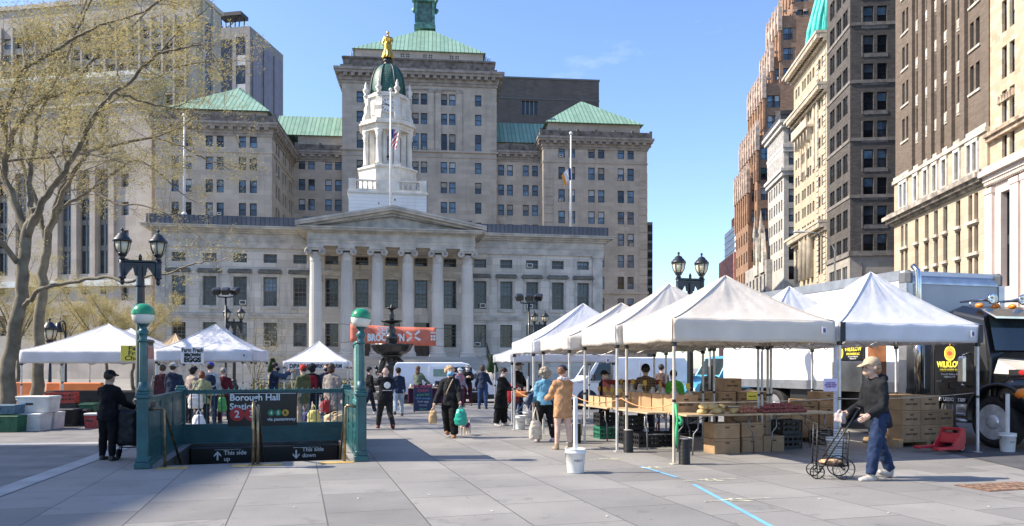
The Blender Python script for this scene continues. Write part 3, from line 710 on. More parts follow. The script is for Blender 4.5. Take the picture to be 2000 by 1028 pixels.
for x0_,x1_ in((rw[0]-.02,P5.x(1080)),(P5.x(1248),rw[1]+.02),(lw[0]-.02,MP.x(322)),(MP.x(512),lw[1]+.02)):
    yy=off if x0_>0 or x1_>0 and False else (off if x0_>lw[1]+5 else 0)
    zt_=P5.z(1165,322) if yy else MP.z(430,300)
    for q in range(int(zt_/1.3)): wl.box(x0_,x1_,yy-.07,yy+.01,q*1.3+.05,q*1.3+1.2)
wl.build('wall',[LS],b.root); cn.build('cornice',[LTR],b.root); pa.build('parapet',[LDK,M_FR_DARK],b.root); rf.build('roof',[GRN],b.root)
ra=random.Random(4)
for o in b.finish():
    if ra.random()<.13: a=mesh_obj('air_conditioner',acm,o); a.location=(ra.choice((-.1,.1)),0,.05)
# ---------------------------------------------------------------- dark plain block behind it
DP=Plane(1075,165,MYAW); b=Bldg('brick_block',DP,'dark grey-brown windowless block rising behind the green roofs')
wl=MB(); zt=DP.z(1075,156); zw=DP.z(1075,226); kk=165/F
b.block(wl,DP.x(960),DP.x(1170),0,20,0,zt,[(DP.x(1034.5),zw,33*kk,27*kk,'none')],dep=.5); wl.build('wall',[masonry('dark_brick',(.115,.10,.09),1.2,.4,.01,.8,.1,.3,.9,.15)],b.root)
m=MB(); x=DP.x(1034.5); m.quad((x-16*kk,.4,zw),(x+16*kk,.4,zw),(x+16*kk,.4,zw+27*kk),(x-16*kk,.4,zw+27*kk))
for i in range(5): m.box(x-16.5*kk+33*kk*i/4-.12,x-16.5*kk+33*kk*i/4+.12,.2,.39,zw,zw+27*kk,1)
m.build('window',[GL_DARK,M_FR_GREY],b.root); m=MB(); band(m,DP.x(960),DP.x(1170),0,20,zt,zt+.35,.15); m.box(DP.x(960),DP.x(1171),-.12,0,DP.z(1075,195.5),DP.z(1075,193.5)); m.build('coping',[mat('coping_grey',(.13,.13,.13),.8)],b.root)
# glass sliver at right
GP=Plane(1266,128,MYAW); b=Bldg('glass_office',GP,'narrow glazed office edge peeping out right of the limestone wing')
wl=MB(); b.block(wl,GP.x(1240),GP.x(1274.5),0,12,0,GP.z(1266,434)); wl.build('wall',[mat('mullion_grey',(.18,.2,.21),.5)],b.root); m=MB()
for i in range(9): z=GP.z(1266,440+i*17.5); m.box(GP.x(1262),GP.x(1274),-.08,0,z-1.1,z); m.box(GP.x(1274.5),GP.x(1274.5)+.06,.3,11,z-1.1,z)
m.build('window',[GL_MID],b.root)
# ================= STREET WALL ON THE RIGHT =================
SY=R(-95.4); SP=Plane(1750,80,SY)      # street facades; local x runs towards the camera, y into the block
TOPY=-160
def rowz(px,ys): return [SP.z(px,y) for y in ys]
BAND=mat('stone_band',(.50,.46,.39),.8,.2,1.5,.2); 
# --- brown office slab with beige base
b=Bldg('office_tower',SP,'grey-brown brick office tower with narrow piers above a beige stone base',rnd=8)
b.gl=[(GL_BLUE,GL_MID),(GL_MID,GL_MID),(GL_DARK,GL_MID),(GL_BLUE,GL_BLUE)]
xa,xb=SP.x(1749),SP.x(1931); L_=xb-xa
zc=SP.z(1800,403); zr=SP.z(1800,325)      # cornice top, top of framed row
wl=MB(); ba=MB(); tr=MB()
pc=[1764.5,1772.5,1793,1812.5,1830.5,1849,1874,1898,1909.5]; xc=[SP.x(p) for p in pc]
fh=SP.z(1768,42)-SP.z(1768,112.5); z1=SP.z(1768,252+22)
wu=[]
nfl=9
for i in range(nfl):
    for j,x in enumerate(xc):
        wu.append((x,z1+fh*i,.62 if j in(0,1,7,8) else .7,fh*.62,'sash'))
zt=z1+fh*nfl+1
b.block(wl,xa,xb,0,22,zr,zt,wu,dep=.35)
edges=[1784,1803,1821.5,1840,1861,1886]
for p in edges: x=SP.x(p); wl.box(x-.42,x+.42,-.32,.01,zr,zt-2)
for i in range(nfl):
    for p0 in pc[2:7]: x=SP.x(p0); tr=MB(); tr.box(x-.36,x+.36,-.08,.02,z1+fh*i-fh*.31,z1+fh*i-.12); tr.box(x-.2,x+.2,-.14,-.08,z1+fh*i-fh*.26,z1+fh*i-.25); tr.build('spandrel',[BAND],b.root)
    for p0,p1 in((1764.5,1772.5),(1898,1909.5)): tr=MB(); tr.box(SP.x(p0)-.5,SP.x(p1)+.5,-.12,.02,z1+fh*i-.22,z1+fh*i-.02); tr.build('sill',[BAND],b.root)
wl.build('wall',[masonry('taupe_brick',(.15,.118,.092),.5,.16,.012,.75,.15,.3,.9,.2)],b.root)
# framed row + base
wf=[]
zfr0,zfr1=zc+.45,zr-.5
for j,x in enumerate(xc): wf.append((x,zfr0+.25,.62 if j in(0,1,7,8) else .72,zfr1-zfr0-.5,'sash'))
for r in range(5):
    z=zc-1.1-fh*.62-r*(SP.z(1768,458)-SP.z(1768,509))
    for j,x in enumerate(xc): wf.append((x,z,.66 if j in(0,1,7,8) else .8,fh*.62,'sash'))
b.block(ba,xa-.02,xb+.02,-.12,22,0,zr,wf,dep=.4)
ba.build('base_wall',[masonry('beige_stone',(.46,.375,.27),1.7,.7,.014,.7,.1,.35,.8,.25,dirt=(.3,.24,.17))],b.root)
for j,x in enumerate(xc):
    w=.62 if j in(0,1,7,8) else .72; tr=MB()
    for a,c in((x-w/2-.2,x-w/2-.0),(x+w/2,x+w/2+.2)): tr.box(a,c,-.3,-.11,zfr0,zfr1,1)
    tr.box(x-w/2-.2,x+w/2+.2,-.34,-.11,zfr1-.26,zfr1,1); tr.box(x-w/2-.2,x+w/2+.2,-.34,-.11,zfr0,zfr0+.25,1); tr.build('window_frame_stone',[BAND,mat('white_frame_stone',(.62,.59,.53),.7,.12,2)],b.root)
    for r in range(4): z=zc-1.1-fh*.62-r*(SP.z(1768,458)-SP.z(1768,509)); tr=MB(); tr.box(x-w/2-.2,x+w/2+.2,-.36,-.1,z-.25,z); tr.build('sill',[BAND],b.root)
tr=MB()
for o,a,c in((.3,-.75,-.5),(.65,-.501,-.2),(.95,-.201,.2),(.6,.199,.45)): tr.box(xa-o,xb,-.12-o,.5,zc+a,zc+c,2)
tr.build('cornice',[BAND,BAND,mat('sooty_cornice',(.34,.30,.25),.85,.35,1.2,.3)],b.root); tr=MB(); tr.box(xa-.2,xb,-.3,.3,zr-.35,zr-.0); tr.box(xa-.1,xb,-.2,.3,zr-.001,zr+.35)
tr.build('stone_band',[BAND],b.root); b.finish()
# --- near pale pilaster building
b=Bldg('bank_building',SP,'pale pink stone front with tall dark windows and a tan top, at right edge',rnd=9)
xa2,xb2=xb+.03,SP.x(2120); zk=SP.z(1931,340)
wl=MB(); lo=MB(); tr=MB()
wu=[]; zz=[SP.z(1966,y) for y in(304,235,148,57,-34,-125)]
for z in zz:
    for p in(1959,1974,2032,2046,2075): wu.append((SP.x(p),z,.72,SP.z(1966,85)-SP.z(1966,148),'sash'))
b.block(wl,xa2,xb2,.1,22,zk,SP.z(1966,-170),wu,dep=.35); wl.build('wall',[masonry('tan_stone',(.50,.39,.27),.8,.4,.012,.7,.2,.4,.85,.3,dirt=(.26,.2,.14))],b.root)
xt=SP.x(1965); b.block(lo,xa2,xb2,-.05,22,0,zk,[(xt,SP.z(1966,560),1.35,SP.z(1966,372)-SP.z(1966,560),'strip'),(SP.x(2040),2,1.6,SP.z(2040,340)-2,'strip')],dep=.6)
for p in(1937,1988,2010): x=SP.x(p); lo.box(x-.55,x+.55,-.3,-.04,0,zk-1.3); lo.box(x-.62,x+.62,-.36,-.04,zk-1.75,zk-1.3)
lo.build('base_wall',[masonry('pink_stone',(.60,.50,.45),2.2,1.1,.01,.8,.05,.3,.7,.15)],b.root)
for o,a,c in((.2,-1.1,-.75),(.45,-.75,-.35),(.8,-.35,.1),(.5,.1,.4)): tr.box(xa2-.05,xb2,-.05-o,.3,zk+a,zk+c)
n=46
for i in range(n): x=xa2+(xb2-xa2)*(i+.5)/n; tr.box(x-.09,x+.09,-.42,-.2,zk-1.05,zk-.76)
tr.build('cornice',[mat('pink_cornice',(.62,.54,.48),.75,.12,2,.2)],b.root); tr=MB()
zq=SP.z(1966,252); tr.box(xa2,xb2,-.3,.2,zq-.35,zq); tr.box(xa2,xb2,-.5,.2,zq,zq+.28); tr.build('stone_band',[mat('tan_trim',(.40,.31,.22),.85,.3,1.5,.3)],b.root)
for z in zz[:1]:
    for i in range(6): x=xt-1.1+i*.4; tr=MB(); tr.prism([(x-.18,z+4.4),(x+.18,z+4.4),(x,z+5.0)],-.06,.11); tr.build('carved_drop',[mat('tan_trim',(.40,.31,.22),.85,.3,1.5,.3)],b.root)
for o in b.finish(): pass
# --- dark corner building
b=Bldg('corner_tower',SP,'dark corner office tower with a shaded grey brick front and lit side',rnd=10)
b.gl=[(GL_DARK,GL_MID),(GL_DARK,GL_DARK),(GL_MID,GL_BLUE),(GL_DARK,GL_BLUE)]
xn,xf=SP.x(1660.5),SP.x(1615.5)
kx=(SP.z(1660,400)-SP.z(1660,410))/10      # metres per pixel at the corner
ys=[94-2*55.8,94-55.8,94,150,205,260,318,372,426,480,536]; sl=(1660-1140); zrow=lambda y:SP.z(1650,y)
wside=[]
for y in ys:
    for p in(1623,1627.6,1636,1640.6,1648.5,1653):
        wside.append((SP.x(p),zrow(y)-1.4,.95,2.3,'sash'))
FP=Plane(1660.5,(SP.o+SP.u*xn).y,SY+R(90))   # front face plane: local x to the right, y away
fx=lambda p:FP.x(p); wfr=[]
for y0,y1 in((12,47),(69,103),(124,158),(180,215),(236,270),(292,327),(347,382),(402,438),(458,492),(514,533),(-43,-9),(-99,-64)):
    for p in(1696.5,1723): wfr.append((fx(p),FP.z(1700,y1),fx(p+9.6)-fx(p-9.6),FP.z(1700,y0)-FP.z(1700,y1),'sash'))
wl=MB(); zt=SP.z(1660,-170); zb_=FP.z(1700,500)
b.block(wl,xf,xn,0,24,zb_,zt,[w for w in wside if w[1]>zb_+.2],[w for w in wfr if w[1]>zb_+.2],dep=.3); wl.build('wall',[masonry('grey_brick',(.098,.088,.08),.5,.17,.012,.7,.22,.35,.9,.25)],b.root)
lo=MB(); b.block(lo,xf,xn+.02,-.05,24,0,zb_,[w for w in wside if w[1]<zb_-1.2],[w for w in wfr if w[1]<zb_-2.4],dep=.35); lo.build('base_wall',[masonry('grey_base',(.33,.30,.26),1.6,.7,.012,.7,.1,.35,.85,.2)],b.root)
tr=MB()
for y in(48,160.5,273,384): z=FP.z(1661,y); tr.box(xf,xn+.1,-.1,24,z-.2,z+.2)
z=FP.z(1661,495); tr.box(xf,xn+.25,-.25,24,z-.35,z+.25)
for y in(104,215,327,438):
    z=FP.z(1700,y); 
tr.build('stone_band',[mat('grey_band',(.20,.18,.16),.85,.2,1.5)],b.root)
pn=MB()
for (x,z,w,h,_) in wfr:
    if abs(x-fx(1696.5))<.1:
        pn.M=RX(xn); pn.box(x-w/2-.1,fx(1723)+w/2+.1,-.05,.01,z-.55,z-.1); pn.box(x-w/2-.25,x-w/2-.12,-.07,.01,z-.5,z+h); pn.M=None
pn.build('spandrel',[mat('spandrel_grey',(.165,.155,.145),.85,.2,2)],b.root); b.finish()
# --- cream building with heavy cornices and a wrapped mansard
b=Bldg('cream_tower',SP,'cream stone tower with heavy cornices and a turquoise mansard roof',rnd=12)
xe,xd=SP.x(1550.5),SP.x(1615.2); wl=MB(); tr=MB()
b.gl=[(GL_MID,GL_MID),(GL_DARK,GL_MID),(GL_MID,GL_BLIND)]
zz=lambda y:SP.z(1580,y); ztop=zz(107); fh=zz(300)-zz(336.5); wsd=[]
for i in range(13):
    z=zz(492)+fh*i
    if z>ztop-fh: break
    for p in(1555.2,1560,1568,1572.2,1578.2,1582.8,1588.6,1600.6,1606.5): wsd.append((SP.x(p),z,.9,fh*.55,'sash'))
for p in(1556,1561,1567,1573,1579,1585,1600,1606): wsd.append((SP.x(p),zz(545),1.0,5,'plain'))
b.block(wl,xe,xd,0,26,0,ztop,wsd,dep=.35); wl.build('wall',[masonry('cream_stone',(.45,.375,.27),1.4,.6,.02,.72,.07,.3,.8,.35)],b.root)
for y,o in((107,1.5),(200,1.3),(450,1.2)):
    z=zz(y)
    for q,a,c in((.3,-1.4,-1.0),(.55,-1.0,-.5),(1,-.35,0)): tr.box(xe-o*q,xd+.0,-o*q,8,z+a,z+c)
    n=26
    for i in range(n): x=xe+(xd-xe)*(i+.5)/n; tr.box(x-.22,x+.22,-o*.92,0,z-1,z-.36)
for p in(1565,1576,1590.5,1597): 
    x=SP.x(p); tr.box(x-.35,x+.35,-.2,.01,zz(340),zz(212))
for y0,p0,p1 in((255,1562,1592),): 
    z=zz(y0); tr.box(SP.x(p0),SP.x(p1),-1.3,0,z-.3,z); tr.box(SP.x(p0),SP.x(p1),-1.3,-1.1,z,z+1)
    for i in range(5): x=SP.x(p0)+(SP.x(p1)-SP.x(p0))*(i+.5)/5; tr.prism([(x-.3,z-.3),(x+.3,z-.3),(x,z-2)],-1.0,0)
for p in(1571,1579,1587): x=SP.x(p); tr.lathe([(.6,0),(.55,6.5),(.7,7)],12,(x,-.3,zz(545)))
for i,x in enumerate([SP.x(1597),SP.x(1611)]):
    for q in range(60): tr.box(x-.5,x+.5,-.1,.0,q*.75+.1,q*.75+.62)
tr.build('cornice',[mat('cream_trim',(.60,.52,.40),.75,.22,1.2,.3,col2=(.38,.32,.24))],b.root)
mn=MB(); TQ=mat('turquoise_netting',(.10,.60,.52),.6,.2,.9,.5,bscale=1.5)
zt=ztop; 
for x0,x1,h,o in((xe+.2,SP.x(1566),5.5,.3),(SP.x(1567),SP.x(1597),15,.6),(SP.x(1604),xd-.3,22,.5)):
    prof=[(o,0),(o+.4,h*.15),(o+1.4,h*.4),(o+2.2,h*.7),(o+2.3,h)]
    for (y0,a),(y1,c) in zip(prof,prof[1:]):
        i0,i1=(y0-o)*.6,(y1-o)*.6
        mn.add([(x0+i0,y0,zt+a),(x1-i0,y0,zt+a),(x1-i0,14-y0,zt+a),(x0+i0,14-y0,zt+a),(x0+i1,y1,zt+c),(x1-i1,y1,zt+c),(x1-i1,14-y1,zt+c),(x0+i1,14-y1,zt+c)],[(0,1,5,4),(1,2,6,5),(2,3,7,6),(3,0,4,7)])
    mn.quad((x0+1.4,y1,zt+h),(x1-1.4,y1,zt+h),(x1-1.4,14-y1,zt+h),(x0+1.4,14-y1,zt+h))
    for q in range(3): xx=x0+1+(x1-x0-2)*q/2; mn.tube([(xx,.25,zt),(xx,.7,zt+h*.3),(xx,2.0,zt+h*.65),(xx,2.2,zt+h)],[.45,.35,.3,.4],6)
mn.build('mansard_roof',[TQ],b.root); b.finish()
# --- slim white-grey tower
b=Bldg('white_tower',SP,'slim white and grey terracotta tower between the cream and the stepped brick towers',rnd=13)
xg,xh=SP.x(1500),SP.x(1531); wl=MB(); tr=MB(); zz=lambda y:SP.z(1515,y)
FW=Plane(1531,(SP.o+SP.u*xh).y,SY+R(90)); ztop=zz(256); wsd=[];fh=zz(400)-zz(436)
for i in range(9):
    z=zz(530)+fh*i
    if z>ztop-2: break
    for p in(1503.5,1507.5,1512.5,1517,1522,1526.5): wsd.append((SP.x(p),z,.9,fh*.6,'sash'))
wfr=[(FW.x(1546.5),FW.z(1546,y+13),FW.x(1552.5)-FW.x(1540.5),FW.z(1546,y-13)-FW.z(1546,y+13),'sash') for y in(263,309,345,382,420,457,495,533)]
b.block(wl,xg,xh,0,24,0,ztop,wsd,wfr,dep=.3); wl.build('wall',[masonry('white_terracotta',(.46,.44,.40),1.0,.45,.012,.75,.1,.35,.75,.2)],b.root)
for y,o in((256,.9),(345,.6),(300,.2)):
    z=zz(y); tr.box(xg-o,xh+o,-o,24,z-.5,z); tr.box(xg-o*.6,xh+o*.6,-o*.6,24,z-1.2,z-.5)
for i in range(16): x=xg+(xh-xg)*(i+.5)/16; tr.box(x-.15,x+.15,-.15,.01,zz(340),zz(258))
tr.build('cornice',[mat('white_trim',(.56,.54,.5),.7,.15,1.5,.2)],b.root)
m=MB(); m.box(xg-.7,xh+.7,-.7,24,ztop+.003,ztop+.9); m.box(xh-2.5,xh+.75,-.75,24,ztop+.9,ztop+1.5); m.build('roof',[mat('dark_roof',(.05,.05,.055),.7)],b.root); b.finish()
# --- stepped brick tower
b=Bldg('stepped_tower',SP,'tall orange-brown brick tower stepping back in tiers with pale crenellated tops',rnd=14)
wl=MB(); tr=MB()
PM=[mat('orange_pier',(.32,.185,.11),.8,.2,1.5),mat('pale_crenel',(.44,.34,.27),.75,.25,1.5,.2)]
def tier(p0,p1,ytop,inset,pz_,windows):
    x0,x1=SP.shifted(inset).x(p0)+(SP.shifted(inset).o-SP.o).dot(SP.u),SP.shifted(inset).x(p1)+(SP.shifted(inset).o-SP.o).dot(SP.u)
    q=SP.shifted(inset); z=q.z((p0+p1)/2,ytop); ws_=[];k=(q.z(p1,300)-q.z(p1,310))/10; wf_=[]
    fr=Plane(p1,(q.o+q.u*q.x(p1)).y,SY+R(90))
    for i in range(windows):
        zz=z-3.2-4.0*i
        n=max(2,int((x1-x0)/2.3))
        for j in range(n): ws_.append((x0+(x1-x0)*(j+.5)/n,zz-1.6,1.1,2.3,'sash'))
        wf_.append((fr.x(p1+14)+inset,zz-1.6,1.4,2.4,'sash')); wf_.append((fr.x(p1+24)+inset,zz-1.6,1.4,2.4,'sash'))
    b.block(wl,x0,x1,inset,inset+26,0,z,ws_,wf_,dep=.25)
    n=max(3,int((x1-x0)/2.0))
    for j in range(n+1):
        x=x0+(x1-x0)*j/n; tr=MB(); tr.box(x-.3,x+.3,inset-.25,inset+.2,z-9,z+1.0); tr.box(x-.42,x+.42,inset-.4,inset+.35,z-3.0,z+1.6,1); tr.prism([(x-.4,z+1.6),(x+.4,z+1.6),(x,z+3)],inset-.35,inset+.3,1); tr.build('pier',PM,b.root)
    tr=MB(); tr.box(x0-.1,x1+.12,inset-.2,inset+.3,z-.9,z+.7,1)
    for j in range(10): tr.box(x1-.1,x1+.2,inset+.6+j*2,inset+1.3+j*2,z+.69,z+1.1,1)
    tr.build('crenellation',PM,b.root)
tier(1437,1461,362,0,1440,9); tier(1447,1479,286,1.2,1450,5); tier(1463,1492,186,2.6,1463,6); tier(1487,1507,128,4.6,1487,4); tier(1500,1523,52,6,1500,4); tier(1525,1548,-60,8.5,1525,9)
wl.build('wall',[masonry('orange_brick',(.27,.165,.108),.8,.3,.012,.75,.15,.35,.85,.2)],b.root); b.finish()
# --- gothic gable
GPn=SP.shifted(-1.0); b=Bldg('gabled_house',GPn,'low grey gothic gabled front with two pale pinnacles below the brick tower')
x0,x1=GPn.x(1456),GPn.x(1497); z=GPn.z(1475,520); wl=MB(); b.block(wl,x0,x1,0,12,0,z,[(x0+(x1-x0)*(i+.5)/6,z-6,1.2,3.6,'sash') for i in range(6)])
for p in(1478,1489.5): x=GPn.x(p); wl.prism([(x-1.6,z-2),(x+1.6,z-2),(x+1.6,z+1),(x,z+6.5),(x-1.6,z+1)],-.3,.3,1); wl.lathe([(.35,0),(.35,5),(.5,5.2),(0,9.5)],6,(x,-.3,z),1)
wl.build('wall',[masonry('gothic_stone',(.34,.32,.30),1,.5,.012,.7),mat('pale_pinnacle',(.55,.50,.42),.8,.2,1.5)],b.root); b.finish()
# --- distant low blocks at the end of the street
b=Bldg('brick_school',SP,'far red brick block with a pale glazed top at the end of the street',rnd=15)
x0,x1=SP.x(1404),SP.x(1434); wl=MB(); q=lambda y:SP.z(1420,y)
b.block(wl,x0,x1,0,30,0,q(503)); b.block(wl,x0+6,x1,0.3,29,q(503),q(452),mt=1); b.block(wl,SP.x(1420),x1-.5,1,25,q(452),q(430),mt=0)
for i in range(4): wl.box(x0+6.1,x1+.1,.2,29.2,q(500-12*i)+.4,q(494-12*i),2)
wl.build('wall',[masonry('red_brick',(.40,.17,.13),2,.7,.02,.7,.2),mat('white_panel',(.6,.6,.6),.6),GL_BLUE],b.root)
# lamp arm over the street
sl_=empty('street_light',SP.o+SP.u*SP.x(1795)-SP.n*8,0,'curved grey street light arm reaching out in front of the beige stone base','street light')
p1=SP.o+SP.u*SP.x(1795)-SP.n*8; m=MB(); ps=[Vector((0,0,0)),Vector((0,0,13.2)),Vector((-.5,0,14.3)),Vector((-1.6,0,14.9)),Vector((-3,0,15.1))]
m.tube(ps,[.11,.08,.06,.05,.05],8); m.build('pole',[mat('galv_pole',(.3,.31,.31),.5,.1,metal=.5)],sl_); m=MB(); m.bbox((-3.5,0,15.05),(1.2,.35,.2),b=.08); m.build('lamp_head',[mat('lamp_grey',(.5,.5,.5),.5)],sl_)
# ================= BUILDINGS AT LEFT =================
LY=R(-9.6)
CT=masonry('court_stone',(.36,.325,.285),2.2,1.1,.012,.8,.08,.35,.8,.15)
P1=Plane(200,125,LY); b=Bldg('court_tower',P1,'wide pale slab of a court building with bands of dark windows, behind the plane trees',rnd=20)
b.fr=M_FR_GREY; b.gl=[(GL_DARK,GL_MID),(GL_MID,GL_BLUE),(GL_BLUE,GL_BLIND),(GL_DARK,GL_DARK)]
kk=125/F; wl=MB(); x0,x1=P1.x(-545),P1.x(383); ws_=[]
for r in range(7):
    z=P1.z(200,62+r*33+20)
    for i in range(40):
        x=P1.x(-525+i*22.5)
        if x<x1-.9: ws_.append((x,z,1.55,21*kk,'sash'))
b.block(wl,x0,x1,0,7.4,0,P1.z(200,4),ws_,dep=.5)
for i in range(41): x=P1.x(-536+i*22.5); wl.box(x-.17,x+.17,-.35,.01,P1.z(200,300),P1.z(200,40))
wl.build('wall',[CT],b.root)
m=MB(); band(m,x0,x1,0,7.4,P1.z(200,6),P1.z(200,-2),.3)
for i in range(2): m.box(x1-.01,x1+.3,1.5+i*3,2+i*3,20,P1.z(200,8))
m.build('coping',[mat('court_coping',(.42,.39,.35),.8,.12)],b.root)
m=MB(); m.box(x1,x1+.06,2.2,4.3,10,P1.z(200,40)); m.build('glass_strip',[GL_DARK],b.root); b.finish()
P2_=Plane(437,168,LY); b=Bldg('panel_tower',P2_,'grey tower with mauve panelled side and dark glazed front beyond the court',rnd=21)
wl=MB(); x0,x1=P2_.x(395),P2_.x(488); zt=P2_.z(437,55); kk=168/F
b.block(wl,x0,x1,0,15.8,0,zt,[(P2_.x(470),P2_.z(437,300),20*kk,P2_.z(437,75)-P2_.z(437,300),'none')]); wl.build('wall',[mat('tower_concrete',(.24,.225,.21),.8,.12,.8,.15)],b.root)
m=MB()
for i in range(8):
    z=P2_.z(437,92+i*28); x=P2_.x(470)
    m.box(x-10*kk,x+10*kk,.1,.27,z-1.1,z+1.1,0 if i%2 else 1); m.box(x-10*kk,x+10*kk,.15,.27,z+1.2,z+2.9,1)
m.box(P2_.x(400),P2_.x(452),-.05,.0,20,P2_.z(437,78),1); m.build('window',[mat('pale_spandrel',(.42,.42,.42),.6),GL_DARK],b.root)
m=MB()
for i in range(3): m.box(x1,x1+.25,.9+5*i,5.0+5*i,10,P2_.z(437,75)); 
m.build('side_panel',[seam_metal('mauve_panel',(.175,.165,.20),.6,.7,2,.12)],b.root)
m=MB(); x=P2_.x(443); z=zt
for dx in(-2,0,2):
    for dy in(1.5,3.5): m.tube([(x+dx,dy,z),(x+dx*1.2,dy,z+4)],.15,4)
m.box(x-2.8,x+2.8,1,4.3,z+3.2,z+4.0); m.tube([(x-2,2,z+.3),(x+2,2,z+3.2)],.12,4); m.build('roof_frame',[mat('roof_steel',(.02,.022,.025),.6)],b.root)
# lower court front with tall piers
P3_=Plane(180,104,LY); b=Bldg('court_house',P3_,'lower stone court front with tall dark window strips, left of the town hall',rnd=22)
b.fr=M_FR_GREY; b.gl=[(GL_MID,GL_MID),(GL_DARK,GL_MID),(GL_MID,GL_BLUE)]; kk=104/F; wl=MB(); x0,x1=P3_.x(-520),P3_.x(296); ws_=[]
for p in(-440,-400,-360,-280,-240,-200,-107,-70,-33,4,41,129.5,165.5,202):
    ws_.append((P3_.x(p),P3_.z(180,535),25*kk,P3_.z(180,332)-P3_.z(180,535),'strip'))
    ws_.append((P3_.x(p),P3_.z(180,305),18*kk,24*kk,'sash')); ws_.append((P3_.x(p),P3_.z(180,575),14*kk,26*kk,'sash')); ws_.append((P3_.x(p),P3_.z(180,655),18*kk,40*kk,'sash'))
    if p>60: ws_.append((P3_.x(p),P3_.z(180,262),22*kk,40*kk,'sash'))
for y in(355,410,465,520,575,640): ws_.append((P3_.x(244),P3_.z(180,y+13),16*kk,26*kk,'sash'))
b.block(wl,x0,x1,0,3,0,P3_.z(180,160),ws_,dep=.6)
for p in(111,147.5,183.5,220): x=P3_.x(p); wl.box(x-.4,x+.4,-.35,.01,P3_.z(180,545),P3_.z(180,325))
wl.build('wall',[CT],b.root); m=MB()
for o,a,c in((.4,166,160),(.6,160,156),(.8,156,147)): band(m,x0,x1,0,3,P3_.z(180,a),P3_.z(180,c),o)
m.box(x0,x1+.2,-.5,0,P3_.z(180,560),P3_.z(180,548)); m.box(x0,x1+.2,-.4,0,P3_.z(180,208),P3_.z(180,204)); m.build('cornice',[mat('bright_cornice',(.52,.54,.52),.6,.1,1)],b.root); b.finish()
for o in COL.objects:
    if o.name.startswith('pier'): pass
# flagpoles on the town hall roof
WPOLE=mat('pole_white',(.72,.72,.70),.4,.06)
def flagpole(px,ytop,ybot,back,label):
    pl=BP.shifted(back); x,z1=pl.loc(px,ytop); z0=pl.z(px,ybot); o=pl.o+pl.u*x; o.z=z0
    e=empty('flagpole',o,BYAW,label,'flagpole'); m=MB(); H=z1-z0
    m.tube([(0,0,0),(0,0,H)],[.11,.055],10); m.ell((0,0,H+.1),.14); m.lathe([(.2,0),(.18,.25),(.12,.3)],12); m.build('pole',[WPOLE],e); return e,H,pl
def drape(pts_top,hang,n,name,mats,mfun,parent,seed):
    """limp flag: strip along the pole, folding as it hangs"""
    rn=random.Random(seed); nx,nz=14,18; v=[];f=[];ms=[]
    for j in range(nz+1):
        for i in range(nx+1):
            s,t=i/nx,j/nz; wv=math.sin(s*9+t*2.0+seed)*.10*(.3+s)
            v.append((hang[0]*s*(1-.35*t)+.05,wv-hang[2]*s,-hang[1]*t-hang[3]*s*s-.35*s*(1-t)*hang[3]))
    for j in range(nz):
        for i in range(nx): f.append((j*(nx+1)+i,j*(nx+1)+i+1,(j+1)*(nx+1)+i+1,(j+1)*(nx+1)+i)); ms.append(mfun((i+.5)/nx,(j+.5)/nz))
    b=MB(); b.add([Vector(p)+pts_top for p in v],f); b.m=ms; b.s=[True]*len(f)
    return b.build(name,mats,parent)
RED=cloth((.42,.03,.04)); WHT=cloth((.7,.7,.68)); BLU=cloth((.03,.05,.22)); ORG=cloth((.75,.30,.05))
e,H,pl=flagpole(763,178,410,2,'tall white flagpole with a limp striped flag, in front of the white clock cupola')
fz=pl.z(763,252)-e.location.z
fl_=drape(Vector((0,0,fz)),(.55,1.45,.2,.25),0,'flag',[RED,WHT,BLU],lambda s,t:2 if (s<.45 and t<.5) else int(t*13*.55+s*5)%2,e,1)
tag(e,group='flagpoles on the town hall roof')
e,H,pl=flagpole(1115,263,452,3,'white flagpole with a limp blue, white and orange flag on the right roof end')
drape(Vector((-.08,-.12,pl.z(1115,329)-e.location.z)),(-.85,1.0,.15,.55),0,'flag',[BLU,WHT,ORG],lambda s,t:0 if s<.28 else(1 if s<.68 else 2),e,2); tag(e,group='flagpoles on the town hall roof')
e,H,pl=flagpole(360,228,423,3,'white flagpole without a flag on the left end of the roof, seen through the branches'); tag(e,group='flagpoles on the town hall roof')
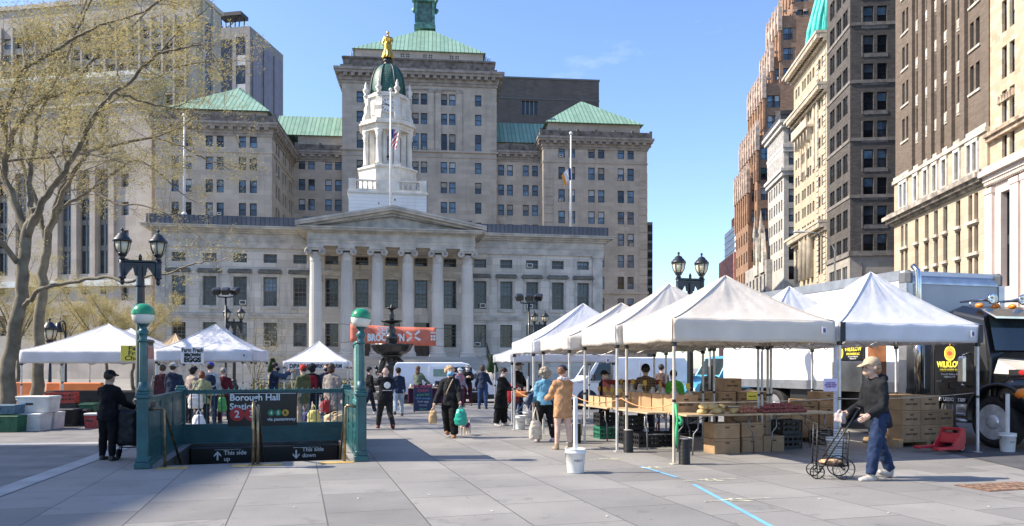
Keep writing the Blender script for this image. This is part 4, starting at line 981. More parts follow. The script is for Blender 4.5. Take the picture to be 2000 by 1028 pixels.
# ================= GROUND =================
def paving_mat():
    m,N,L,B=_new('plaza_paving'); B.inputs['Specular IOR Level'].default_value=.35
    tc=N.new('ShaderNodeTexCoord'); mp=N.new('ShaderNodeMapping'); mp.vector_type='TEXTURE'; mp.inputs['Rotation'].default_value=(0,0,TH+R(90)); L.new(tc.outputs['Object'],mp.inputs[0])
    mp2=N.new('ShaderNodeMapping'); mp2.inputs['Location'].default_value=(.2,.30,0); L.new(mp.outputs[0],mp2.inputs[0])
    br=N.new('ShaderNodeTexBrick'); L.new(mp2.outputs[0],br.inputs['Vector']); br.offset=.43; br.inputs['Scale'].default_value=1
    br.inputs['Brick Width'].default_value=1.25; br.inputs['Row Height'].default_value=1.0; br.inputs['Mortar Size'].default_value=.009; br.inputs['Mortar Smooth'].default_value=.4; br.inputs['Bias'].default_value=.1
    br.inputs['Color1'].default_value=_c((.262,.251,.232)); br.inputs['Color2'].default_value=_c((.212,.205,.192)); br.inputs['Mortar'].default_value=_c((.105,.098,.085))
    n1=node(N,'ShaderNodeTexNoise',Scale=.55,Detail=6,Roughness=.6); L.new(tc.outputs['Object'],n1.inputs['Vector'])
    n2=node(N,'ShaderNodeTexNoise',Scale=40,Detail=3); L.new(tc.outputs['Object'],n2.inputs['Vector'])
    n3=node(N,'ShaderNodeTexVoronoi',Scale=2.9); L.new(tc.outputs['Object'],n3.inputs['Vector'])
    # every slab its own tone, a few much darker replacements
    fv=N.new('ShaderNodeTexBrick'); L.new(mp2.outputs[0],fv.inputs['Vector']); fv.offset=.43
    for a_,b__ in(('Scale',1),('Brick Width',1.25),('Row Height',1.0),('Mortar Size',0),('Bias',-.62)): fv.inputs[a_].default_value=b__
    fv.inputs['Color1'].default_value=(1,1,1,1); fv.inputs['Color2'].default_value=(.74,.74,.75,1); fv.inputs['Mortar'].default_value=(1,1,1,1)
    n4=node(N,'ShaderNodeTexNoise',Scale=1.7,Detail=8,Roughness=.7,Distortion=.6); L.new(tc.outputs['Object'],n4.inputs['Vector'])
    st=mixc(N,L,ramp(N,L,n4.outputs['Fac'],.58,.72),mixc(N,L,1.0,br.outputs['Color'],fv.outputs['Color'],'MULTIPLY'),(.145,.14,.132))
    n5=node(N,'ShaderNodeTexVoronoi',Scale=.9); n5.feature='DISTANCE_TO_EDGE'; L.new(tc.outputs['Object'],n5.inputs['Vector'])
    n6=node(N,'ShaderNodeTexNoise',Scale=.5,Detail=2); L.new(tc.outputs['Object'],n6.inputs['Vector'])
    cr=node(N,'ShaderNodeMath',operation='LESS_THAN'); L.new(n5.outputs['Distance'],cr.inputs[0]); cr.inputs[1].default_value=.004
    cm=node(N,'ShaderNodeMath',operation='GREATER_THAN'); L.new(n6.outputs['Fac'],cm.inputs[0]); cm.inputs[1].default_value=.60
    ck=node(N,'ShaderNodeMath',operation='MULTIPLY'); L.new(cr.outputs[0],ck.inputs[0]); L.new(cm.outputs[0],ck.inputs[1])
    st=mixc(N,L,ck.outputs[0],st,(.11,.105,.1))
    hs=node(N,'ShaderNodeHueSaturation'); L.new(st,hs.inputs['Color'])
    v=N.new('ShaderNodeMapRange'); v.inputs[1].default_value=.3; v.inputs[2].default_value=.7; v.inputs[3].default_value=.82; v.inputs[4].default_value=1.16; L.new(n1.outputs['Fac'],v.inputs[0])
    v2=N.new('ShaderNodeMapRange'); v2.inputs[1].default_value=.3; v2.inputs[2].default_value=.7; v2.inputs[3].default_value=.93; v2.inputs[4].default_value=1.07; L.new(n2.outputs['Fac'],v2.inputs[0])
    mu=node(N,'ShaderNodeMath',operation='MULTIPLY'); L.new(v.outputs[0],mu.inputs[0]); L.new(v2.outputs[0],mu.inputs[1]); L.new(mu.outputs[0],hs.inputs['Value'])
    spot=node(N,'ShaderNodeMath',operation='LESS_THAN'); L.new(n3.outputs['Distance'],spot.inputs[0]); spot.inputs[1].default_value=.065
    c=mixc(N,L,spot.outputs[0],hs.outputs[0],(.14,.135,.13)); L.new(c,B.inputs['Base Color'])
    rr=N.new('ShaderNodeMapRange'); rr.inputs[3].default_value=.55; rr.inputs[4].default_value=.85; L.new(n1.outputs['Fac'],rr.inputs[0]); L.new(rr.outputs[0],B.inputs['Roughness'])
    ad=node(N,'ShaderNodeMath',operation='MULTIPLY'); L.new(n2.outputs['Fac'],ad.inputs[0]); ad.inputs[1].default_value=.2
    sb=node(N,'ShaderNodeMath',operation='SUBTRACT'); L.new(ad.outputs[0],sb.inputs[0]); L.new(br.outputs['Fac'],sb.inputs[1])
    bp=node(N,'ShaderNodeBump',Strength=.5,Distance=.012); L.new(sb.outputs[0],bp.inputs['Height']); L.new(bp.outputs[0],B.inputs['Normal'])
    return m
# stairwell rectangle in paving axes
WA=Vector((-5.85,12.02,0)); wu0,wv0=toPV(WA); WU0,WU1,WV0,WV1=wu0+.22,wu0+3.22,wv0+.0,wv0+3.95
b=MB(); B_=900
us=[-B_,WU0,WU1,B_]; vs=[-B_,WV0,WV1,B_]
for i in range(3):
    for j in range(3):
        if i==1 and j==1: continue
        b.quad(PV(us[i],vs[j]),PV(us[i+1],vs[j]),PV(us[i+1],vs[j+1]),PV(us[i],vs[j+1]))
g=b.build('ground',[paving_mat()]); tag(g,kind='structure')
# dark hexagon-block paving at left, with pale bands, aligned with the town hall
HXD=mat('dark_block_paving',(.175,.168,.158),.8,.16,1.3,.35,bscale=30); 
def strip(poly,z,name,m,kind='structure'):
    q=MB(); q.add([Vector((p.x,p.y,z)) for p in poly],[tuple(range(len(poly)))]); o=q.build(name,[m]); tag(o,kind=kind); return o
A0,A1=ground(0,952),ground(190,886); dd=(A1-A0).normalized()
far=A1+dd*34; near=A0-dd*6
strip([near,A1,far,far+Vector((-60,0,0)),near+Vector((-60,0,0))],.0025,'path',HXD)
PBD=mat('pale_paving_band',(.33,.33,.325),.8,.12,1.5,.2)
nn=Vector((dd.y,-dd.x,0))
strip([A0-dd*6+nn*.02,A1+dd*1.6+nn*.02,A1+dd*1.6+nn*.34,A0-dd*6+nn*.34],.008,'paving_band',PBD)
p0,p1=ground(-200,874),ground(192,868); strip([p0,p1,p1+Vector((0,.42,0)),p0+Vector((0,.42,0))],.008,'paving_band',PBD)
# roadway behind the stalls, lawn by the town hall
ASP=mat('asphalt',(.075,.075,.078),.85,.2,2,.3,bscale=30)
o0=BP.o-BP.n*9
strip([o0-BP.u*60-BP.n*7,o0+BP.u*40-BP.n*7,o0+BP.u*40+BP.n*.2,o0-BP.u*60+BP.n*.2],.0055,'road',ASP)
strip([SP.o+SP.u*120-SP.n*26,SP.o-SP.u*400-SP.n*26,SP.o-SP.u*400-SP.n*5,SP.o+SP.u*120-SP.n*5],.0070,'road',ASP)
# painted marks
BLUE=mat('blue_tape',(.16,.42,.72),.6,.08); CHK=mat('chalk',(.62,.62,.45),.9,.3,12)
def line(pa,pb,wd,m,name,label,cat,group,z=.005):
    d=(pb-pa).normalized(); n=Vector((-d.y,d.x,0))*wd/2; q=MB(); K=12
    for i in range(K):
        a=pa+(pb-pa)*i/K; c=pa+(pb-pa)*(i+1)/K; q.quad(a-n+Vector((0,0,z)),c-n+Vector((0,0,z)),c+n+Vector((0,0,z)),a+n+Vector((0,0,z)))
    return tag(q.build(name,[m]),label,cat,group)
line(ground(1252,912),ground(1323,933),.055,BLUE,'tape_line','short far strip of blue tape on the paving in front of the cream tent','tape line','blue tape strips on the paving')
line(ground(1355,947),ground(1515,1034),.06,BLUE,'tape_line','long near strip of blue tape running off the bottom of the photo','tape line','blue tape strips on the paving')
for px,py,s,lab in((1192,897,.45,'faint chalk arrow on the paving, farthest of the chalk marks'),(1277,914,.3,'small chalk mark beside the end of the far blue tape'),(1390,938,.5,'chalk arrow on the paving just above the long blue tape'),(1440,977,.5,'bright chalk arrow on the paving right of the long blue tape')):
    p=ground(px,py); q=MB(); rn=random.Random(px)
    def stroke(a,c,wd):
        d=(c-a).normalized(); n=Vector((-d.y,d.x,0))*wd; q.quad(*[v+Vector((0,0,.006)) for v in(a-n,c-n*.6,c+n*.6,a+n)])
    stroke(p-PV(s*.9,-.0),p+PV(s,.03),.012); stroke(p+PV(-.05,.1),p+PV(.12,-.12),.02); stroke(p+PV(-.13,-.06),p+PV(.13,-.13),.018); stroke(p+PV(-.2,.03),p+PV(.1,.06),.022)
    tag(q.build('chalk_mark',[CHK]),lab,'chalk mark','chalk marks on the paving')
p=ground(1960,951); lt=random.Random(12); LW=mat('litter_pale',(.6,.58,.54),.8,.1)
gr=empty('drain_cover',p,TH,'rusty brown square cover set in the paving at the right edge','drain cover')
q=MB(); q.bbox((0,0,.004),(1.1,.55,.012),b=.004); q.build('frame',[mat('rust',(.16,.085,.05),.85,.3,6,.4)],gr)
q=MB()
for i in range(9):
    for j in range(4): q.bbox((-.46+i*.115,-.19+j*.125,.012),(.085,.09,.008),b=.003)
q.build('cover',[mat('rust_pale',(.24,.15,.10),.85,.3,8,.4)],gr)

for i,(px,py) in enumerate(((838,968),(1600,976),(1930,991),(575,992),(1060,893),(1735,1003),(1185,1010),(700,975),(960,1000))):
    p=ground(px,py); q=MB(); a=lt.uniform(0,3); n=6; rr=[lt.uniform(.010,.022) for _ in range(n)]
    q.add([(rr[k]*math.cos(a+k),rr[k]*math.sin(a+k)*1.0,.004+.006*(k%2)) for k in range(n)],[tuple(range(n))]); o=q.build('paper_scrap',[LW]); o.location=p+Vector((0,0,.004)); tag(o,'tiny pale scrap of litter lying on the open paving','litter','scraps of litter on the paving')
# ================= PEOPLE =================
SKIN=lambda c:mat('skin',c,.55,.06,8,.05,spec=.35)
def hairmat(c): return mat('hair',c,.6,.35,26,.7,bscale=40,spec=.35)
EYE=mat('eye_dark',(.02,.015,.012),.3,.1); LIP=mat('lip',(.32,.12,.10),.5,.1)
TAN,PALE,BROWN=(.52,.33,.24),(.60,.41,.32),(.20,.11,.07)
def ragged(me,amt,sc,seed=0):
    for v in me.vertices:
        p=v.co*sc+Vector((seed*3.1,seed,0)); v.co+=Vector((noise.noise(p),noise.noise(p+Vector((7,3,1))),noise.noise(p+Vector((1,9,4)))))*amt
def person(label,loc,face=0,H=1.70,skin=PALE,top=(.02,.02,.025),trouser=(.02,.02,.025),shoe=(.05,.04,.035),hair=(.05,.035,.025),
           style='short',hat=None,hatc=(.02,.02,.02),mask=None,hem=.47,collar=True,sleeve=1.0,legs=((4,4,3),(-4,4,3)),arms=((5,10,12,0),(5,10,12,0)),
           lean=0,nod=0,turn=0,bulk=1.0,robe=0,bare=False,flare=1.0,voxel=.02,scarf=None,topmat=None,vest=None,group=None,hood=None,fine=False,lboot=.05,open_=None):
    root=empty('person',loc,R(face),label,'person',group)
    h=H/1.0; k=.55+.40*bulk
    Rx=lambda a:Matrix.Rotation(R(a),3,'X'); Ry=lambda a:Matrix.Rotation(R(a),3,'Y'); Rz=lambda a:Matrix.Rotation(R(a),3,'Z')
    # legs (index 0 = person's left = +x); facing -y
    J={}
    hipz=.525*h; feet=[]
    for i,sx in((0,1),(1,-1)):
        fl,kn,ab=legs[i]
        hp=Vector((sx*.052*h,0,hipz)); d=Ry(-sx*ab)@(Rx(-fl)@Vector((0,0,-1))); kne=hp+d*.245*h
        d2=Ry(-sx*ab)@(Rx(-fl+kn)@Vector((0,0,-1))); an=kne+d2*.235*h; J[i]=(hp,kne,an,d2); feet.append(an.z)
    dz=.045*h-min(feet)
    for i in(0,1): J[i]=tuple(p+Vector((0,0,dz)) for p in J[i][:3])+(J[i][3],)
    pel=Vector((0,0,hipz+dz)); T=Rx(lean)     # lean forward = towards -y
    def tp(x,y,z): return pel+T@Vector((x*h,y*h,(z-.525)*h))
    sh={};A={}
    for i,sx in((0,1),(1,-1)):
        s=tp(sx*.094*min(k,1.15),0,.784); fl,ab,el,inw=arms[i]
        B0=T@Ry(-sx*ab)@Rx(-fl); 
        e=s+B0@Vector((0,0,-1))*.172*h
        Bf=T@Ry(-sx*ab)@Rx(-fl)@Rz(-sx*inw)@Rx(-el); wv=Bf@Vector((0,0,-1)); wr=e+wv*.152*h
        A[i]=(s,e,wr,wv,Bf)
    neck=tp(0,.005,.83); HR=T@Rz(turn)@Rx(nod); hb=tp(0,-.008,.852)
    def hp_(x,y,z): return hb+HR@Vector((x,y,z))*h*1.1
    # --- body, one continuous surface
    b=MB()
    b.tube([tp(0,0,.50),tp(0,.0,.60),tp(0,0,.70),tp(0,0,.78),tp(0,0,.815)],[.088*h,.078*h,.088*h,.078*h,.045*h],12,flat=.7)
    b.tube([tp(0,0,.78),neck,hb+HR@Vector((0,0,.02))*h],[.05*h,.036*h,.034*h],10)
    b.ell(hp_(0,.004,.07),(.046*h,.054*h,.065*h),14,10,rot=HR); b.ell(hp_(0,-.016,.034),(.034*h,.036*h,.034*h),12,8,rot=HR)
    b.tube([hp_(0,-.048,.075),hp_(0,-.062,.052)],[.007*h,.012*h],6)
    for sx in(-1,1):
        b.ell(hp_(sx*.047,.006,.062),(.008*h,.014*h,.019*h),8,6,rot=HR); b.ell(hp_(sx*.017,-.042,.082),(.014*h,.01*h,.007*h),8,6,rot=HR)
    for i in(0,1):
        s,e,wr,wv,Bf=A[i]; hp,kn,an,d2=J[i]
        b.tube([tp((1,-1)[i]*.05,0,.785),s,(s+e)/2,e,(e*2+wr)/3,wr,wr+wv*.03*h],[.045*h,.04*h,.032*h,.027*h,.028*h,.019*h,.018*h],10)
        b.tube([hp+Vector((0,0,.02*h)),(hp+kn)/2,kn,(kn*2+an)/3+Vector((0,.008*h,0)),an],[.062*h,.05*h,.035*h,.036*h,.023*h],10)
        b.tube([an+Vector((0,.012*h,-.01*h)),an+Vector((0,-.05*h,-.026*h))],[.022*h,.019*h],8)
    me=smooth_mesh(b,.012 if fine else .017,2,'person'); me.materials.append(SKIN(skin)); 
    # hands with separate fingers, eyes and mouth belong to the same mesh
    x=MB()
    for i,sx in((0,1),(1,-1)):
        s,e,wr,wv,Bf=A[i]; q=lambda a,bb,c:wr+Bf@Vector((a*sx,bb,c))*h      # a: away from body, -b: forward, c: along hand is negative
        # palm faces the thigh: thickness along x
        x.M=None; x.tube([q(0,0,.006),q(0,-.002,-.02),q(0,-.002,-.05)],[.012*h,.0125*h,.011*h],10,flat=2.0)
        for f_,(yo,ln,cu) in enumerate(((-.017,.036,.9),(-.006,.041,1),(.005,.038,1.05),(.015,.030,1.15))):
            x.tube([q(0,yo,-.048),q(-.004*cu,yo,-.048-ln*.45),q(-.014*cu,yo,-.048-ln*.8),q(-.024*cu,yo,-.048-ln*.92)],[.0062*h,.0058*h,.0052*h,.004*h],6)
        x.tube([q(-.002,-.014,-.014),q(-.008,-.03,-.033),q(-.014,-.034,-.052)],[.008*h,.0068*h,.005*h],6)
    for sx in(-1,1): x.ell(hp_(sx*.0175,-.0495,.073),(.0065*h,.004*h,.0042*h),8,6,1,rot=HR)
    x.ell(hp_(0,-.0505,.026),(.014*h,.004*h,.004*h),8,6,2,rot=HR)
    hm=x.mesh('t',[]); bm=bmesh.new(); bm.from_mesh(me); bm.from_mesh(hm); bm.to_mesh(me); bm.free()
    me.materials.append(EYE); me.materials.append(LIP)
    mesh_obj('body',me,root)
    # --- hair
    if style!='bald' and style!='none':
        b=MB(); hs=hairmat(hair)
        b.ell(hp_(0,.016,.086),(.055*h,.062*h,.062*h),14,10,rot=HR)
        if style in('bob','long','big'): 
            b.ell(hp_(0,.026,.055),(.058*h,.048*h,.066*h),14,10,rot=HR)
        if style=='long':
            b.tube([hp_(0,.03,.05),hp_(0,.04,.0),hp_(0,.045,-.08)],[.056*h,.058*h,.04*h],10,flat=.6)
        if style in('curly','big'):
            rn=random.Random(int(abs(loc[0])*100)); rr=.066 if style=='curly' else .078
            for q in range(46):
                th=rn.uniform(0,6.28); ph=rn.uniform(-.35,1.5); v=Vector((math.cos(th)*math.cos(ph),math.sin(th)*math.cos(ph),math.sin(ph)))
                if v.y<-.35 and v.z<.55: continue
                b.ell(hp_(v.x*rr*.82,.012+v.y*rr*.85,.072+v.z*rr*.8),.021*h,7,5)
        if style=='bun': b.ell(hp_(0,.066,.10),.026*h,10,7)
        hm=smooth_mesh(b,.013,1,'hair'); ragged(hm,.010,55); hm.materials.append(hs); mesh_obj('hair',hm,root)
    if hat:
        b=MB(); hc=cloth(hatc)
        if hat=='cap':
            b.ell(hp_(0,.008,.098),(.06*h,.066*h,.052*h),16,9,rot=HR); b.tube([hp_(0,-.035,.098),hp_(0,-.075,.092),hp_(0,-.1,.086)],[.046*h,.044*h,.03*h],10,flat=.22)
        elif hat=='beanie':
            b.ell(hp_(0,.008,.096),(.062*h,.068*h,.064*h),16,10,rot=HR); b.tube([hp_(0,.004,.068),hp_(0,.006,.092)],[.064*h,.064*h],16); 
        elif hat=='straw':
            b.ell(hp_(0,.006,.105),(.057*h,.062*h,.046*h),14,8,rot=HR); b.tube([hp_(0,.006,.09),hp_(0,.006,.098)],[.11*h,.106*h],20)
        hm=smooth_mesh(b,.013,1,'hat'); hm.materials.append(hc); mesh_obj('hat',hm,root)
    if mask:
        b=MB(); b.ell(hp_(0,-.024,.035),(.046*h,.052*h,.039*h),12,8,rot=HR); hm=smooth_mesh(b,.012,1,'face_mask'); hm.materials.append(cloth(mask)); mesh_obj('face_mask',hm,root)
    if scarf:
        b=MB(); 
        for q in range(9): a=2*math.pi*q/9; b.ell(tp(.05*math.cos(a),.012+.05*math.sin(a),.838+.008*(q%2)),.026*h,8,6)
        b.tube([tp(.03,-.05,.82),tp(.035,-.075,.74),tp(.03,-.075,.66)],[.03*h,.03*h,.026*h],8,flat=.5)
        hm=smooth_mesh(b,.016,1,'scarf'); ragged(hm,.012,30); hm.materials.append(scarf); mesh_obj('scarf',hm,root)
    # --- trousers
    if not bare:
        b=MB(); g=.010*h
        b.tube([tp(0,0,.47),tp(0,.0,.53),tp(0,0,.60)],[.09*h*k,.094*h*k,.084*h*k],14,flat=.78)
        for i in(0,1):
            hp,kn,an,d2=J[i]; w=flare
            b.tube([hp+Vector((0,0,.03*h)),(hp+kn)/2,kn,(kn+an)/2+Vector((0,.006*h,0)),an+Vector((0,.002*h,.004*h))],[.072*h*k,.060*h*(.5+.5*w),.047*h*w,.043*h*w,.037*h*w],12)
        hm=smooth_mesh(b,voxel,2,'trousers'); ragged(hm,.012,14,1); ragged(hm,.006,30,4); hm.materials.append(cloth(trouser)); mesh_obj('trousers',hm,root)
    # --- shoes
    for i in(0,1):
        hp,kn,an,d2=J[i]; b=MB(); f=Vector((0,-1,0)); ft=(kn-an).normalized(); pit=math.atan2(-(d2.y),-d2.z) if d2.z<-.2 else 0
        Rf=Rx(math.degrees(pit)*.75) if abs(pit)>.25 else Matrix.Identity(3); fo=lambda y,z,x_=0:an+Rf@Vector((x_*h,y*h,z*h))
        b.tube([fo(.028,-.03),fo(.0,-.03),fo(-.05,-.034),fo(-.095,-.038)],[.024*h,.029*h,.029*h,.019*h],10); b.tube([fo(.006,-.03),fo(.004,lboot*.2+.002)],[.030*h,.028*h],10)
        hm=smooth_mesh(b,.012,1,'shoe')
        zmin=min(v.co.z for v in hm.vertices)
        if abs(pit)<=.25:
            for v in hm.vertices: v.co.z=max(v.co.z,.004)
        hm.materials.append(mat('shoe',shoe,.6,.15,10,.1)); mesh_obj('shoe',hm,root)
    # --- top / coat
    b=MB(); hz=hem; w=1.0+(.12 if robe else 0)
    tz=[hz,(hz+.6)/2,.60,.70,.78,.818]; tr=[.121*k*w*(1+robe*.25),.115*k*w,.104*k*w,.105*k,.086*k,.048]
    pts=[tp(0,0,max(z,.45)) if z>=.45 else (tp(0,0,.45)+Vector((0,0,(z-.45)*h))) for z in tz]
    b.tube(pts,[r*h for r in tr],16,flat=.76)
    for i,sx in((0,1),(1,-1)):
        s,e,wr,wv,Bf=A[i]; end=e+(wr-e)*sleeve if sleeve>.3 else (s+e)/2
        b.ell(s,(.046*h*min(k,1.15),.046*h,.042*h),10,8)
        ps=[tp(sx*.05,0,.782),s,(s+e)/2,e,(e+end)/2,end] if sleeve>.3 else [tp(sx*.05,0,.79),s,end]
        b.tube(ps,([.056,.051,.046,.041,.038,.033] if sleeve>.3 else [.056,.05,.045]) and [r*h*(.6+.4*k) for r in ([.056,.051,.046,.041,.038,.033] if sleeve>.3 else [.056,.05,.045])],12)
    if collar: b.tube([tp(0,.006,.80),tp(0,.008,.845)],[.056*h,.046*h],12)
    if hood: b.ell(tp(0,.055,.82),(.075*h,.05*h,.04*h),10,8)
    hm=smooth_mesh(b,voxel,2,'coat'); ragged(hm,.020,8,2); ragged(hm,.008,24,5); hm.materials.append(topmat or cloth(top)); mesh_obj('robe' if robe else 'jacket',hm,root)
    if vest:
        b=MB(); b.tube([tp(0,0,.5),tp(0,0,.6),tp(0,0,.70),tp(0,0,.78),tp(0,0,.81)],[.108*h*k,.104*h*k,.11*h*k,.104*h*k,.07*h],14,flat=.8); hm=smooth_mesh(b,voxel,1,'vest'); hm.materials.append(cloth(vest)); mesh_obj('vest',hm,root)
    root['hand_l']=list(A[0][2]+A[0][3]*.07*h); root['hand_r']=list(A[1][2]+A[1][3]*.07*h)
    return root
def hand(p,side):
    m=Matrix.Translation(p.location)@Matrix.Rotation(p.rotation_euler.z,4,'Z'); return m@Vector(p['hand_l' if side=='l' else 'hand_r'])
def bag(name,label,pos,size,col,rz=0,handle=.16,flare=1.1,cat='bag',group=None,rough=.8,crush=.02,seed=1):
    """soft bag hanging from pos (where the hand holds it)"""
    w,d,hh=size; b=MB(); n=16; rings=[(0,.86),(.04,1.0),(.35,flare),(.7,.98),(.92,.8),(1.0,.62)]
    b.lathe([(r*.5,-handle-hh+z*hh) for z,r in rings],n); 
    for i,v in enumerate(b.v): b.v[i]=(v[0]*w,v[1]*d,v[2])
    root=empty(name,pos,rz,label,cat,group)
    sm=smooth_mesh(b,.018,1,'bag'); ragged(sm,crush,14,seed); sm.materials.append(mat('bag',col,rough,.12,10,.3)); mesh_obj('sack',sm,root)
    q=MB()
    for sy in(-1,1): q.tube([(-w*.22,sy*d*.12,-handle-.02),(-w*.12,sy*d*.06,-handle*.4),(0,sy*.008,0),(w*.12,sy*d*.06,-handle*.4),(w*.22,sy*d*.12,-handle-.02)],.012,6)
    q.build('handle',[mat('bag',col,rough,.12,10,.3)],root); return root
# ================= SUBWAY ENTRANCE =================
TEAL=mat('teal_paint',(.016,.105,.112),.42,.2,3.5,.2,bscale=22,coat=.15,col2=(.010,.062,.070)); TEAL2=mat('teal_paint_light',(.05,.22,.22),.4,.15,5,.1)
BRASS=mat('worn_brass',(.27,.215,.135),.38,.25,9,.1,metal=.8); SGN=mat('sign_black',(.006,.006,.007),.35,.1); LWH=mat('letter_white',(.75,.75,.73),.5,.03)
sub=empty('subway_entrance',PV(wu0,wv0),TH,'teal iron subway stair entrance with two globe lamps and a black station sign','subway entrance')
W_,D_=3.40,3.95
SUBI=(Matrix.Translation(PV(wu0,wv0))@Matrix.Rotation(TH,4,'Z')).inverted()
def subx(px,ly):
    """local x of the column px on the entrance's plane y = ly"""
    o=SUBI@Vector((0,0,0)); d_=SUBI.to_3x3()@Vector(((px-CX)/F,1,0)); t=(ly-o.y)/d_.y; return o.x+d_.x*t
x0w,x1w=.22,3.22
def lp(wx,wy): return (wx,wy)
# stair pit
pit=MB(); 
pit.add([(x0w,0,0),(x0w,D_,0),(x0w,D_,-2.6),(x0w,0,-2.6)],[(0,1,2,3)]); pit.add([(x1w,0,0),(x1w,D_,0),(x1w,D_,-2.6),(x1w,0,-2.6)],[(3,2,1,0)]); pit.add([(x0w,D_,0),(x1w,D_,0),(x1w,D_,-2.6),(x0w,D_,-2.6)],[(0,1,2,3)])
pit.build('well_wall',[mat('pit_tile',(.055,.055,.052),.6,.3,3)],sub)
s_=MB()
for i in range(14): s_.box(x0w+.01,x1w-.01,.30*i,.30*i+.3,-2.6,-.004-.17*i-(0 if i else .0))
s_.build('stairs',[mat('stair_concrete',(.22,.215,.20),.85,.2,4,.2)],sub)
for a,c in((x0w+.0,x0w+.45),(1.33,2.12),(x1w-.5,x1w+.05)): n_=MB(); n_.box(a,c,-.22,.02,-.05,.009); n_.build('stair_nosing',[mat('yellow_strip',(.52,.34,.10),.7,.2,5,.2)],sub)
bm_=MB(); bm_.bbox(((x0w+x1w)/2,D_-.25,-.36),(x1w-x0w-.04,.25,.62),b=.02); bo=bm_.build('header_beam',[SGN],sub)
yb=D_-.385
xu,xd=subx(437,yb),subx(590,yb)
text('This side\nup',.125,LWH,bo,(xu,yb,-.235),align='LEFT',bold=.002); text('This side\ndown',.125,LWH,bo,(xd,yb,-.21),align='LEFT',bold=.002)
for x,sg in((xu-.12,1),(xd-.12,-1)):
    ar=MB()
    ar.box(x-.017,x+.017,yb-.003,yb,-.32,-.15); t=-.13 if sg>0 else -.34
    for sx in(-1,1): ar.prism([(x,t),(x+sx*.07,t-sg*.08),(x+sx*.07,t-sg*.12),(x,t-sg*.045)],yb-.004,yb-.0005)
    ar.box(x-.06,x+.46,yb-.003,yb,-.105,-.099)
    ar.build('direction_arrow',[LWH],bo)
def post(x,y,hh,nm='corner_post'):
    m=MB(); m.bbox((x,y,.05),(.235,.235,.10),b=.01); m.bbox((x,y,.14),(.205,.205,.09),b=.015); m.bbox((x,y,.64),(.165,.165,.96),b=.018)
    for f_ in range(4):
        m.M=Matrix.Translation((x,y,0))@Matrix.Rotation(R(90*f_),4,'Z'); m.box(-.05,.05,-.088,-.08,.28,1.0); m.M=None
    m.bbox((x,y,1.14),(.215,.215,.07),b=.015); m.bbox((x,y,1.195),(.18,.18,.05),b=.015)
    return m
for x,lean_ in((0,0),(W_,.12)):
    y=0.0; m=post(x,y,0); H0=1.21
    m.lathe([(.085,H0),(.10,H0+.03),(.075,H0+.08),(.07,H0+.16)],10,(x,y,0)); m.lathe([(.062,H0+.15),(.060,2.0)],8,(x,y,0),smooth=False)
    m.lathe([(.07,2.0),(.085,2.02),(.055,2.06),(.07,2.12),(.09,2.17),(.06,2.2),(.05,2.24),(.085,2.275),(.1,2.29)],14,(x,y,0))
    po=m.build('lamp_post',[TEAL],sub)
    g=MB(); Mx=Matrix.Translation((x,y,2.45))@Matrix.Rotation(lean_,4,'Y'); g.M=Mx; pr=[]
    for i in range(9): a=math.pi/2*i/8; pr.append((.172*math.cos(a)+.002,.168*math.sin(a)))
    g.lathe([(.178,-.012)]+pr,24); gd=g.build('globe_cap',[mat('globe_green',(.015,.24,.10),.22,.1,2,coat=.6)],po)
    g=MB(); g.M=Mx; g.lathe([(.09,-.16),(.13,-.135),(.158,-.09),(.17,-.03),(.171,-.012)],24); g.build('globe_glass',[mat('globe_milk',(.70,.68,.60),.3,.05,2)],po)
    mc=MB(); mx=x+(.02 if x==0 else -.10)
    # map case along the side, beyond the post
    mc.bbox((x-.02,.46,1.50),(.09,.62,1.02),b=.02); mc.bbox((x-.02,.46,2.03),(.12,.66,.06),b=.02); mc.bbox((x-.02,.46,.99),(.14,.7,.10),b=.02)
    mco=mc.build('map_case',[TEAL2 if x else SGN],sub)
    p_=MB(); sx=1 if x==0 else -1; xx=x-.02+sx*.048
    p_.box(min(xx,xx+.004*sx),max(xx,xx+.004*sx),.19,.73,1.08,1.95); p_.build('poster',[mat('map_poster_green',(.34,.44,.36),.25,.35,2,col2=(.20,.34,.28)) if x else mat('map_poster_grey',(.20,.19,.19),.2,.3,2,col2=(.09,.09,.09))],mco)
    if x==0:
        q=MB(); q.box(xx+.004,xx+.006,.20,.72,1.74,1.94); q.build('poster_band',[mat('poster_red',(.40,.13,.11),.4)],mco)
        q=MB(); 
        for i in range(10):
            a0=math.pi*.62+i*.11; q.quad((xx+.0065,.62-.02*i,1.50-.16*math.sin(i/10*1.5)),(xx+.0065,.60-.02*i,1.50-.16*math.sin((i+1)/10*1.5)),(xx+.0065,.60-.02*i,1.44-.16*math.sin((i+1)/10*1.5)),(xx+.0065,.62-.02*i,1.44-.16*math.sin(i/10*1.5)))
        q.build('poster_stroke',[LWH],mco)
# far corner posts, railings, low panels
def panel_side(x,y0,y1,name):
    m=MB(); m.box(x-.045,x+.045,y0,y1,1.02,1.09); m.box(x-.06,x+.06,y0,y1,1.09,1.115); m.box(x-.04,x+.04,y0,y1,.06,.42); m.box(x-.055,x+.055,y0,y1,.42,.47); m.box(x-.06,x+.06,y0,y1,0,.06)
    n=3
    for i in range(n+1): y=y0+(y1-y0)*i/n; m.box(x-.05,x+.05,y-.04,y+.04,.06,1.05)
    for i in range(n): a=y0+(y1-y0)*i/n+.1; c=y0+(y1-y0)*(i+1)/n-.1; m.box(x-.03,x+.03,a-.06,c+.06,.47,1.02); m.box(x-.042,x+.042,a,c,.56,.94); m.box(x-.048,x+.048,a+.0,c,.12,.36)
    return m.build(name,[TEAL],sub)
panel_side(0,.1,D_+.1,'side_panel'); panel_side(W_,.1,D_+.1,'side_panel')
yb=D_+.12
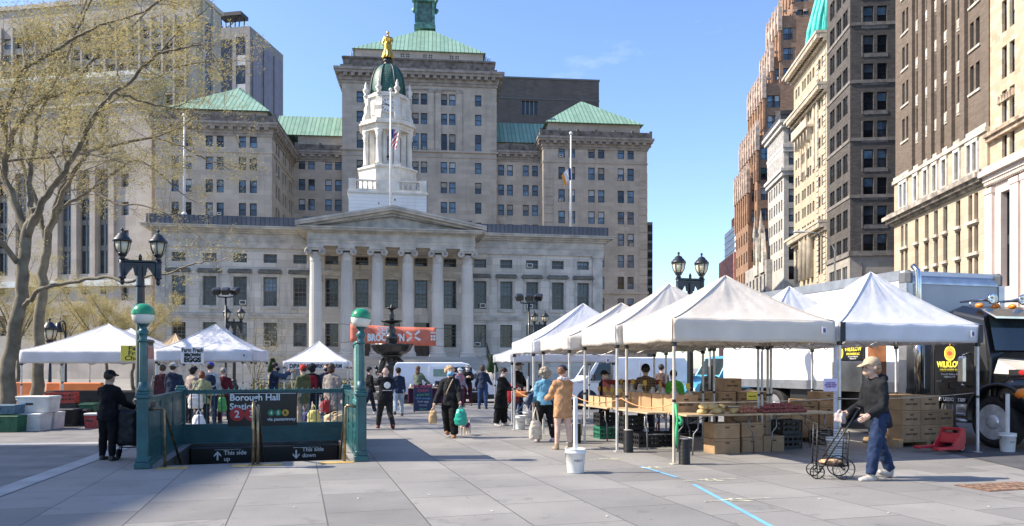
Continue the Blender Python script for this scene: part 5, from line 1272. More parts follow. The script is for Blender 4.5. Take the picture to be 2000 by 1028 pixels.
for x in(0,W_):
    m=post(x,yb,0); m.M=None; m.build('corner_post',[TEAL],sub)
rl=MB(); rl.box(.09,W_-.09,yb-.05,yb+.05,1.04,1.10); rl.box(.09,W_-.09,yb-.065,yb+.065,1.10,1.125); rl.box(.09,W_-.09,yb-.05,yb+.05,.34,.40); rl.box(.09,W_-.09,yb-.06,yb+.06,.06,.34); rl.box(.09,W_-.09,yb-.075,yb+.075,0,.06); rl.box(.09,W_-.09,yb-.07,yb+.07,.30,.335)
ro=rl.build('railing',[TEAL],sub)
for i in range(21):
    x=.2+(W_-.4)*i/20
    if subx(446,yb)-.03<x<subx(580,yb)+.03: continue
    m=MB(); m.bbox((x,yb,.72),(.022,.022,.64),b=.004); m.build('bar',[TEAL],ro)
    
for i in range(28):
    x=.12+(W_-.24)*i/27; m=MB(); m.lathe([(.018,0),(.006,.03),(0,.05)],6,(x,yb,1.125)); m.build('spike',[TEAL2],ro)
sl0=subx(446,yb); SWD=subx(580,yb)-sl0
sg=MB(); sg.bbox((sl0+SWD/2,yb-.03,.70),(SWD,.06,.74),b=.012); so_=sg.build('station_sign',[SGN],sub); ys=yb-.064
q=MB(); q.box(sl0+.02,sl0+SWD-.02,ys+.001,ys+.003,1.035,1.045); q.build('sign_rule',[LWH],so_)
text('Borough Hall\nStation',.192,LWH,so_,(sl0+.03,ys,.855),align='LEFT',bold=.004)
def bullet(px,z,r,col,ch,tc):
    x=subx(px,ys); q=MB(); q.M=Matrix.Translation((x,ys-.002,z))@Matrix.Rotation(R(90),4,'X'); q.lathe([(r,-.001),(r,.003)],28,smooth=False); bo=q.build('route_bullet',[col],so_); text(ch,r*1.45,tc,bo,(x,ys-.006,z-.005),bold=.004)
RB=mat('bullet_red',(.50,.02,.025),.4,.04); GB=mat('bullet_green',(.01,.25,.09),.4,.04); YB=mat('bullet_yellow',(.75,.42,.03),.4,.04)
bullet(463,.60,.145,RB,'2',LWH); bullet(491,.60,.145,RB,'3',LWH); bullet(529.5,.62,.07,GB,'4',LWH); bullet(543.5,.62,.07,GB,'5',LWH); bullet(557.5,.62,.07,YB,'R',SGN)
text('via passageway',.098,LWH,so_,(subx(550,ys),ys,.48),bold=.002)
# handrails
hr=MB(); hr.tube([(1.66,-.12,.0),(1.66,-.12,.96),(1.66,-.02,1.03),(1.66,3.2,-.9)],.024,8); hr.tube([(1.73,-.12,.0),(1.73,-.12,.90),(1.73,.0,.97),(1.73,3.2,-.95)],.024,8); hr.bbox((1.695,-.12,.012),(.22,.13,.02),b=.004); hr.build('handrail',[BRASS],sub)
for x,sx in((x0w,1),(x1w,-1)):
    hr=MB(); hr.tube([(x-.13*sx,.02,.93),(x+.05*sx,.02,.95),(x+.07*sx,.12,.9),(x+.07*sx,3.2,-.95)],.024,8); hr.tube([(x+.05*sx,.02,.95),(x+.08*sx,.02,.92),(x+.1*sx,0,.0)],.024,8); hr.build('handrail',[BRASS],sub)
# ================= LAMPS =================
IRON=mat('lamp_iron',(.010,.013,.017),.42,.2,6,.1,coat=.2); LGL=mat('lantern_glass',(.62,.55,.38),.35,.12,3)
def lantern(m_parent,c,s=1.0,glass=LGL):
    x,y,z=c; l=MB(); 
    l.lathe([(.05*s,-.16*s),(.10*s,-.13*s),(.06*s,-.09*s),(.11*s,-.04*s),(.125*s,0),(.13*s,.02*s)],14,c)
    for i in range(6): a=R(60*i+90); l.tube([(x+.125*s*math.cos(a),y+.125*s*math.sin(a),z+.02*s),(x+.185*s*math.cos(a),y+.185*s*math.sin(a),z+.14*s),(x+.225*s*math.cos(a),y+.225*s*math.sin(a),z+.36*s)],.014*s,5)
    lo=l.build('lantern',[IRON],m_parent)
    g=MB(); g.lathe([(.115*s,.02*s),(.17*s,.13*s),(.212*s,.36*s)],18,c); g.build('lantern_glass',[glass],lo)
    r=MB(); r.lathe([(.245*s,.33*s),(.25*s,.37*s),(.235*s,.41*s),(.20*s,.43*s),(.185*s,.47*s),(.14*s,.50*s),(.12*s,.55*s),(.06*s,.59*s),(.02*s,.61*s),(.035*s,.65*s),(.045*s,.68*s),(.03*s,.71*s),(0,.73*s)],18,c); r.build('lantern_roof',[IRON],lo)
    return lo
def twin_lamp(loc,H,span,label,s=1.0,rz=TH):
    """H: height of the cross arm"""
    e=empty('twin_lamp_post',loc,rz,label,'street lamp','twin lantern lamp posts'); h=span/2
    m=MB(); m.lathe([(.30,0),(.30,.12),(.24,.16),(.22,.5),(.25,.56),(.16,.72),(.12,.85),(.15,.9),(.10,.98)],12); m.build('base',[IRON],e)
    m=MB(); m.lathe([(.095,.98),(.085,H-1.3*s),(.12,H-1.27*s),(.12,H-1.2*s),(.09,H-1.15*s),(.085,H-.72*s),(.11,H-.7*s),(.085,H-.66*s),(.08,H-.1)],12,mod=lambda k,n:1-.12*(k%2),smooth=False); m.build('pole',[IRON],e)
    m=MB(); m.bbox((0,0,H),(span+.2*s,.12*s,.07*s),b=.015); m.bbox((0,0,H-.08*s),(span,.09*s,.09*s),b=.01)
    m.prism([(-h+.05*s,H-.1*s),(h-.05*s,H-.1*s),(h-.1*s,H-.42*s),(h-.18*s,H-.28*s),(.18*s,H-.16*s),(.13*s,H-.40*s),(-.13*s,H-.40*s),(-.18*s,H-.16*s),(-h+.18*s,H-.28*s),(-h+.1*s,H-.42*s)],-.045*s,.045*s)
    for sx in(-1,1): m.lathe([(.085*s,H+.03*s),(.09*s,H-.1*s),(.085*s,H-.42*s),(.11*s,H-.46*s),(.05*s,H-.5*s),(.06*s,H-.56*s),(.055*s,H-.62*s),(.01*s,H-.67*s)][::-1],12,(sx*h,0,0))
    m.lathe([(.04*s,.03*s+H),(.05*s,H+.12*s),(.02*s,H+.2*s)],8); m.build('cross_arm',[IRON],e)
    for sx in(-1,1): lantern(e,(sx*h,0,H+.19*s),s)
    return e
def lamp_from_px(px,yarm,y,spanpx,label,s):
    p=at(px,yarm,y); return twin_lamp((p.x,p.y,0),p.z,spanpx/F*y,label,s)
lamp_from_px(274,511,16,64,'tall black lamp post with two cream lanterns behind the left subway globe',.76)
lamp_from_px(1348,546,20,50,'black twin lantern lamp post rising above the cream market tents',.78)
lamp_from_px(457,629,40,26,'small dark twin lantern lamp post in front of the left side of the town hall',.9)
lamp_from_px(1054,635,43,22,'small dark twin lantern lamp post beyond the white tents, right of the portico',.9)
e=empty('single_lamp_post',ground(97,790),0,'single black box lantern on a post behind the cheese tent','street lamp'); m=MB(); y_=e.location.y; q=lambda py:at(97,py,y_).z
m.lathe([(.16,0),(.16,.3),(.08,.6),(.06,q(668))],10); m.build('pole',[IRON],e); lantern(e,(0,0,q(665)),1.35)
e=empty('crook_lamp_post',ground(128,787),0,'black scrolled crook lamp post with a hanging lamp behind the left tent','street lamp'); y_=e.location.y; q=lambda py:at(128,py,y_).z; k=y_/F
m=MB(); m.lathe([(.14,0),(.12,.4),(.06,.7),(.05,q(650))],10); ps=[(0,0,q(650))]
for i in range(13): a=math.pi*i/12; ps.append((-7*k+7*k*math.cos(a),0,q(636)+9*k*math.sin(a)))
m.tube(ps,.035,6); m.tube([(0,0,q(655)),(-4*k,0,q(645)),(-6*k,0,q(635)),(-3*k,0,q(630)),(-1*k,0,q(636))],.025,5); m.build('pole',[IRON],e)
m=MB(); m.lathe([(.0,q(645)+.35),(.1,q(645)+.3),(.16,q(645)),(.2,q(645)-.1)][::-1],12,(-14*k,0,0)); m.tube([(-14*k,0,q(640)),(-14*k,0,q(645)+.3)],.02,5); m.build('lamp_head',[IRON],e)
def flood(px,py,y,w,label):
    p=at(px,py,y); k=y/F; e=empty('floodlight_pole',(p.x,p.y,0),0,label,'floodlight','triple floodlight poles'); m=MB(); z=p.z; m.tube([(0,0,0),(0,0,z)],.05,8); m.tube([(-w*k,0,z+8*k),(-w*.8*k,0,z),(0,0,z-1*k),(w*.8*k,0,z),(w*k,0,z+8*k)],.035,6); m.build('pole',[IRON],e)
    for sx in(-1,0,1):
        f=MB(); f.M=Matrix.Translation((sx*w*k,0,z+11*k))@Matrix.Rotation(R(28),4,'X')@Matrix.Rotation(R(-12*sx),4,'Z'); f.bbox((0,0,0),(15*k,.35,12*k),b=.05); f.bbox((0,.22,0),(10*k,.15,8*k),b=.03); f.box(-6*k,6*k,-.19,-.176,-4.6*k,4.6*k,1); f.build('floodlight',[IRON,GL_DARK],e)
    return e
flood(441,580,38,18,'black pole with three square floodlights in front of the left town hall windows')
flood(1033,592,40,19,'black pole with three square floodlights in front of the right town hall windows')
# ================= TENTS =================
def canopy_mat(name,c,tr=.28): return mat(name,c,.55,.08,1.6,.6,bscale=6,spec=.3,trans=tr,detail=7)
WHC=canopy_mat('tent_white',(.80,.80,.82)); CRC=canopy_mat('tent_cream',(.80,.735,.64)); CWC=canopy_mat('tent_offwhite',(.76,.72,.66)); TSC=canopy_mat('tent_tan',(.62,.47,.30))
LEG=mat('tent_leg',(.62,.62,.60),.4,.1,8,metal=.3); LEGB=mat('tent_leg_beige',(.52,.46,.36),.5,.1); CLAMP=mat('clamp_black',(.02,.02,.02),.5,.1)
def tent(label,u0,u1,v0,v1,zb,zt,zp,mc,group,legs=((0,0),(1,0),(1,1),(0,1)),corner=False,lm=None,seed=1,rz=None,org=None,sag=.035,pw=1.22):
    if org is None: c=PV((u0+u1)/2,(v0+v1)/2); rz=TH
    else: c=org
    hx,hy=(u1-u0)/2,(v1-v0)/2; e=empty('market_tent',c,rz,label,'market tent',group); n=22; lm=lm or LEG
    m=MB()
    for kq in range(4):
        V=[]; nr,nt_=16,26
        for j in range(nr+1):
            r=1-j/nr
            for i in range(nt_+1):
                t=-1+2*i/nt_; a,b_=((t*r,-r),(r,t*r),(-t*r,r),(-r,-t*r))[kq]
                z=zt+(zp-zt)*(1-r)**pw-sag*math.sin(math.pi*r)*(1-abs(t))
                edge=(1-abs(t)**4)*min(1,(1-r)*6)*min(1,r*5)
                p=Vector((a*hx*2,b_*hy*2,seed)); wr=noise.noise(p*1.1)*.02+noise.noise(Vector((t*6+kq*7,r*1.6,seed)))*.022+noise.noise(Vector((t*15+kq*3,r*3,seed)))*.008
                V.append((a*hx,b_*hy,z+wr*edge))
        m.add(V,[(j*(nt_+1)+i,j*(nt_+1)+i+1,(j+1)*(nt_+1)+i+1,(j+1)*(nt_+1)+i) for j in range(nr) for i in range(nt_)],0,True)
    for sx in(-1,1):
        for sy in(-1,1): m.tube([(sx*hx*r,sy*hy*r,zt+(zp-zt)*(1-r)**pw+.004) for r in[1-i/12 for i in range(13)]],.012,5)
    co_=m.build('canopy',[mc],e)
    mod=co_.modifiers.new('thickness','SOLIDIFY'); mod.thickness=.006
    for k,(p,q) in enumerate((((-1,-1),(1,-1)),((1,-1),(1,1)),((1,1),(-1,1)),((-1,1),(-1,-1)))):
        m=MB(); V=[];K=36;Z=5
        nrm=Vector((q[1]-p[1],-(q[0]-p[0]),0)).normalized()
        for j in range(Z+1):
            for i in range(K+1):
                t=i/K; x=(p[0]+(q[0]-p[0])*t)*hx; y=(p[1]+(q[1]-p[1])*t)*hy; s=j/Z
                wv=(noise.noise(Vector((t*7+k*9,s*1.5,seed)))*.035+noise.noise(Vector((t*19,s*2,seed+k)))*.012)*s+.012
                dz=abs(math.sin(math.pi*t*2))*.02*s*(1 if corner is False else .3)
                V.append((x+nrm.x*wv,y+nrm.y*wv,zt+(zb-zt)*s+dz-sag*0*s))
        m.add(V,[(j*(K+1)+i,j*(K+1)+i+1,(j+1)*(K+1)+i+1,(j+1)*(K+1)+i) for j in range(Z) for i in range(K)],0,True); vo=m.build('valance',[mc],e); mod=vo.modifiers.new('thickness','SOLIDIFY'); mod.thickness=.004
    for a,b_ in legs:
        x,y=(2*a-1)*(hx-.04),(2*b_-1)*(hy-.04); l=MB(); l.bbox((x,y,zt/2),(.042,.042,zt-.05),b=.006); l.bbox((x,y,.008),(.11,.11,.014),b=.003)
        l.bbox((x,y,zb-.03),(.075,.075,.07),b=.01,mat=1); l.bbox((x,y,1.05),(.05,.05,.05),b=.006,mat=1)
        l.build('leg',[lm,CLAMP],e)
        if corner:
            q=MB(); sx,sy=2*a-1,2*b_-1; q.box(min(sx*hx,sx*(hx-.1)),max(sx*hx,sx*(hx-.1)),sy*hy-.045 if sy<0 else sy*hy+.03,sy*hy-.03 if sy<0 else sy*hy+.045,zb,zt+.01); q.build('corner_patch',[mat('patch_black',(.03,.03,.035),.6)],e)
    q=MB(); q.box(hx*.80,hx*.86,-hy-.075,-hy-.068,zt-.24,zt-.10); q.box(hx*.815,hx*.845,-hy-.078,-hy-.0755,zt-.20,zt-.13,1); q.build('maker_tag',[WHC,mat('tag_blue',(.08,.07,.22),.6)],e)
    tr=MB(); z1,z0=zt-.05,zb-.03
    for (p,q) in (((-1,-1),(1,-1)),((1,-1),(1,1)),((1,1),(-1,1)),((-1,1),(-1,-1))):
        P=[(p[0]+(q[0]-p[0])*t*.25,p[1]+(q[1]-p[1])*t*.25) for t in range(5)]
        for i in range(4):
            for zz in((z0,z1),(z1,z0)): tr.tube([(P[i][0]*(hx-.06),P[i][1]*(hy-.06),zz[0]),(P[i+1][0]*(hx-.06),P[i+1][1]*(hy-.06),zz[1])],.011,4)
    for a,b_ in((-1,-1),(1,-1),(1,1),(-1,1)): tr.tube([(a*(hx-.06),b_*(hy-.06),zt-.04),(a*hx*.45,b_*hy*.45,zt+(zp-zt)*.42-.08),(0,0,zp-.12)],.013,4)
    tr.tube([(0,0,zt-.1),(0,0,zp-.03)],.018,6); tr.build('truss',[lm],e)
    return e
GR='white and cream tents of the fruit market'
tent('large cream market tent at the front of the fruit stall, with a peaked sunlit top',5.94,9.08,11.27,13.22,2.02,2.41,3.27,CRC,GR,legs=((0,0),(0,1),(1,1)),lm=LEGB,seed=1)
tent('cream white tent, second in the row behind the large cream tent',5.80,8.95,13.27,15.03,2.03,2.40,3.32,CWC,GR,lm=LEG,seed=2,sag=.05)
tent('low cream tent, third in the row, with a scalloped sagging edge',5.50,8.75,15.08,16.92,1.97,2.26,3.07,CWC,GR,lm=LEG,seed=3,sag=.05)
tent('bright white tent at the far left corner of the fruit market row',5.30,8.5,16.98,18.68,1.93,2.23,3.2,WHC,GR,seed=4)
tent('white tent with a pale mauve edge showing under the far left corner of the row',5.75,8.9,20.4,22.4,1.74,1.97,2.7,WHC,GR,seed=5)
tent('clean white tent with black corner patches beside the truck',9.2,12.36,11.3,13.4,2.06,2.39,3.46,WHC,GR,corner=True,seed=6)
tent('small white tent peak between the cream tent and the white truck box',9.45,12.4,14.0,16.2,2.05,2.4,3.47,WHC,GR,seed=7,legs=((0,0),(0,1),(1,1)))
GL_='white tents on the left side of the plaza'
def tpx(label,pa,pb,y,zb,zt,zp,dep,mc,seed,rz=TH*.55,legs=((0,0),(1,0),(1,1),(0,1))):
    a=at(pa,718,y); w_=(pb-pa)/F*y; xd=Vector((math.cos(rz),math.sin(rz),0)); yd=Vector((-xd.y,xd.x,0)); c=Vector((a.x,a.y,0))+xd*w_/2+yd*dep/2
    return tent(label,-w_/2,w_/2,-dep/2,dep/2,zb,zt,zp,mc,GL_,legs=legs,seed=seed,rz=rz,org=c)
tpx('white tent with a yellow cheese sign, at the far left of the plaza',38,297,24,1.73,2.14,3.08,3,WHC,11)
tpx('white tent just behind and right of the cheese tent',120,330,28.5,1.8,2.2,3.15,2.6,WHC,12)
tpx('white tent with a brown eggs sign left of the subway sign',302,486,23,1.78,2.14,3.0,2.9,WHC,13)
tpx('white tent half hidden behind the eggs tent, its posts showing at the right',372,472,26.5,1.8,2.1,3.05,2.6,WHC,14)
tpx('tan peaked tent peeping over the eggs tent',285,360,30,1.8,2.2,3.0,2.5,TSC,15)
tpx('small white tent lettered for a turkey farm, in the middle of the plaza',553,678,31,1.62,1.84,2.72,2.4,WHC,16)
SBL=mat('print_black',(.012,.012,.014),.6,.1)
def sign(name,label,cat,center,size,rz,bmat,lines,tilt=0,group=None):
    e=empty(name,center,rz,label,cat,group); b=MB(); b.bbox((0,0,0),(size[0],.012,size[1]),b=.003); bo=b.build('board',[bmat],e)
    for (t,s_,z,col,bold,sx) in lines: mesh_obj('lettering',text_mesh(t,s_,col,bold=bold,sx=sx),bo,Matrix.Translation((0,-.0095,z))@UP)
    return e
YEL=mat('sign_yellow',(.72,.58,.06),.5,.05); SWH=mat('sign_white',(.74,.74,.73),.5,.04); LIL=mat('notice_lilac',(.62,.56,.72),.6,.05)
p=at(268,690.5,23.2); sign('cheese_sign','yellow sign reading Farm Fresh Cheese hung on the left tent edge','sign',p,(.95,.48),TH*.55,YEL,[('Farm',.19,.15,SBL,.004,1.3),('Fresh',.19,0,SBL,.004,1.25),('Cheese',.19,-.15,SBL,.004,1.25)])
p=at(376,694.5,22.98); sign('eggs_sign','white sign reading Farm Fresh Brown Eggs on the tent edge','sign',p,(.66,.50),TH*.55,SWH,[('Farm Fresh',.19,.155,SBL,.006,.72),('BROWN',.13,.01,SBL,.012,.95),('EGGS',.19,-.14,SBL,.014,1.05)])
p=at(617,715.6,30.95); e=sign('turkey_sign','white banner strip reading Dipaola Turkey Farm on the small tent','sign',p,(2.2,.22),TH*.55,SWH,[('DiPAOLA TURKEY FARM',.24,0,SBL,.008,.8)])
# ================= STALL FURNITURE =================
WOOD=mat('table_ply',(.48,.36,.22),.6,.18,3,.1); STEEL=mat('leg_steel',(.22,.22,.22),.4,.15,metal=.6)
def table(label,u0,u1,v0,v1,z=.74,along='u',top=None):
    c=PV((u0+u1)/2,(v0+v1)/2); e=empty('folding_table',c,TH,label,'table','folding tables of the fruit stall'); hx,hy=(u1-u0)/2,(v1-v0)/2
    m=MB(); m.bbox((0,0,z-.018),(2*hx,2*hy,.034),b=.006); m.build('tabletop',[top or WOOD],e)
    for s in(-1,1):
        for t in(-1,1):
            l=MB()
            if along=='u': x,y=s*(hx-.28),t*(hy-.08); ps=[(x,y,z-.03),(x,y,.48),(x+s*.09,y,.38),(x+s*.11,y,.0)]
            else: x,y=t*(hx-.08),s*(hy-.28); ps=[(x,y,z-.03),(x,y,.48),(x,y+s*.09,.38),(x,y+s*.11,.0)]
            l.tube(ps,.014,7); l.build('leg',[STEEL],e)
        l=MB()
        if along=='u': l.tube([(s*(hx-.19),-hy+.08,.30),(s*(hx-.19),hy-.08,.30)],.011,6); l.tube([(s*(hx-.28),0,.55),(s*(hx-.7),0,z-.03)],.01,6)
        else: l.tube([(-hx+.08,s*(hy-.19),.30),(hx-.08,s*(hy-.19),.30)],.011,6); l.tube([(0,s*(hy-.28),.55),(0,s*(hy-.7),z-.03)],.01,6)
        l.build('brace',[STEEL],e)
    return e
table('wooden folding table along the front of the stall, under squash and onions',6.78,8.4,12.35,13.08)
table('wooden folding table at the right of the stall front, under the red potatoes',8.42,10.05,12.33,13.06)
table('near folding table at the left stall edge, under cartons of bagged apples',6.42,7.5,13.2,15.0,along='v')
table('farther wooden folding table at the left edge of the stall, near the coat shopper',6.36,7.45,15.03,16.9,along='v')
table('back folding table of the stall holding brown cartons',8.7,11.0,15.35,16.1)
CARD=mat('cardboard',(.40,.255,.135),.8,.12,4,.12); CARD2=mat('cardboard_pale',(.47,.32,.18),.8,.12,4,.12); vary(CARD,.22)
INK=mat('carton_ink',(.045,.025,.015),.8)
cm_cache={}
def carton_mesh(sx,sy,sz,m,open_):
    k=(sx,sy,sz,m.name,open_)
    if k in cm_cache: return cm_cache[k]
    b=MB()
    if open_:
        t=.012; b.box(-sx/2,sx/2,-sy/2,-sy/2+t,0,sz); b.box(-sx/2,sx/2,sy/2-t,sy/2,0,sz); b.box(-sx/2,-sx/2+t,-sy/2+t,sy/2-t,0,sz); b.box(sx/2-t,sx/2,-sy/2+t,sy/2-t,0,sz); b.box(-sx/2+t,sx/2-t,-sy/2+t,sy/2-t,0,.02); b.box(-sx/2+t,sx/2-t,-sy/2+t,sy/2-t,sz*.6,sz*.62)
    else:
        b.bbox((0,0,sz/2),(sx,sy,sz),b=.006); b.box(-.004,.004,-sy/2+.01,sy/2-.01,sz,sz+.0015,1); b.box(-sx/2+.002,sx/2-.002,-sy/2-.0012,-sy/2,sz-.05,sz-.045,1); 
    b.M=None
    b.prism([(-.045,sz*.68),(.045,sz*.68),(.045,sz*.76),(-.045,sz*.76)],-sy/2-.0018,-sy/2-.0005,1)
    cm_cache[k]=b.mesh('carton',[m,INK]); return cm_cache[k]
SEL=text_mesh('SELECT FRUIT',.062,INK,bold=.004,extr=.0008)
def carton(label,p,size=(.46,.4,.30),rz=0,m=CARD,open_=False,mark=True,group='brown fruit cartons',side=False):
    e=empty('carton',p,TH+rz,label,'carton',group); mesh_obj('box',carton_mesh(*size,m,open_),e)
    if mark:
        if side: mesh_obj('lettering',SEL,e,Matrix.Translation((-size[0]/2-.0015,0,size[2]*.5))@Matrix.Rotation(R(-90),4,'Z')@UP)
        else: mesh_obj('lettering',SEL,e,Matrix.Translation((0,-size[1]/2-.0016,size[2]*.42))@UP@Matrix.Scale(size[0]/.62,4))
    return e
# row of open cartons on the left tables with bags of fruit
BAGP=mat('paper_bag',(.58,.53,.47),.7,.2,9,.5,bscale=16,trans=.2)
rn=random.Random(5)
def fruit_bag(label,p,s,rz,group):
    b=MB(); b.lathe([(.4*s,0),(.55*s,.1*s),(.5*s,.5*s),(.22*s,.95*s),(.12*s,1.1*s),(.3*s,1.4*s)],10); me=smooth_mesh(b,.022,1,'bag'); ragged(me,.03,16,rn.random()*9); me.materials.append(BAGP)
    e=mesh_obj('fruit_bag',me); e.location=p; e.rotation_euler.z=rz; return tag(e,label,'bag of fruit',group)
tagm=MB(); tagm.bbox((0,0,.10),(.085,.006,.11),b=.002); tagm.box(-.006,.006,-.003,.003,-.08,.055); PTAG=tagm.mesh('price_card',[mat('price_yellow',(.60,.40,.06),.6,.08)])
names=['nearest','second','third','fourth','fifth','sixth','seventh']
seq=['nearest in the row on the left tables, lettered end showing']+[f'{w} from the near end of the row on the left tables' for w in('second','third','fourth','fifth','sixth','seventh')]
for i in range(7):
    v=13.35+i*.5; p=PV(7.2,v,.74)
    carton(f'open brown carton, {seq[i]}',p,(.5,.46,.33),0,CARD if i else CARD,True,mark=(i==0))
    for q in range(2):
        fruit_bag('crumpled paper bag of fruit standing in the row of open cartons',PV(7.08+.24*q+rn.uniform(-.03,.03),v+rn.uniform(-.08,.08),.95),.17+rn.random()*.04,rn.random()*3,'paper bags of fruit in the cartons')
    if i in(0,2,3,5,6):
        t=mesh_obj('price_card',PTAG); t.location=PV(7.1+rn.uniform(0,.2),v-.15,1.13+rn.random()*.06); t.rotation_euler=(0,rn.uniform(-.3,.3),TH+rn.uniform(-.5,.5)); tag(t,'yellow price card sticking up from the open cartons','price card','yellow price cards')
for i in range(4): carton('pale open carton of small goods along the far left tables',PV(6.72,15.4+i*.36,.74),(.3,.3,.2),0,CARD2,True,False,'small open cartons on the far left tables')
for i in range(4):
    t=mesh_obj('price_card',PTAG); t.location=PV(6.8,15.35+i*.4,1.0); t.rotation_euler=(0,rn.uniform(-.2,.2),TH+rn.uniform(-.4,.4)); tag(t,'yellow price card standing over the small goods on the far left tables','price card','yellow price cards over small goods')
# red slanted display behind
e=empty('display_rack',PV(7.9,16.6),TH,'dark red slanted wooden display rack behind the far left tables','display rack'); RW=mat('red_paint_wood',(.30,.035,.03),.5,.2,5); m=MB()
for x in(-.75,.75): m.prism([(-.5,.8),(.5,.8),(.5,1.25),(-.5,1.02)],-.02,.02) if False else m.add([(x-.02,-.5,.75),(x+.02,-.5,.75),(x+.02,.5,.75),(x-.02,.5,.75),(x-.02,-.5,.98),(x+.02,-.5,.98),(x+.02,.5,1.28),(x-.02,.5,1.28)],[(0,1,5,4),(1,2,6,5),(2,3,7,6),(3,0,4,7),(4,5,6,7),(3,2,1,0)])
m.box(-.77,.77,.48,.52,.75,1.3); m.box(-.77,.77,-.52,-.48,.75,1.0); m.build('frame',[RW],e); m=MB(); m.add([(-.74,-.48,.9),(.74,-.48,.9),(.74,.48,1.18),(-.74,.48,1.18)],[(0,1,2,3)]); 
for x in(-.25,.25): m.box(x-.015,x+.015,-.48,.48,.8,1.12)
m.build('tray',[mat('tray_grey',(.3,.3,.3),.6,.2)],e); m=MB()
for x in(-.7,.7):
    for y in(-.45,.45): m.box(x-.02,x+.02,y-.02,y+.02,0,.75)
m.build('legs',[RW],e)
# cartons under and behind
for u,v,z,lab,sz in((7.66,12.62,0,'bottom brown carton of the stack of two under the squash','a'),(7.66,12.62,.285,'top brown carton of the stack of two under the squash','a'),(8.25,12.72,0,'bottom brown carton of the stack right of the squash stack','b'),(8.25,12.72,.285,'top brown carton of the stack right of the squash stack','b'),(8.72,12.7,0,'single low brown carton on the ground under the red potatoes','c')):
    carton(lab,PV(u,v,z),{'a':(.52,.42,.28),'b':(.46,.42,.28),'c':(.44,.4,.3)}[sz],rn.uniform(-.05,.05),CARD,mark=False)
for u,z,lab in((8.95,.74,'brown carton at the left end of the back table'),(9.55,.74,'brown carton in the middle of the back table'),(10.05,.74,'brown carton right of the middle on the back table'),(10.5,.74,'brown carton at the right end of the back table'),(9.7,1.05,'brown carton on top of two others on the back table')): carton(lab,PV(u,15.7,z),(.46,.42,.30),rn.uniform(-.08,.08),CARD)
pal=mat('pallet_wood',(.36,.25,.14),.85,.2,4)
def pallet(label,u,v,w,d):
    e=empty('pallet',PV(u,v),TH,label,'pallet','wooden pallets under cartons'); m=MB()
    for i in range(6): m.box(-w/2,w/2,-d/2+i*d/6+.01,-d/2+(i+1)*d/6-.02,.10,.125)
    m.build('deck',[pal],e); m=MB()
    for x in(-w/2+.05,0,w/2-.05): m.box(x-.05,x+.05,-d/2,d/2,.0,.0995)
    m.build('bearer',[pal],e)
pallet('wooden pallet under the tall carton stack beside the truck wheel',12.3,12.95,1.5,1.0)
stk=[(11.9,12.72),(12.36,12.72),(11.9,13.2),(12.36,13.2)]
lv=['bottom','middle','top']
for j,(u,v) in enumerate(stk):
    for i in range(3): carton(f'{lv[i]} brown carton at the {("front left","front right","rear left","rear right")[j]} of the tall stack beside the truck',PV(u,v,.127+i*.303),(.45,.46,.3),0,CARD,mark=j<2,side=j==9)
for i in range(2): carton(f'{("bottom","top")[i]} brown carton of the short stack between the tall stack and the pallet jack',PV(12.83,12.78,.127+i*.303),(.42,.44,.3),0,CARD)
carton('brown carton on the ground right of the short stack, beside the wheel',PV(13.3,12.9,.0),(.38,.4,.3),.1,CARD,mark=False); carton('brown carton set back on the pile at the truck side, low at the right',PV(12.84,13.3,.0),(.45,.44,.3),0,CARD)
pallet('wooden pallet under the carton pile behind the red potatoes',9.75,14.35,1.9,.9)
for i in range(2):
    for j in range(4): carton(f'{("bottom","top")[i]} brown carton, {("first","second","third","fourth")[j]} from the left, on the pallet behind the potatoes',PV(9.1+j*.46,14.3,.127+i*.303),(.45,.46,.3),0,CARD,mark=False)
for j in range(2): carton(f'brown carton under the stall roof right of the white post, {("left","right")[j]} of two',PV(10.85+j*.5,14.5,.6+.16*j),(.45,.44,.3),0,CARD,mark=True)
carton('brown carton supporting the left of two beside the white post',PV(10.85,14.5,.0),(.46,.45,.3),0,CARD,mark=False); carton('second brown carton supporting the left of two beside the white post',PV(10.85,14.5,.3),(.46,.45,.3),0,CARD,mark=False)
carton('brown carton supporting the right of two beside the white post',PV(11.35,14.5,.0),(.46,.45,.38),0,CARD,mark=False); carton('second brown carton supporting the right of two beside the white post',PV(11.35,14.5,.38),(.46,.45,.38),0,CARD,mark=False)
# produce heaps: squash, onions, potatoes each a thing
def veg(name,cat,label,group,spots,rad,m,sq=(1,1,1)):
    base=MB(); base.ell((0,0,0),1,10,7); me=base.mesh(name,[m]); ragged(me,.1,2.2,3)
    for (u,v,z) in spots:
        o=mesh_obj(name,me); s=rad*rn.uniform(.8,1.2); o.location=PV(u,v,z+s*sq[2]*.85); o.scale=(s*sq[0],s*sq[1],s*sq[2]); o.rotation_euler=(0,0,rn.random()*6); tag(o,label,cat,group)
SQ=mat('squash_skin',(.55,.42,.19),.5,.15,8); 
veg('squash','squash','pale tan butternut squash lying on the front stall table','squash on the front table',[(7.15+i*.11,12.5+(i%3)*.1,.74) for i in range(8)]+[(7.25+i*.13,12.58,.82) for i in range(4)],.062,SQ,(1.5,.95,.95))
ON=mat('onion_skin',(.42,.16,.10),.45,.25,10)
veg('onion','onion','brown red onion in the heap beside the yellow sign','onions in a heap',[(8.0+i%5*.075,12.5+i//5*.09,.74) for i in range(10)]+[(8.04+i*.08,12.55,.80) for i in range(4)],.042,ON)
PO=mat('potato_red',(.30,.085,.075),.6,.25,10)
veg('red_potato','potato','red potato in the long heap on the right front table','red potatoes in a heap',[(8.5+i%14*.068,12.48+i//14*.085,.74) for i in range(56)]+[(8.54+i%12*.073,12.54+i//12*.09,.805) for i in range(24)]+[(8.6+i*.085,12.58,.86) for i in range(7)],.044,PO,(1.2,.95,.85))
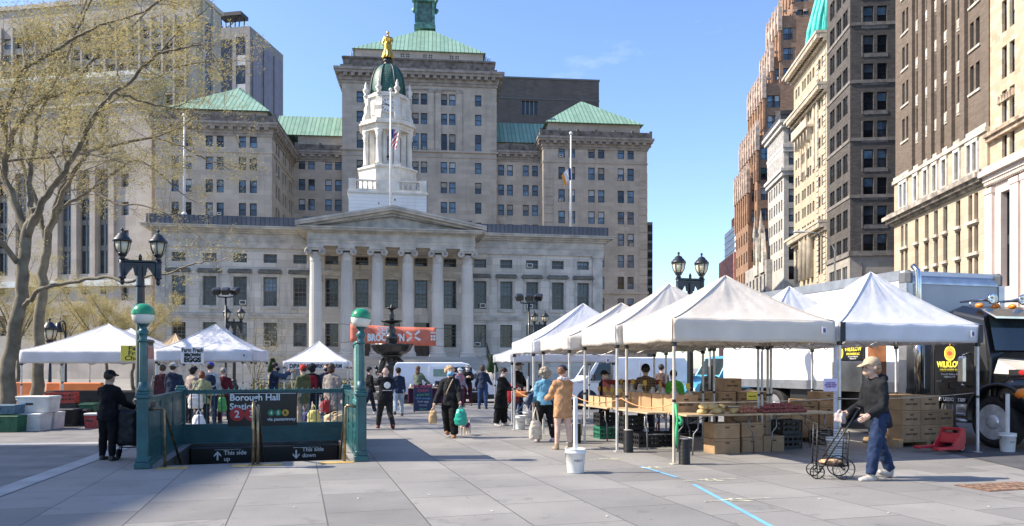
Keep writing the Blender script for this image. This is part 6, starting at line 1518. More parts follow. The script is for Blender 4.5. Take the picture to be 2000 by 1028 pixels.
p=at(1470,778,15.2); sign('price_sign','plain yellow price sign stuck up behind the onions','sign',at(1469,774,14.7),(.22,.15),TH-.1,YEL,[('Onions $2/lb',.03,.0,SBL,.001,1)])
p=at(1622,752,13.35); sign('notice','lilac paper notice taped to the white tent pole','notice',p,(.29,.23),TH,LIL,[('PLEASE KEEP\nSIX FEET APART\nTHANK YOU',.035,0,mat('notice_ink',(.25,.12,.35),.7),.001,1)])
# plastic crates
def crate(label,p,size,m,group='milk crates under the stall',rz=TH):
    e=empty('crate',p,rz,label,'crate',group); b=MB(); x,y,z=size[0]/2,size[1]/2,size[2]; t=.02
    b.box(-x,x,-y,y,0,.02)
    for s in(-1,1):
        for (a0,a1) in((0,.25),(.45,.6),(.8,1.0)): b.box(-x,x,s*y-t/2,s*y+t/2,z*a0+.001,z*a1); b.box(s*x-t/2,s*x+t/2,-y,y,z*a0+.001,z*a1-.001)
        for i in range(5): q=-x+2*x*i/4; b.box(q-.015,q+.015,s*y-t/2-.002,s*y+t/2+.002,0.002,z-.002); q=-y+2*y*i/4; b.box(s*x-t/2-.002,s*x+t/2+.002,q-.015,q+.015,.002,z-.002)
    b.build('lattice',[m],e); return e
CKB=mat('crate_black',(.014,.015,.016),.5,.2); CKG=mat('crate_green',(.02,.16,.09),.5,.2); CKR=mat('crate_red',(.42,.05,.03),.5,.2)
for i,(u,v,z,m,l) in enumerate(((6.75,14.0,0,CKB,'black milk crate on the ground, nearest under the left tables'),(7.2,14.1,0,CKB,'black milk crate beside the nearest one under the left tables'),(6.75,14.7,0,CKB,'black milk crate further under the left tables'),(6.75,14.7,.3,CKB,'black milk crate stacked on another under the left tables'),(6.7,15.9,0,CKG,'green milk crate on the ground under the far left table'),(6.7,15.9,.3,CKB,'dark crate stacked on the green one under the far left table'),(7.2,16.1,0,CKB,'dark milk crate behind the green one under the far left table'),(7.1,16.6,0,CKG,'green crate at the far end under the left tables'),(9.35,13.0,0,CKB,'black crate under the right front table'),(9.35,13.0,.29,CKB,'black crate on top of another under the right front table'),(10.6,13.5,0,CKB,'black crate on the ground right of the front tables'),(8.9,16.0,0,CKB,'black crate under the back table'),(9.5,16.0,0,CKB,'black crate in the middle under the back table'))): crate(l,PV(u,v,z),(.42,.36,.28),m)
# rope along the poles
ROPE=mat('rope_orange',(.62,.32,.14),.8,.15); PP_=[(6.02,11.33),(5.88,13.2),(5.6,15.1),(5.5,16.9),(5.38,18.6)]
rp_=MB()
def sagline(a,c,s,n=10): return [a+(c-a)*(i/n)-Vector((0,0,s*4*(i/n)*(1-i/n))) for i in range(n+1)]
pts=[]
for (a,c) in zip(PP_,PP_[1:]): pts+=sagline(PV(*a,1.02),PV(*c,1.02),.13)
pts+=sagline(PV(5.38,18.6,1.02),PV(5.9,21,1.0),.1)
rp_.tube(pts,.010,5); o=rp_.build('rope',[ROPE]); tag(o,'orange rope sagging between the tent legs along the left tables','rope')
rp_=MB(); rp_.tube(sagline(PV(6.02,11.33,1.02),PV(9.15,11.3,1.05),.02)+sagline(PV(9.15,11.3,1.05),PV(12.3,11.4,1.12),.04),.007,5); tag(rp_.build('rope',[mat('rope_pale',(.5,.4,.3),.8)]),'thin pale rope stretched across the stall front to the right tent leg','rope')
rp_=MB(); rp_.tube([PV(6.0,11.29,1.0),PV(6.01,11.25,.75),PV(6.0,11.26,.5),PV(6.02,11.28,.3)],[.03,.018,.03,.016],7); rp_.tube([PV(6.03,11.25,.8),PV(6.08,11.24,.72),PV(6.03,11.22,.66)],.03,7); tag(rp_.build('ribbon',[mat('green_ribbon',(.05,.42,.16),.6)]),'bright green ribbon tied round the front leg of the cream tent','ribbon')
# leg weights
WB_=mat('weight_black',(.012,.012,.013),.45,.2)
def weight(label,u,v):
    m=MB(); pr=[(.0,.0)];H=.42;n=19
    for i in range(n): z=H*i/n; pr+=[(.09,z),(.095,z+.006),(.095,z+H/n-.008),(.088,z+H/n-.002)]
    pr+=[(.085,H),(.0,H)]
    e=empty('leg_weight',PV(u,v),TH,label,'tent weight','black ribbed tent weights'); m.lathe(pr,20); m.build('discs',[WB_],e); q=MB(); q.lathe([(.085,H+.001),(.085,H+.008),(0,H+.008)],20); q.build('lid',[mat('weight_lid',(.45,.43,.4),.6)],e)
weight('black ribbed weight at the near leg of the cream tent',6.15,11.27); weight('black ribbed weight at the second leg of the tent row',6.0,13.15); weight('black ribbed weight at the third leg, behind the tan coat',5.66,15.0)
# buckets with posts
BK=mat('bucket_white',(.70,.70,.68),.45,.1,5); BK2=mat('bucket_label',(.45,.44,.44),.6,.3,9)
def bucket(label,p,s=1.0,post=None,pm=None,h=.36):
    e=empty('bucket',p,TH,label,'bucket','white buckets used as post bases'); b=MB(); b.lathe([(0,0),(.115*s,0),(.12*s,.02),(.142*s,h*.82),(.152*s,h*.83),(.152*s,h*.88),(.146*s,h*.89),(.15*s,h*.98),(.155*s,h),(.145*s,h),(.14*s,h*.9),(0,h*.88)],24); b.build('pail',[BK],e)
    q=MB(); 
    for i in range(5): a0,a1=R(-120+i*12),R(-108+i*12); q.quad(*[(.135*s*math.cos(a),.135*s*math.sin(a),z) for a,z in((a0,h*.5),(a1,h*.5),(a1,h*.7),(a0,h*.7))])
    q.build('sticker',[BK2],e)
    q=MB(); q.tube([(.15*s*math.cos(t),.15*s*math.sin(t)-.02,h*.85-.15*math.sin(t)) for t in[math.pi*i/10 for i in range(11)]],.004,5); q.build('handle',[STEEL],e)
    if post:
        q=MB(); q.bbox((0,0,h*.5+post/2-.04),(.055,.055,post-h*.5),b=.006); q.build('post',[pm or BK],e)
    return e
bucket('square-shouldered white bucket holding a white wooden post, nearest on the plaza',ground(1124,924),1.06,1.1,h=.37)
bucket('white bucket under the far left tent corner leg',ground(1016,839),1.0); bucket('white bucket with a thin post behind the far left tent leg',ground(1031,828),1.0,1.3)
bucket('white bucket holding the blue-white post between the cream and white tents',ground(1632,893),1.1,1.95,mat('post_blue_white',(.55,.60,.68),.5,.08)); bucket('white bucket holding a tall white post beside the truck bumper',ground(1968,883),1.0,1.05)
# ================= VEHICLES =================
TYRE=mat('tyre_rubber',(.014,.014,.015),.8,.2,10,.2); CHROME=mat('chrome',(.62,.61,.59),.2,.1,3,metal=1); VGL=glass('vehicle_glass',(.02,.03,.035),.05); TRIM=mat('trim_black',(.015,.015,.016),.5,.1)
VWH=mat('van_white',(.72,.74,.77),.25,.05,1.5,coat=.4); RIMG=mat('rim_grey',(.35,.35,.36),.4,.1,metal=.6); ORL=mat('lamp_amber',(.8,.22,.02),.25,.05); RDL=mat('lamp_red',(.45,.02,.02),.25,.05); CLR=mat('lamp_clear',(.7,.72,.74),.12,.05)
def wheel(parent,x,y,z,r,w,axis='y',rim=RIMG,side=-1):
    e=MB(); e.M=Matrix.Translation((x,y,z))@(Matrix.Rotation(R(90),4,'X') if axis=='y' else Matrix.Rotation(R(-90),4,'Y'))
    e.lathe([(r*.62,-w/2),(r*.93,-w/2),(r,-w*.36),(r,w*.36),(r*.93,w/2),(r*.66,w/2),(r*.64,w*.3)],28,caps=False); ty=e.build('wheel',[TYRE],parent)
    q=MB(); q.M=e.M; q.lathe([(r*.67,w/2+.004),(r*.62,w/2),(r*.60,w*.42),(r*.52,w*.30),(r*.3,w*.36),(r*.27,w*.56),(r*.14,w*.60),(0,w*.60)],28); 
    for i in range(10): a=2*math.pi*i/10; q.lathe([(.018,w*.3),(.018,w*.46),(0,w*.47)],6,(r*.42*math.cos(a),r*.42*math.sin(a),0))
    for i in range(8): a=2*math.pi*(i+.5)/8; q.lathe([(.0,w*.36),(r*.075,w*.365),(r*.085,w*.30)],8,(r*.47*math.cos(a),r*.47*math.sin(a),w*.02),1)
    q.build('rim',[rim,TRIM],ty); return ty
def van(label,loc,rz,L=5.2,W=1.95,H=1.9,paint=VWH,opened=False,flip=1,group='parked vans'):
    """nose towards local +x*flip; visible side is local -y"""
    e=empty('van',loc,rz,label,'van',group); f=flip
    P=[(-L/2,.45),(-L/2,1.0),(-L/2+.03,H-.12),(-L/2+.12,H),(L/2-1.75,H),(L/2-1.45,H-.08),(L/2-.95,1.12),(L/2-.1,.95),(L/2,.8),(L/2,.42)]
    m=MB(); secs=[(-W/2,.0),(-W/2+.10,.06)]
    def ring(y,ins):
        out=[]
        for x,z in P: out.append((f*(x-ins*(1 if x>0 else -1)*.3),y,z-(ins if z>H-.3 else 0)))
        return out
    ys=[-W/2,-W/2+.09,W/2-.09,W/2]; rings=[]
    for y in ys:
        edge=abs(y)>W/2-.05; rings.append([(f*x,y*(1-.10*max(0,(z-.9))/(H-.9)),z-(.07 if edge and z>H-.2 else 0)) for x,z in P])
    V=[p for r in rings for p in r]; n=len(P); Fc=[]
    for k in range(3):
        for i in range(n): j=(i+1)%n; Fc.append((k*n+i,k*n+j,(k+1)*n+j,(k+1)*n+i))
    Fc.append(tuple(range(n))); Fc.append(tuple(range(4*n-1,3*n-1,-1)))
    m.add(V,Fc); bo=m.build('body',[paint],e); md=bo.modifiers.new('b','BEVEL'); md.width=.03; md.segments=2
    S=lambda z:-W/2*(1-.10*max(0,(z-.9))/(H-.9))
    def sidepanel(name,mt,x0,x1,z0,z1,off=.006,par=e,x1t=None):
        q=MB(); x1t=x1 if x1t is None else x1t
        q.add([(f*x0,S(z0)-off,z0),(f*x1,S(z0)-off,z0),(f*x1t,S(z1)-off,z1),(f*x0,S(z1)-off,z1),(f*x0,S(z0)+.02,z0),(f*x1,S(z0)+.02,z0),(f*x1t,S(z1)+.02,z1),(f*x0,S(z1)+.02,z1)],[(0,1,2,3),(0,4,5,1),(1,5,6,2),(2,6,7,3),(3,7,4,0)]); return q.build(name,mt,par)
    q=MB(); q.box(-L/2+.05,L/2-.05,-W/2+.08,W/2-.08,.18,.46); 
    q.M=None; q.build('underbody',[TRIM],e)
    if opened:
        sidepanel('doorway_shade',[TRIM],.1,1.05,.5,H-.22); sd=sidepanel('sliding_door',[paint],-.85,.08,.48,H-.16,.035); sidepanel('window',[mat('tinted_green_glass',(.20,.30,.22),.15,.1)],-.68,-.1,1.2,H-.3,.045,sd)  # black panel paints the dark interior shade; the body has no doorway hole
        q=MB(); q.box(f*-.6 if f>0 else .2,f*-.2 if f>0 else .6,-W/2-.05,-W/2-.03,.75,1.0); q.build('door_liner',[TRIM],sd)
    else:
        q=MB(); 
        for x in(-L/2+.5,-.6,.55): q.box(f*x-.006,f*x+.006,S(1.3)-.012,S(1.3)+.05,.5,H-.2)
        q.box(-L/2+.1 if f>0 else -L/2+.6,L/2-.6 if f>0 else L/2-.1,-W/2-.002,-W/2+.05,1.03,1.05); q.build('door_seam',[mat('seam_grey',(.3,.31,.33),.5)],e)
    fd=sidepanel('front_door',[paint],L/2-2.1,L/2-1.08,.5,1.06,.008); sidepanel('window',[VGL],L/2-2.0,L/2-1.12,1.1,H-.2,.012,fd,L/2-1.5)
    q=MB(); q.bbox((f*(L/2-2.0),-W/2-.02,.98),(.14,.03,.05),b=.01); q.build('handle',[TRIM],fd)
    q=MB(); a=(L/2-1.43,H-.11);b_=(L/2-.98,1.14)
    nx,nz=(a[1]-b_[1]),(b_[0]-a[0]); l=math.hypot(nx,nz); ox,oz=nx/l*.012,nz/l*.012
    q.quad((f*(a[0]+ox),-W/2+.2,a[1]+oz),(f*(a[0]+ox),W/2-.2,a[1]+oz),(f*(b_[0]+ox),W/2-.12,b_[1]+oz),(f*(b_[0]+ox),-W/2+.12,b_[1]+oz)); q.build('windscreen',[VGL],e)
    for sx in(-1,1):
        q=MB(); q.bbox((f*(L/2+.0),sx*(W/2-.22),.74),(.06,.3,.18),b=.02); q.build('headlight',[CLR],e); q=MB(); q.bbox((-f*(L/2),sx*(W/2-.12),1.0),(.05,.12,.34),b=.02); q.build('tail_light',[RDL],e)
    for x in(-L/2,L/2): q=MB(); q.bbox((f*x,0,.46),(.14,W-.1,.16),b=.04); q.build('bumper',[TRIM],e)
    q=MB(); q.bbox((f*(L/2-1.2),-W/2-.16,1.22),(.1,.18,.26),b=.03); q.build('mirror',[TRIM],e)
    for x in(-L/2+1.0,L/2-1.0):
        for y in(-W/2+.14,W/2-.14): wheel(e,f*x,y,.35,.35,.24,side=-1)
    for x in(-L/2+1.0,L/2-1.0): q=MB(); q.M=Matrix.Translation((f*x,-W/2-.003,.35))@Matrix.Rotation(R(90),4,'X'); q.lathe([(.42,-.01),(.42,.004),(0,.004)],24); q.build('wheel_arch',[TRIM],e)
    return e
def onpx(px,y): p=at(px,718,y); return Vector((p.x,p.y,0))
van('white cargo van with its side door open, parked in front of the town hall steps',onpx(873,34.6),BYAW,L=4.75,H=1.83,opened=True)
van('white cargo van facing left, parked behind the fruit stall',onpx(1208,30),TH*.5,L=5.0,H=2.0,flip=-1)
van('light blue van behind the cream tents, right of the white van',onpx(1450,30),TH,L=5.2,H=2.05,flip=-1,paint=mat('van_blue',(.07,.33,.48),.3,.1,1,coat=.4))
van('pale van beyond the blue one, seen through the tent legs',onpx(1560,36),TH,L=5.0,H=2.1,flip=-1)
# ---------------- box truck
TO=Vector((8.86,17.0,0)); tk=empty('truck',TO,TH,'black truck cab with a big white box body and orchard signs, at the right edge','truck')
ALU=mat('aluminium',(.46,.47,.49),.35,.12,3,metal=.8); ALUP=mat('alu_panel_grey',(.42,.425,.43),.4,.06,1); TRW=mat('box_white',(.74,.75,.76),.4,.05,.7,.05); BLKP=mat('truck_black',(.005,.006,.008),.3,.1,1,coat=.35)
TW,TL,z0,z1=2.72,7.6,1.12,3.80
m=MB(); m.box(0,TW,.06,TL,z0,z1-.02); m.build('box_body',[TRW],tk)
m=MB(); m.box(.1,TW-.1,-.0,.058,z0,z1-.32); m.build('front_wall',[ALUP],tk)
m=MB(); 
for x in(.01,TW-.01): m.box(x-.05 if x<1 else x-.12,x+.12 if x<1 else x+.05,-.03,.2,z0,z1-.3)
for x in(-.012,TW+.0): m.box(x-.012,x+.03,.2,TL,z1-.22,z1)
m.box(-.03,TW+.03,.0,TL,z0-.1,z0-.002); m.box(-.03,-.005,.2,TL,z0+.0,z0+.14)
n=10
for i in range(n):
    a0,a1=R(90*i/n),R(90*(i+1)/n); r=.30
    y0,y1=-.02+r-r*math.cos(a0),-.02+r-r*math.cos(a1); za,zb=z1-.32+r*math.sin(a0),z1-.32+r*math.sin(a1)
    m.quad((.12,y0,za),(TW-.12,y0,za),(TW-.12,y1,zb),(.12,y1,zb))
m.build('aluminium_rail',[ALU],tk)
for x in(.0,TW-.16): m=MB(); m.bbox((x+.08,.12,z1-.18),(.22,.34,.36),b=.08); m.build('corner_cap',[mat('cap_grey',(.12,.125,.13),.5,.1)],tk)
m=MB(); m.box(-.008,.0,.62,1.2,z0+.05,2.6); m.build('side_doorway',[mat('doorway_orange',(.20,.075,.025),.6,.4,2)],tk)
m=MB(); m.bbox((-.06,1.82,1.38),(.12,1.05,.74),b=.02); m.box(-.125,-.118,1.35,2.3,1.62,1.70); m.build('reefer_box',[mat('stainless',(.36,.35,.32),.3,.2,2,metal=.7)],tk)
m=MB(); m.box(-.07,-.0,1.3,2.34,1.77,2.17); sgb=m.build('side_sign',[SGN],tk)
SY_=mat('sign_lettering_yellow',(.85,.72,.08),.5,.05); SO_=mat('apple_orange',(.80,.30,.04),.5,.15)
TXL=lambda body,s,mt,par,y,z,x,**k: mesh_obj('lettering',text_mesh(body,s,mt,**k),par,Matrix.Translation((x,y,z))@Matrix.Rotation(R(-90),4,'Z')@UP)
def apple(par,y,z,x,s):
    q=MB(); pts=[]
    for i in range(28):
        t=2*math.pi*i/28; r=s*(1-.14*math.cos(2*t)*.3-.13*max(0,math.sin(t))**6-.06*max(0,-math.sin(t))**8); pts.append((r*.92*math.cos(t),r*math.sin(t)))
    vs=[(x-.001,y-px,z+pz) for px,pz in pts]; q.add(vs,[tuple(range(27,-1,-1))]); vs=[(x-.003,y-px*.82,z+pz*.82) for px,pz in pts]; q.add(vs,[tuple(range(27,-1,-1))],1); vs=[(x-.005,y-px*.45,z+pz*.3) for px,pz in pts]; q.add(vs,[tuple(range(27,-1,-1))],2)
    q.tube([(x-.003,y,z+s*.8),(x-.003,y-.1*s,z+s*1.25)],s*.07,5,1); q.build('apple_emblem',[SY_,SO_,mat('apple_red_text',(.5,.08,.03),.5)],par)
apple(sgb,2.12,1.965,-.072,.165); TXL('WILKLOW',.15,SY_,sgb,1.63,2.05,-.074,bold=.005,sx=.8); TXL('ORCHARDS LLC',.075,SY_,sgb,1.63,1.93,-.074,sx=.85,bold=.002); TXL('Pancake Hollow Rd\nHighland, NY',.05,LWH,sgb,1.63,1.84,-.074,sx=.85)
m=MB(); m.box(.5,TW-.5,-3.0,TL-.2,.62,.95); m.box(.15,1.1,2.6,4.4,.5,1.0); m.bbox((.32,-.1,.72),(.62,1.2,.55),b=.12); m.build('chassis',[TRIM],tk)
for y in(5.0,6.2):
    for x in(.24,TW-.24): wheel(tk,x,y,.5,.5,.42,'x')
# cab
cx0,cx1=.16,TW-.2
def loft(secs,mats,name,par,close=True):
    q=MB(); n=len(secs[0]); V=[p for s in secs for p in s]; Fc=[]
    for k in range(len(secs)-1):
        for i in range(n): j=(i+1)%n; Fc.append((k*n+i,(k+1)*n+i,(k+1)*n+j,k*n+j))
    Fc.append(tuple(range(n))); Fc.append(tuple(range(len(secs)*n-1,(len(secs)-1)*n-1,-1))); q.add(V,Fc); o=q.build(name,mats,par); md=o.modifiers.new('b','BEVEL'); md.width=.05; md.segments=3; md.limit_method='ANGLE'; return o
def rs(y,x0,x1,z0,z1,tx=.0): return [(x0,y,z0),(x1,y,z0),(x1,y,z0+(z1-z0)*.55),(x1-tx,y,z1-.12),(x1-tx-.25,y,z1),(x0+tx+.25,y,z1),(x0+tx,y,z1-.12),(x0,y,z0+(z1-z0)*.55)]
cab=loft([rs(-.45,cx0,cx1,.85,2.78,.10),rs(-1.0,cx0,cx1,.85,2.92,.10),rs(-1.72,cx0,cx1,.85,2.74,.12),rs(-1.98,cx0,cx1,.85,1.9,.0)],[BLKP],'cab',tk)
hood=loft([rs(-1.95,cx0+.06,cx1-.06,.95,1.92,.12),rs(-2.6,cx0+.22,cx1-.22,.95,1.86,.1),rs(-3.35,cx0+.42,cx1-.42,.95,1.66,.08),rs(-3.5,cx0+.5,cx1-.5,.95,1.5,.05)],[BLKP],'hood',tk)
q=MB(); q.add([(cx0+.16,-1.76,2.66),(cx1-.16,-1.76,2.66),(cx1-.04,-2.02,1.93),(cx0+.04,-2.02,1.93)],[(0,1,2,3)]); 
q.v=[(x,y-.035,z+.012) for x,y,z in q.v]; q.build('windscreen',[VGL],cab)
q=MB(); q.bbox(((cx0+cx1)/2,-1.98,2.30),(.04,.05,.78),rot=Matrix.Rotation(R(-20),3,'X'),b=.01); q.build('screen_pillar',[BLKP],cab)
q=MB(); q.add([(cx0+.08,-1.72,2.80),(cx1-.08,-1.72,2.80),(cx1-.04,-2.08,2.62),(cx0+.04,-2.08,2.62),(cx0+.08,-1.72,2.77),(cx1-.08,-1.72,2.77),(cx1-.04,-2.08,2.58),(cx0+.04,-2.08,2.58)],[(0,3,2,1),(3,7,6,2),(0,4,7,3),(1,2,6,5),(4,5,6,7)]); q.build('sun_visor',[CHROME],cab)
for i in range(5):
    x=cx0+.3+(cx1-cx0-.6)*i/4; q=MB(); q.ell((x,-1.45,2.885),(.065,.09,.055),12,8); q.build('marker_light',[ORL],cab)
for x in(cx0+.55,cx0+1.35):
    q=MB(); q.M=Matrix.Translation((x,-1.2,3.02))@Matrix.Rotation(R(90),4,'X'); q.lathe([(.02,-.45),(.03,.1),(.05,.25),(.12,.36),(.115,.37),(.02,.3)],14); q.tube([(0,-.12,-.2),(0,0,-.2)],.02,6); q.build('air_horn',[CHROME],cab)
# door with window and orchard sign
dx=cx0-.006; q=MB(); q.add([(dx,-.62,.98),(dx,-1.62,.98),(dx,-1.62,2.12),(dx,-.62,2.12),(dx+.03,-.62,.98),(dx+.03,-1.62,.98),(dx+.03,-1.62,2.12),(dx+.03,-.62,2.12)],[(0,3,2,1),(0,1,5,4),(1,2,6,5),(2,3,7,6),(3,0,4,7)]); dr_=q.build('door',[BLKP],cab)
q=MB(); q.add([(dx-.004,-.7,2.16),(dx-.004,-1.58,2.16),(dx+.10,-1.5,2.55),(dx+.10,-.74,2.55)],[(0,3,2,1)]); q.build('door_window',[VGL],dr_)
q=MB(); q.tube([(dx-.003,-.60,.96),(dx-.003,-1.64,.96),(dx-.003,-1.64,2.14),(dx-.003,-.60,2.14),(dx-.003,-.60,.96)],.008,5); q.bbox((dx-.02,-.76,1.3),(.03,.14,.05),b=.01); q.build('door_trim',[mat('door_edge',(.10,.10,.11),.4)],dr_)
apple(dr_,-1.02,1.90,dx-.008,.16); TXL('WILKLOW',.17,SY_,dr_,-1.02,1.66,dx-.012,bold=.006,sx=.8); TXL('ORCHARDS LLC',.07,SY_,dr_,-1.02,1.54,dx-.012,bold=.002); TXL('Pancake Hollow Rd\nHighland, NY',.055,LWH,dr_,-1.02,1.43,dx-.012); TXL('NY USDOT 1389',.10,LWH,cab,-1.05,.92,dx-.012,bold=.002)
q=MB(); q.bbox((dx-.24,-1.55,1.55),(.10,.2,.55),b=.04); q.tube([(dx,-1.5,1.9),(dx-.24,-1.55,1.85)],.018,6); q.tube([(dx,-1.5,1.2),(dx-.24,-1.55,1.25)],.018,6); q.build('mirror',[CHROME],cab)
# fenders, lights, bumper, wheels
for x,sx in((cx0+.12,-1),(cx1-.12,1)):
    q=MB(); V=[];n=14
    for i in range(n+1):
        a=R(-12+200*i/n); yy=-2.28-.72*math.cos(a); zz=.62+.68*math.sin(a)
        for xx in(x-.30 if sx<0 else x-.2,x+.2 if sx<0 else x+.30): V.append((xx,yy,zz))
        for xx in(x-.30 if sx<0 else x-.2,x+.2 if sx<0 else x+.30): V.append((xx,yy+.06*math.cos(a),zz-.06*math.sin(a)))
    Fc=[]
    for i in range(n):
        o=4*i; Fc+=[(o,o+1,o+5,o+4),(o+2,o+6,o+7,o+3),(o,o+4,o+6,o+2),(o+1,o+3,o+7,o+5)]
    q.add(V,Fc,0,True); q.build('fender',[BLKP],hood)
    q=MB(); q.ell((x,-2.62,1.08),(.28,.58,.34),18,12); q.build('fender_bulge',[BLKP],hood)
    q=MB(); q.ell((x+sx*.04,-2.98,1.10),(.26,.26,.15),16,10,0); q.build('headlight',[CLR],hood); q=MB(); q.ell((x+sx*.20,-2.82,1.10),(.13,.24,.12),12,8); q.build('turn_signal',[ORL],hood)
    wheel(tk,x+(-.02),-2.1,.52,.52,.34,'x',mat('polished_rim',(.62,.62,.63),.25,.15,6,metal=.35))
    q=MB(); q.bbox((x,.2,.0+.62),(.02,.02,.02)); 
q=MB(); q.bbox(((cx0+cx1)/2,-3.5,.72),(cx1-cx0+.05,.24,.36),b=.06); q.build('bumper',[CHROME],tk)
q=MB(); q.bbox(((cx0+cx1)/2,-3.53,1.25),(cx1-cx0-1.2,.06,.62),b=.05)
for i in range(9): z=1.0+.06*i; q.box(cx0+.65,cx1-.65,-3.575,-3.562,z,z+.02)
q.build('grille',[CHROME],hood)
q=MB(); q.box(cx0+.10,cx0+.106,-2.62,-2.3,1.42,1.56); q.build('side_vent',[mat('vent_dark',(.04,.04,.045),.4,metal=.5)],hood); q=MB(); q.ell((cx0+.10,-2.60,1.5),(.012,.09,.055),12,6); q.build('badge',[RDL],hood)
for x in(-.02,):
    q=MB(); q.tube([(x+.12,-.22,1.0),(x+.12,-.22,3.55),(x+.12,-.2,3.75),(x+.08,-.1,3.88)],[.065,.065,.06,.06],14); q.tube([(x+.12,-.22,1.25),(x+.12,-.22,2.5)],.10,14); q.build('exhaust_stack',[CHROME],tk)
q=MB(); q.bbox((cx0+.05,-.12,1.75),(.03,.35,1.25),b=.01); q.build('tread_plate',[ALU],tk)
q=MB(); q.tube([(cx0-.02,-.4,.5),(cx0-.02,-1.5,.5)],.05,8); q.bbox((cx0+.08,-.95,.62),(.3,1.0,.05),b=.01); q.M=None; q.build('step',[ALU],tk)
q=MB(); q.tube([(cx0+.32,-.75,.72),(cx0+.32,-1.6,.72)],.29,18); q.build('fuel_tank',[ALU],tk)
# ---------------- pallet jack
e=empty('pallet_jack',onpx(1855,14.35),TH+.15,'red pallet jack with a raised black handle beside the carton stack','pallet jack'); JR=mat('jack_red',(.50,.03,.04),.35,.15,5)
m=MB(); 
for y in(-.2,.2): m.bbox((-.42,y,.10),(.5,.15,.05),b=.012)
m.build('fork',[JR],e)
m=MB()
for y in(-.19,.19): m.prism([(-.26,.06),(.10,.06),(.16,.22),(.14,.46),(.04,.46),(-.04,.30)],y-.018,y+.018)
m.bbox((.08,0,.44),(.12,.40,.05),b=.01); m.bbox((-.02,0,.27),(.03,.36,.20),rot=Matrix.Rotation(R(20),3,'Y'),b=.01); m.build('body',[JR],e)
m=MB(); m.tube([(.14,0,.3),(.14,0,1.2)],.022,8); m.tube([(.14,-.12,1.2),(.14,.12,1.2)],.018,8); m.tube([(.14,-.12,1.2),(.14,-.12,1.32),(.14,.12,1.32),(.14,.12,1.2)],.016,8); m.build('handle',[TRIM],e)
m=MB(); m.tube([(.16,0,.12),(.16,0,.5)],.05,10); m.build('pump',[TRIM],e)
for y in(-.1,.1): wheel(e,.16,y,.1,.1,.08,'y')
# ---------------- bicycle
def bike(label,loc,rz,fc):
    e=empty('bicycle',loc,rz,label,'bicycle'); fm=mat('bike_frame',fc,.35,.1)
    for x in(-.52,.52):
        q=MB(); q.M=Matrix.Translation((x,0,.34))@Matrix.Rotation(R(90),4,'X'); q.tube([(.33*math.cos(2*math.pi*i/28),.33*math.sin(2*math.pi*i/28),0) for i in range(29)],.018,6,caps=False)
        for i in range(14): a=2*math.pi*i/14; q.tube([(0,0,.02*(-1)**i),(.32*math.cos(a),.32*math.sin(a),0)],.002,3)
        q.build('wheel',[TYRE],e)
    q=MB(); 
    for a,b_ in(((-.52,0,.34),(-.08,0,.30)),((-.08,0,.30),(-.2,0,.82)),((-.52,0,.34),(-.19,0,.75)),((-.08,0,.30),(.34,0,.70)),((-.19,0,.76),(.32,0,.80)),((.36,0,.62),(.52,0,.34)),((.36,0,.62),(.28,0,.95))): q.tube([a,b_],.018,8)
    q.build('frame',[fm],e); q=MB(); q.ell((-.22,0,.88),(.14,.08,.035),12,7); q.tube([(-.2,0,.8),(-.21,0,.87)],.015,6); q.build('saddle',[TRIM],e); q=MB(); q.tube([(.2,-.28,1.0),(.28,-.2,1.0),(.28,.2,1.0),(.2,.28,1.0)],.014,7); q.tube([(.28,0,.95),(.28,0,1.0)],.015,6); q.build('handlebar',[TRIM],e)
    q=MB(); q.M=Matrix.Translation((-.08,-.05,.30))@Matrix.Rotation(R(90),4,'X'); q.lathe([(.09,-.005),(.09,.005),(0,.005)],18); q.build('crank',[TRIM],e); q=MB(); q.bbox((-.42,0,.84),(.34,.24,.16),b=.03); q.build('rear_basket',[mat('basket_orange',(.55,.18,.05),.6)],e)
    return e
bike('dark bicycle with an orange rear basket beside the straw-hat shopper',onpx(1046,21.5),R(-12),(.02,.08,.16))
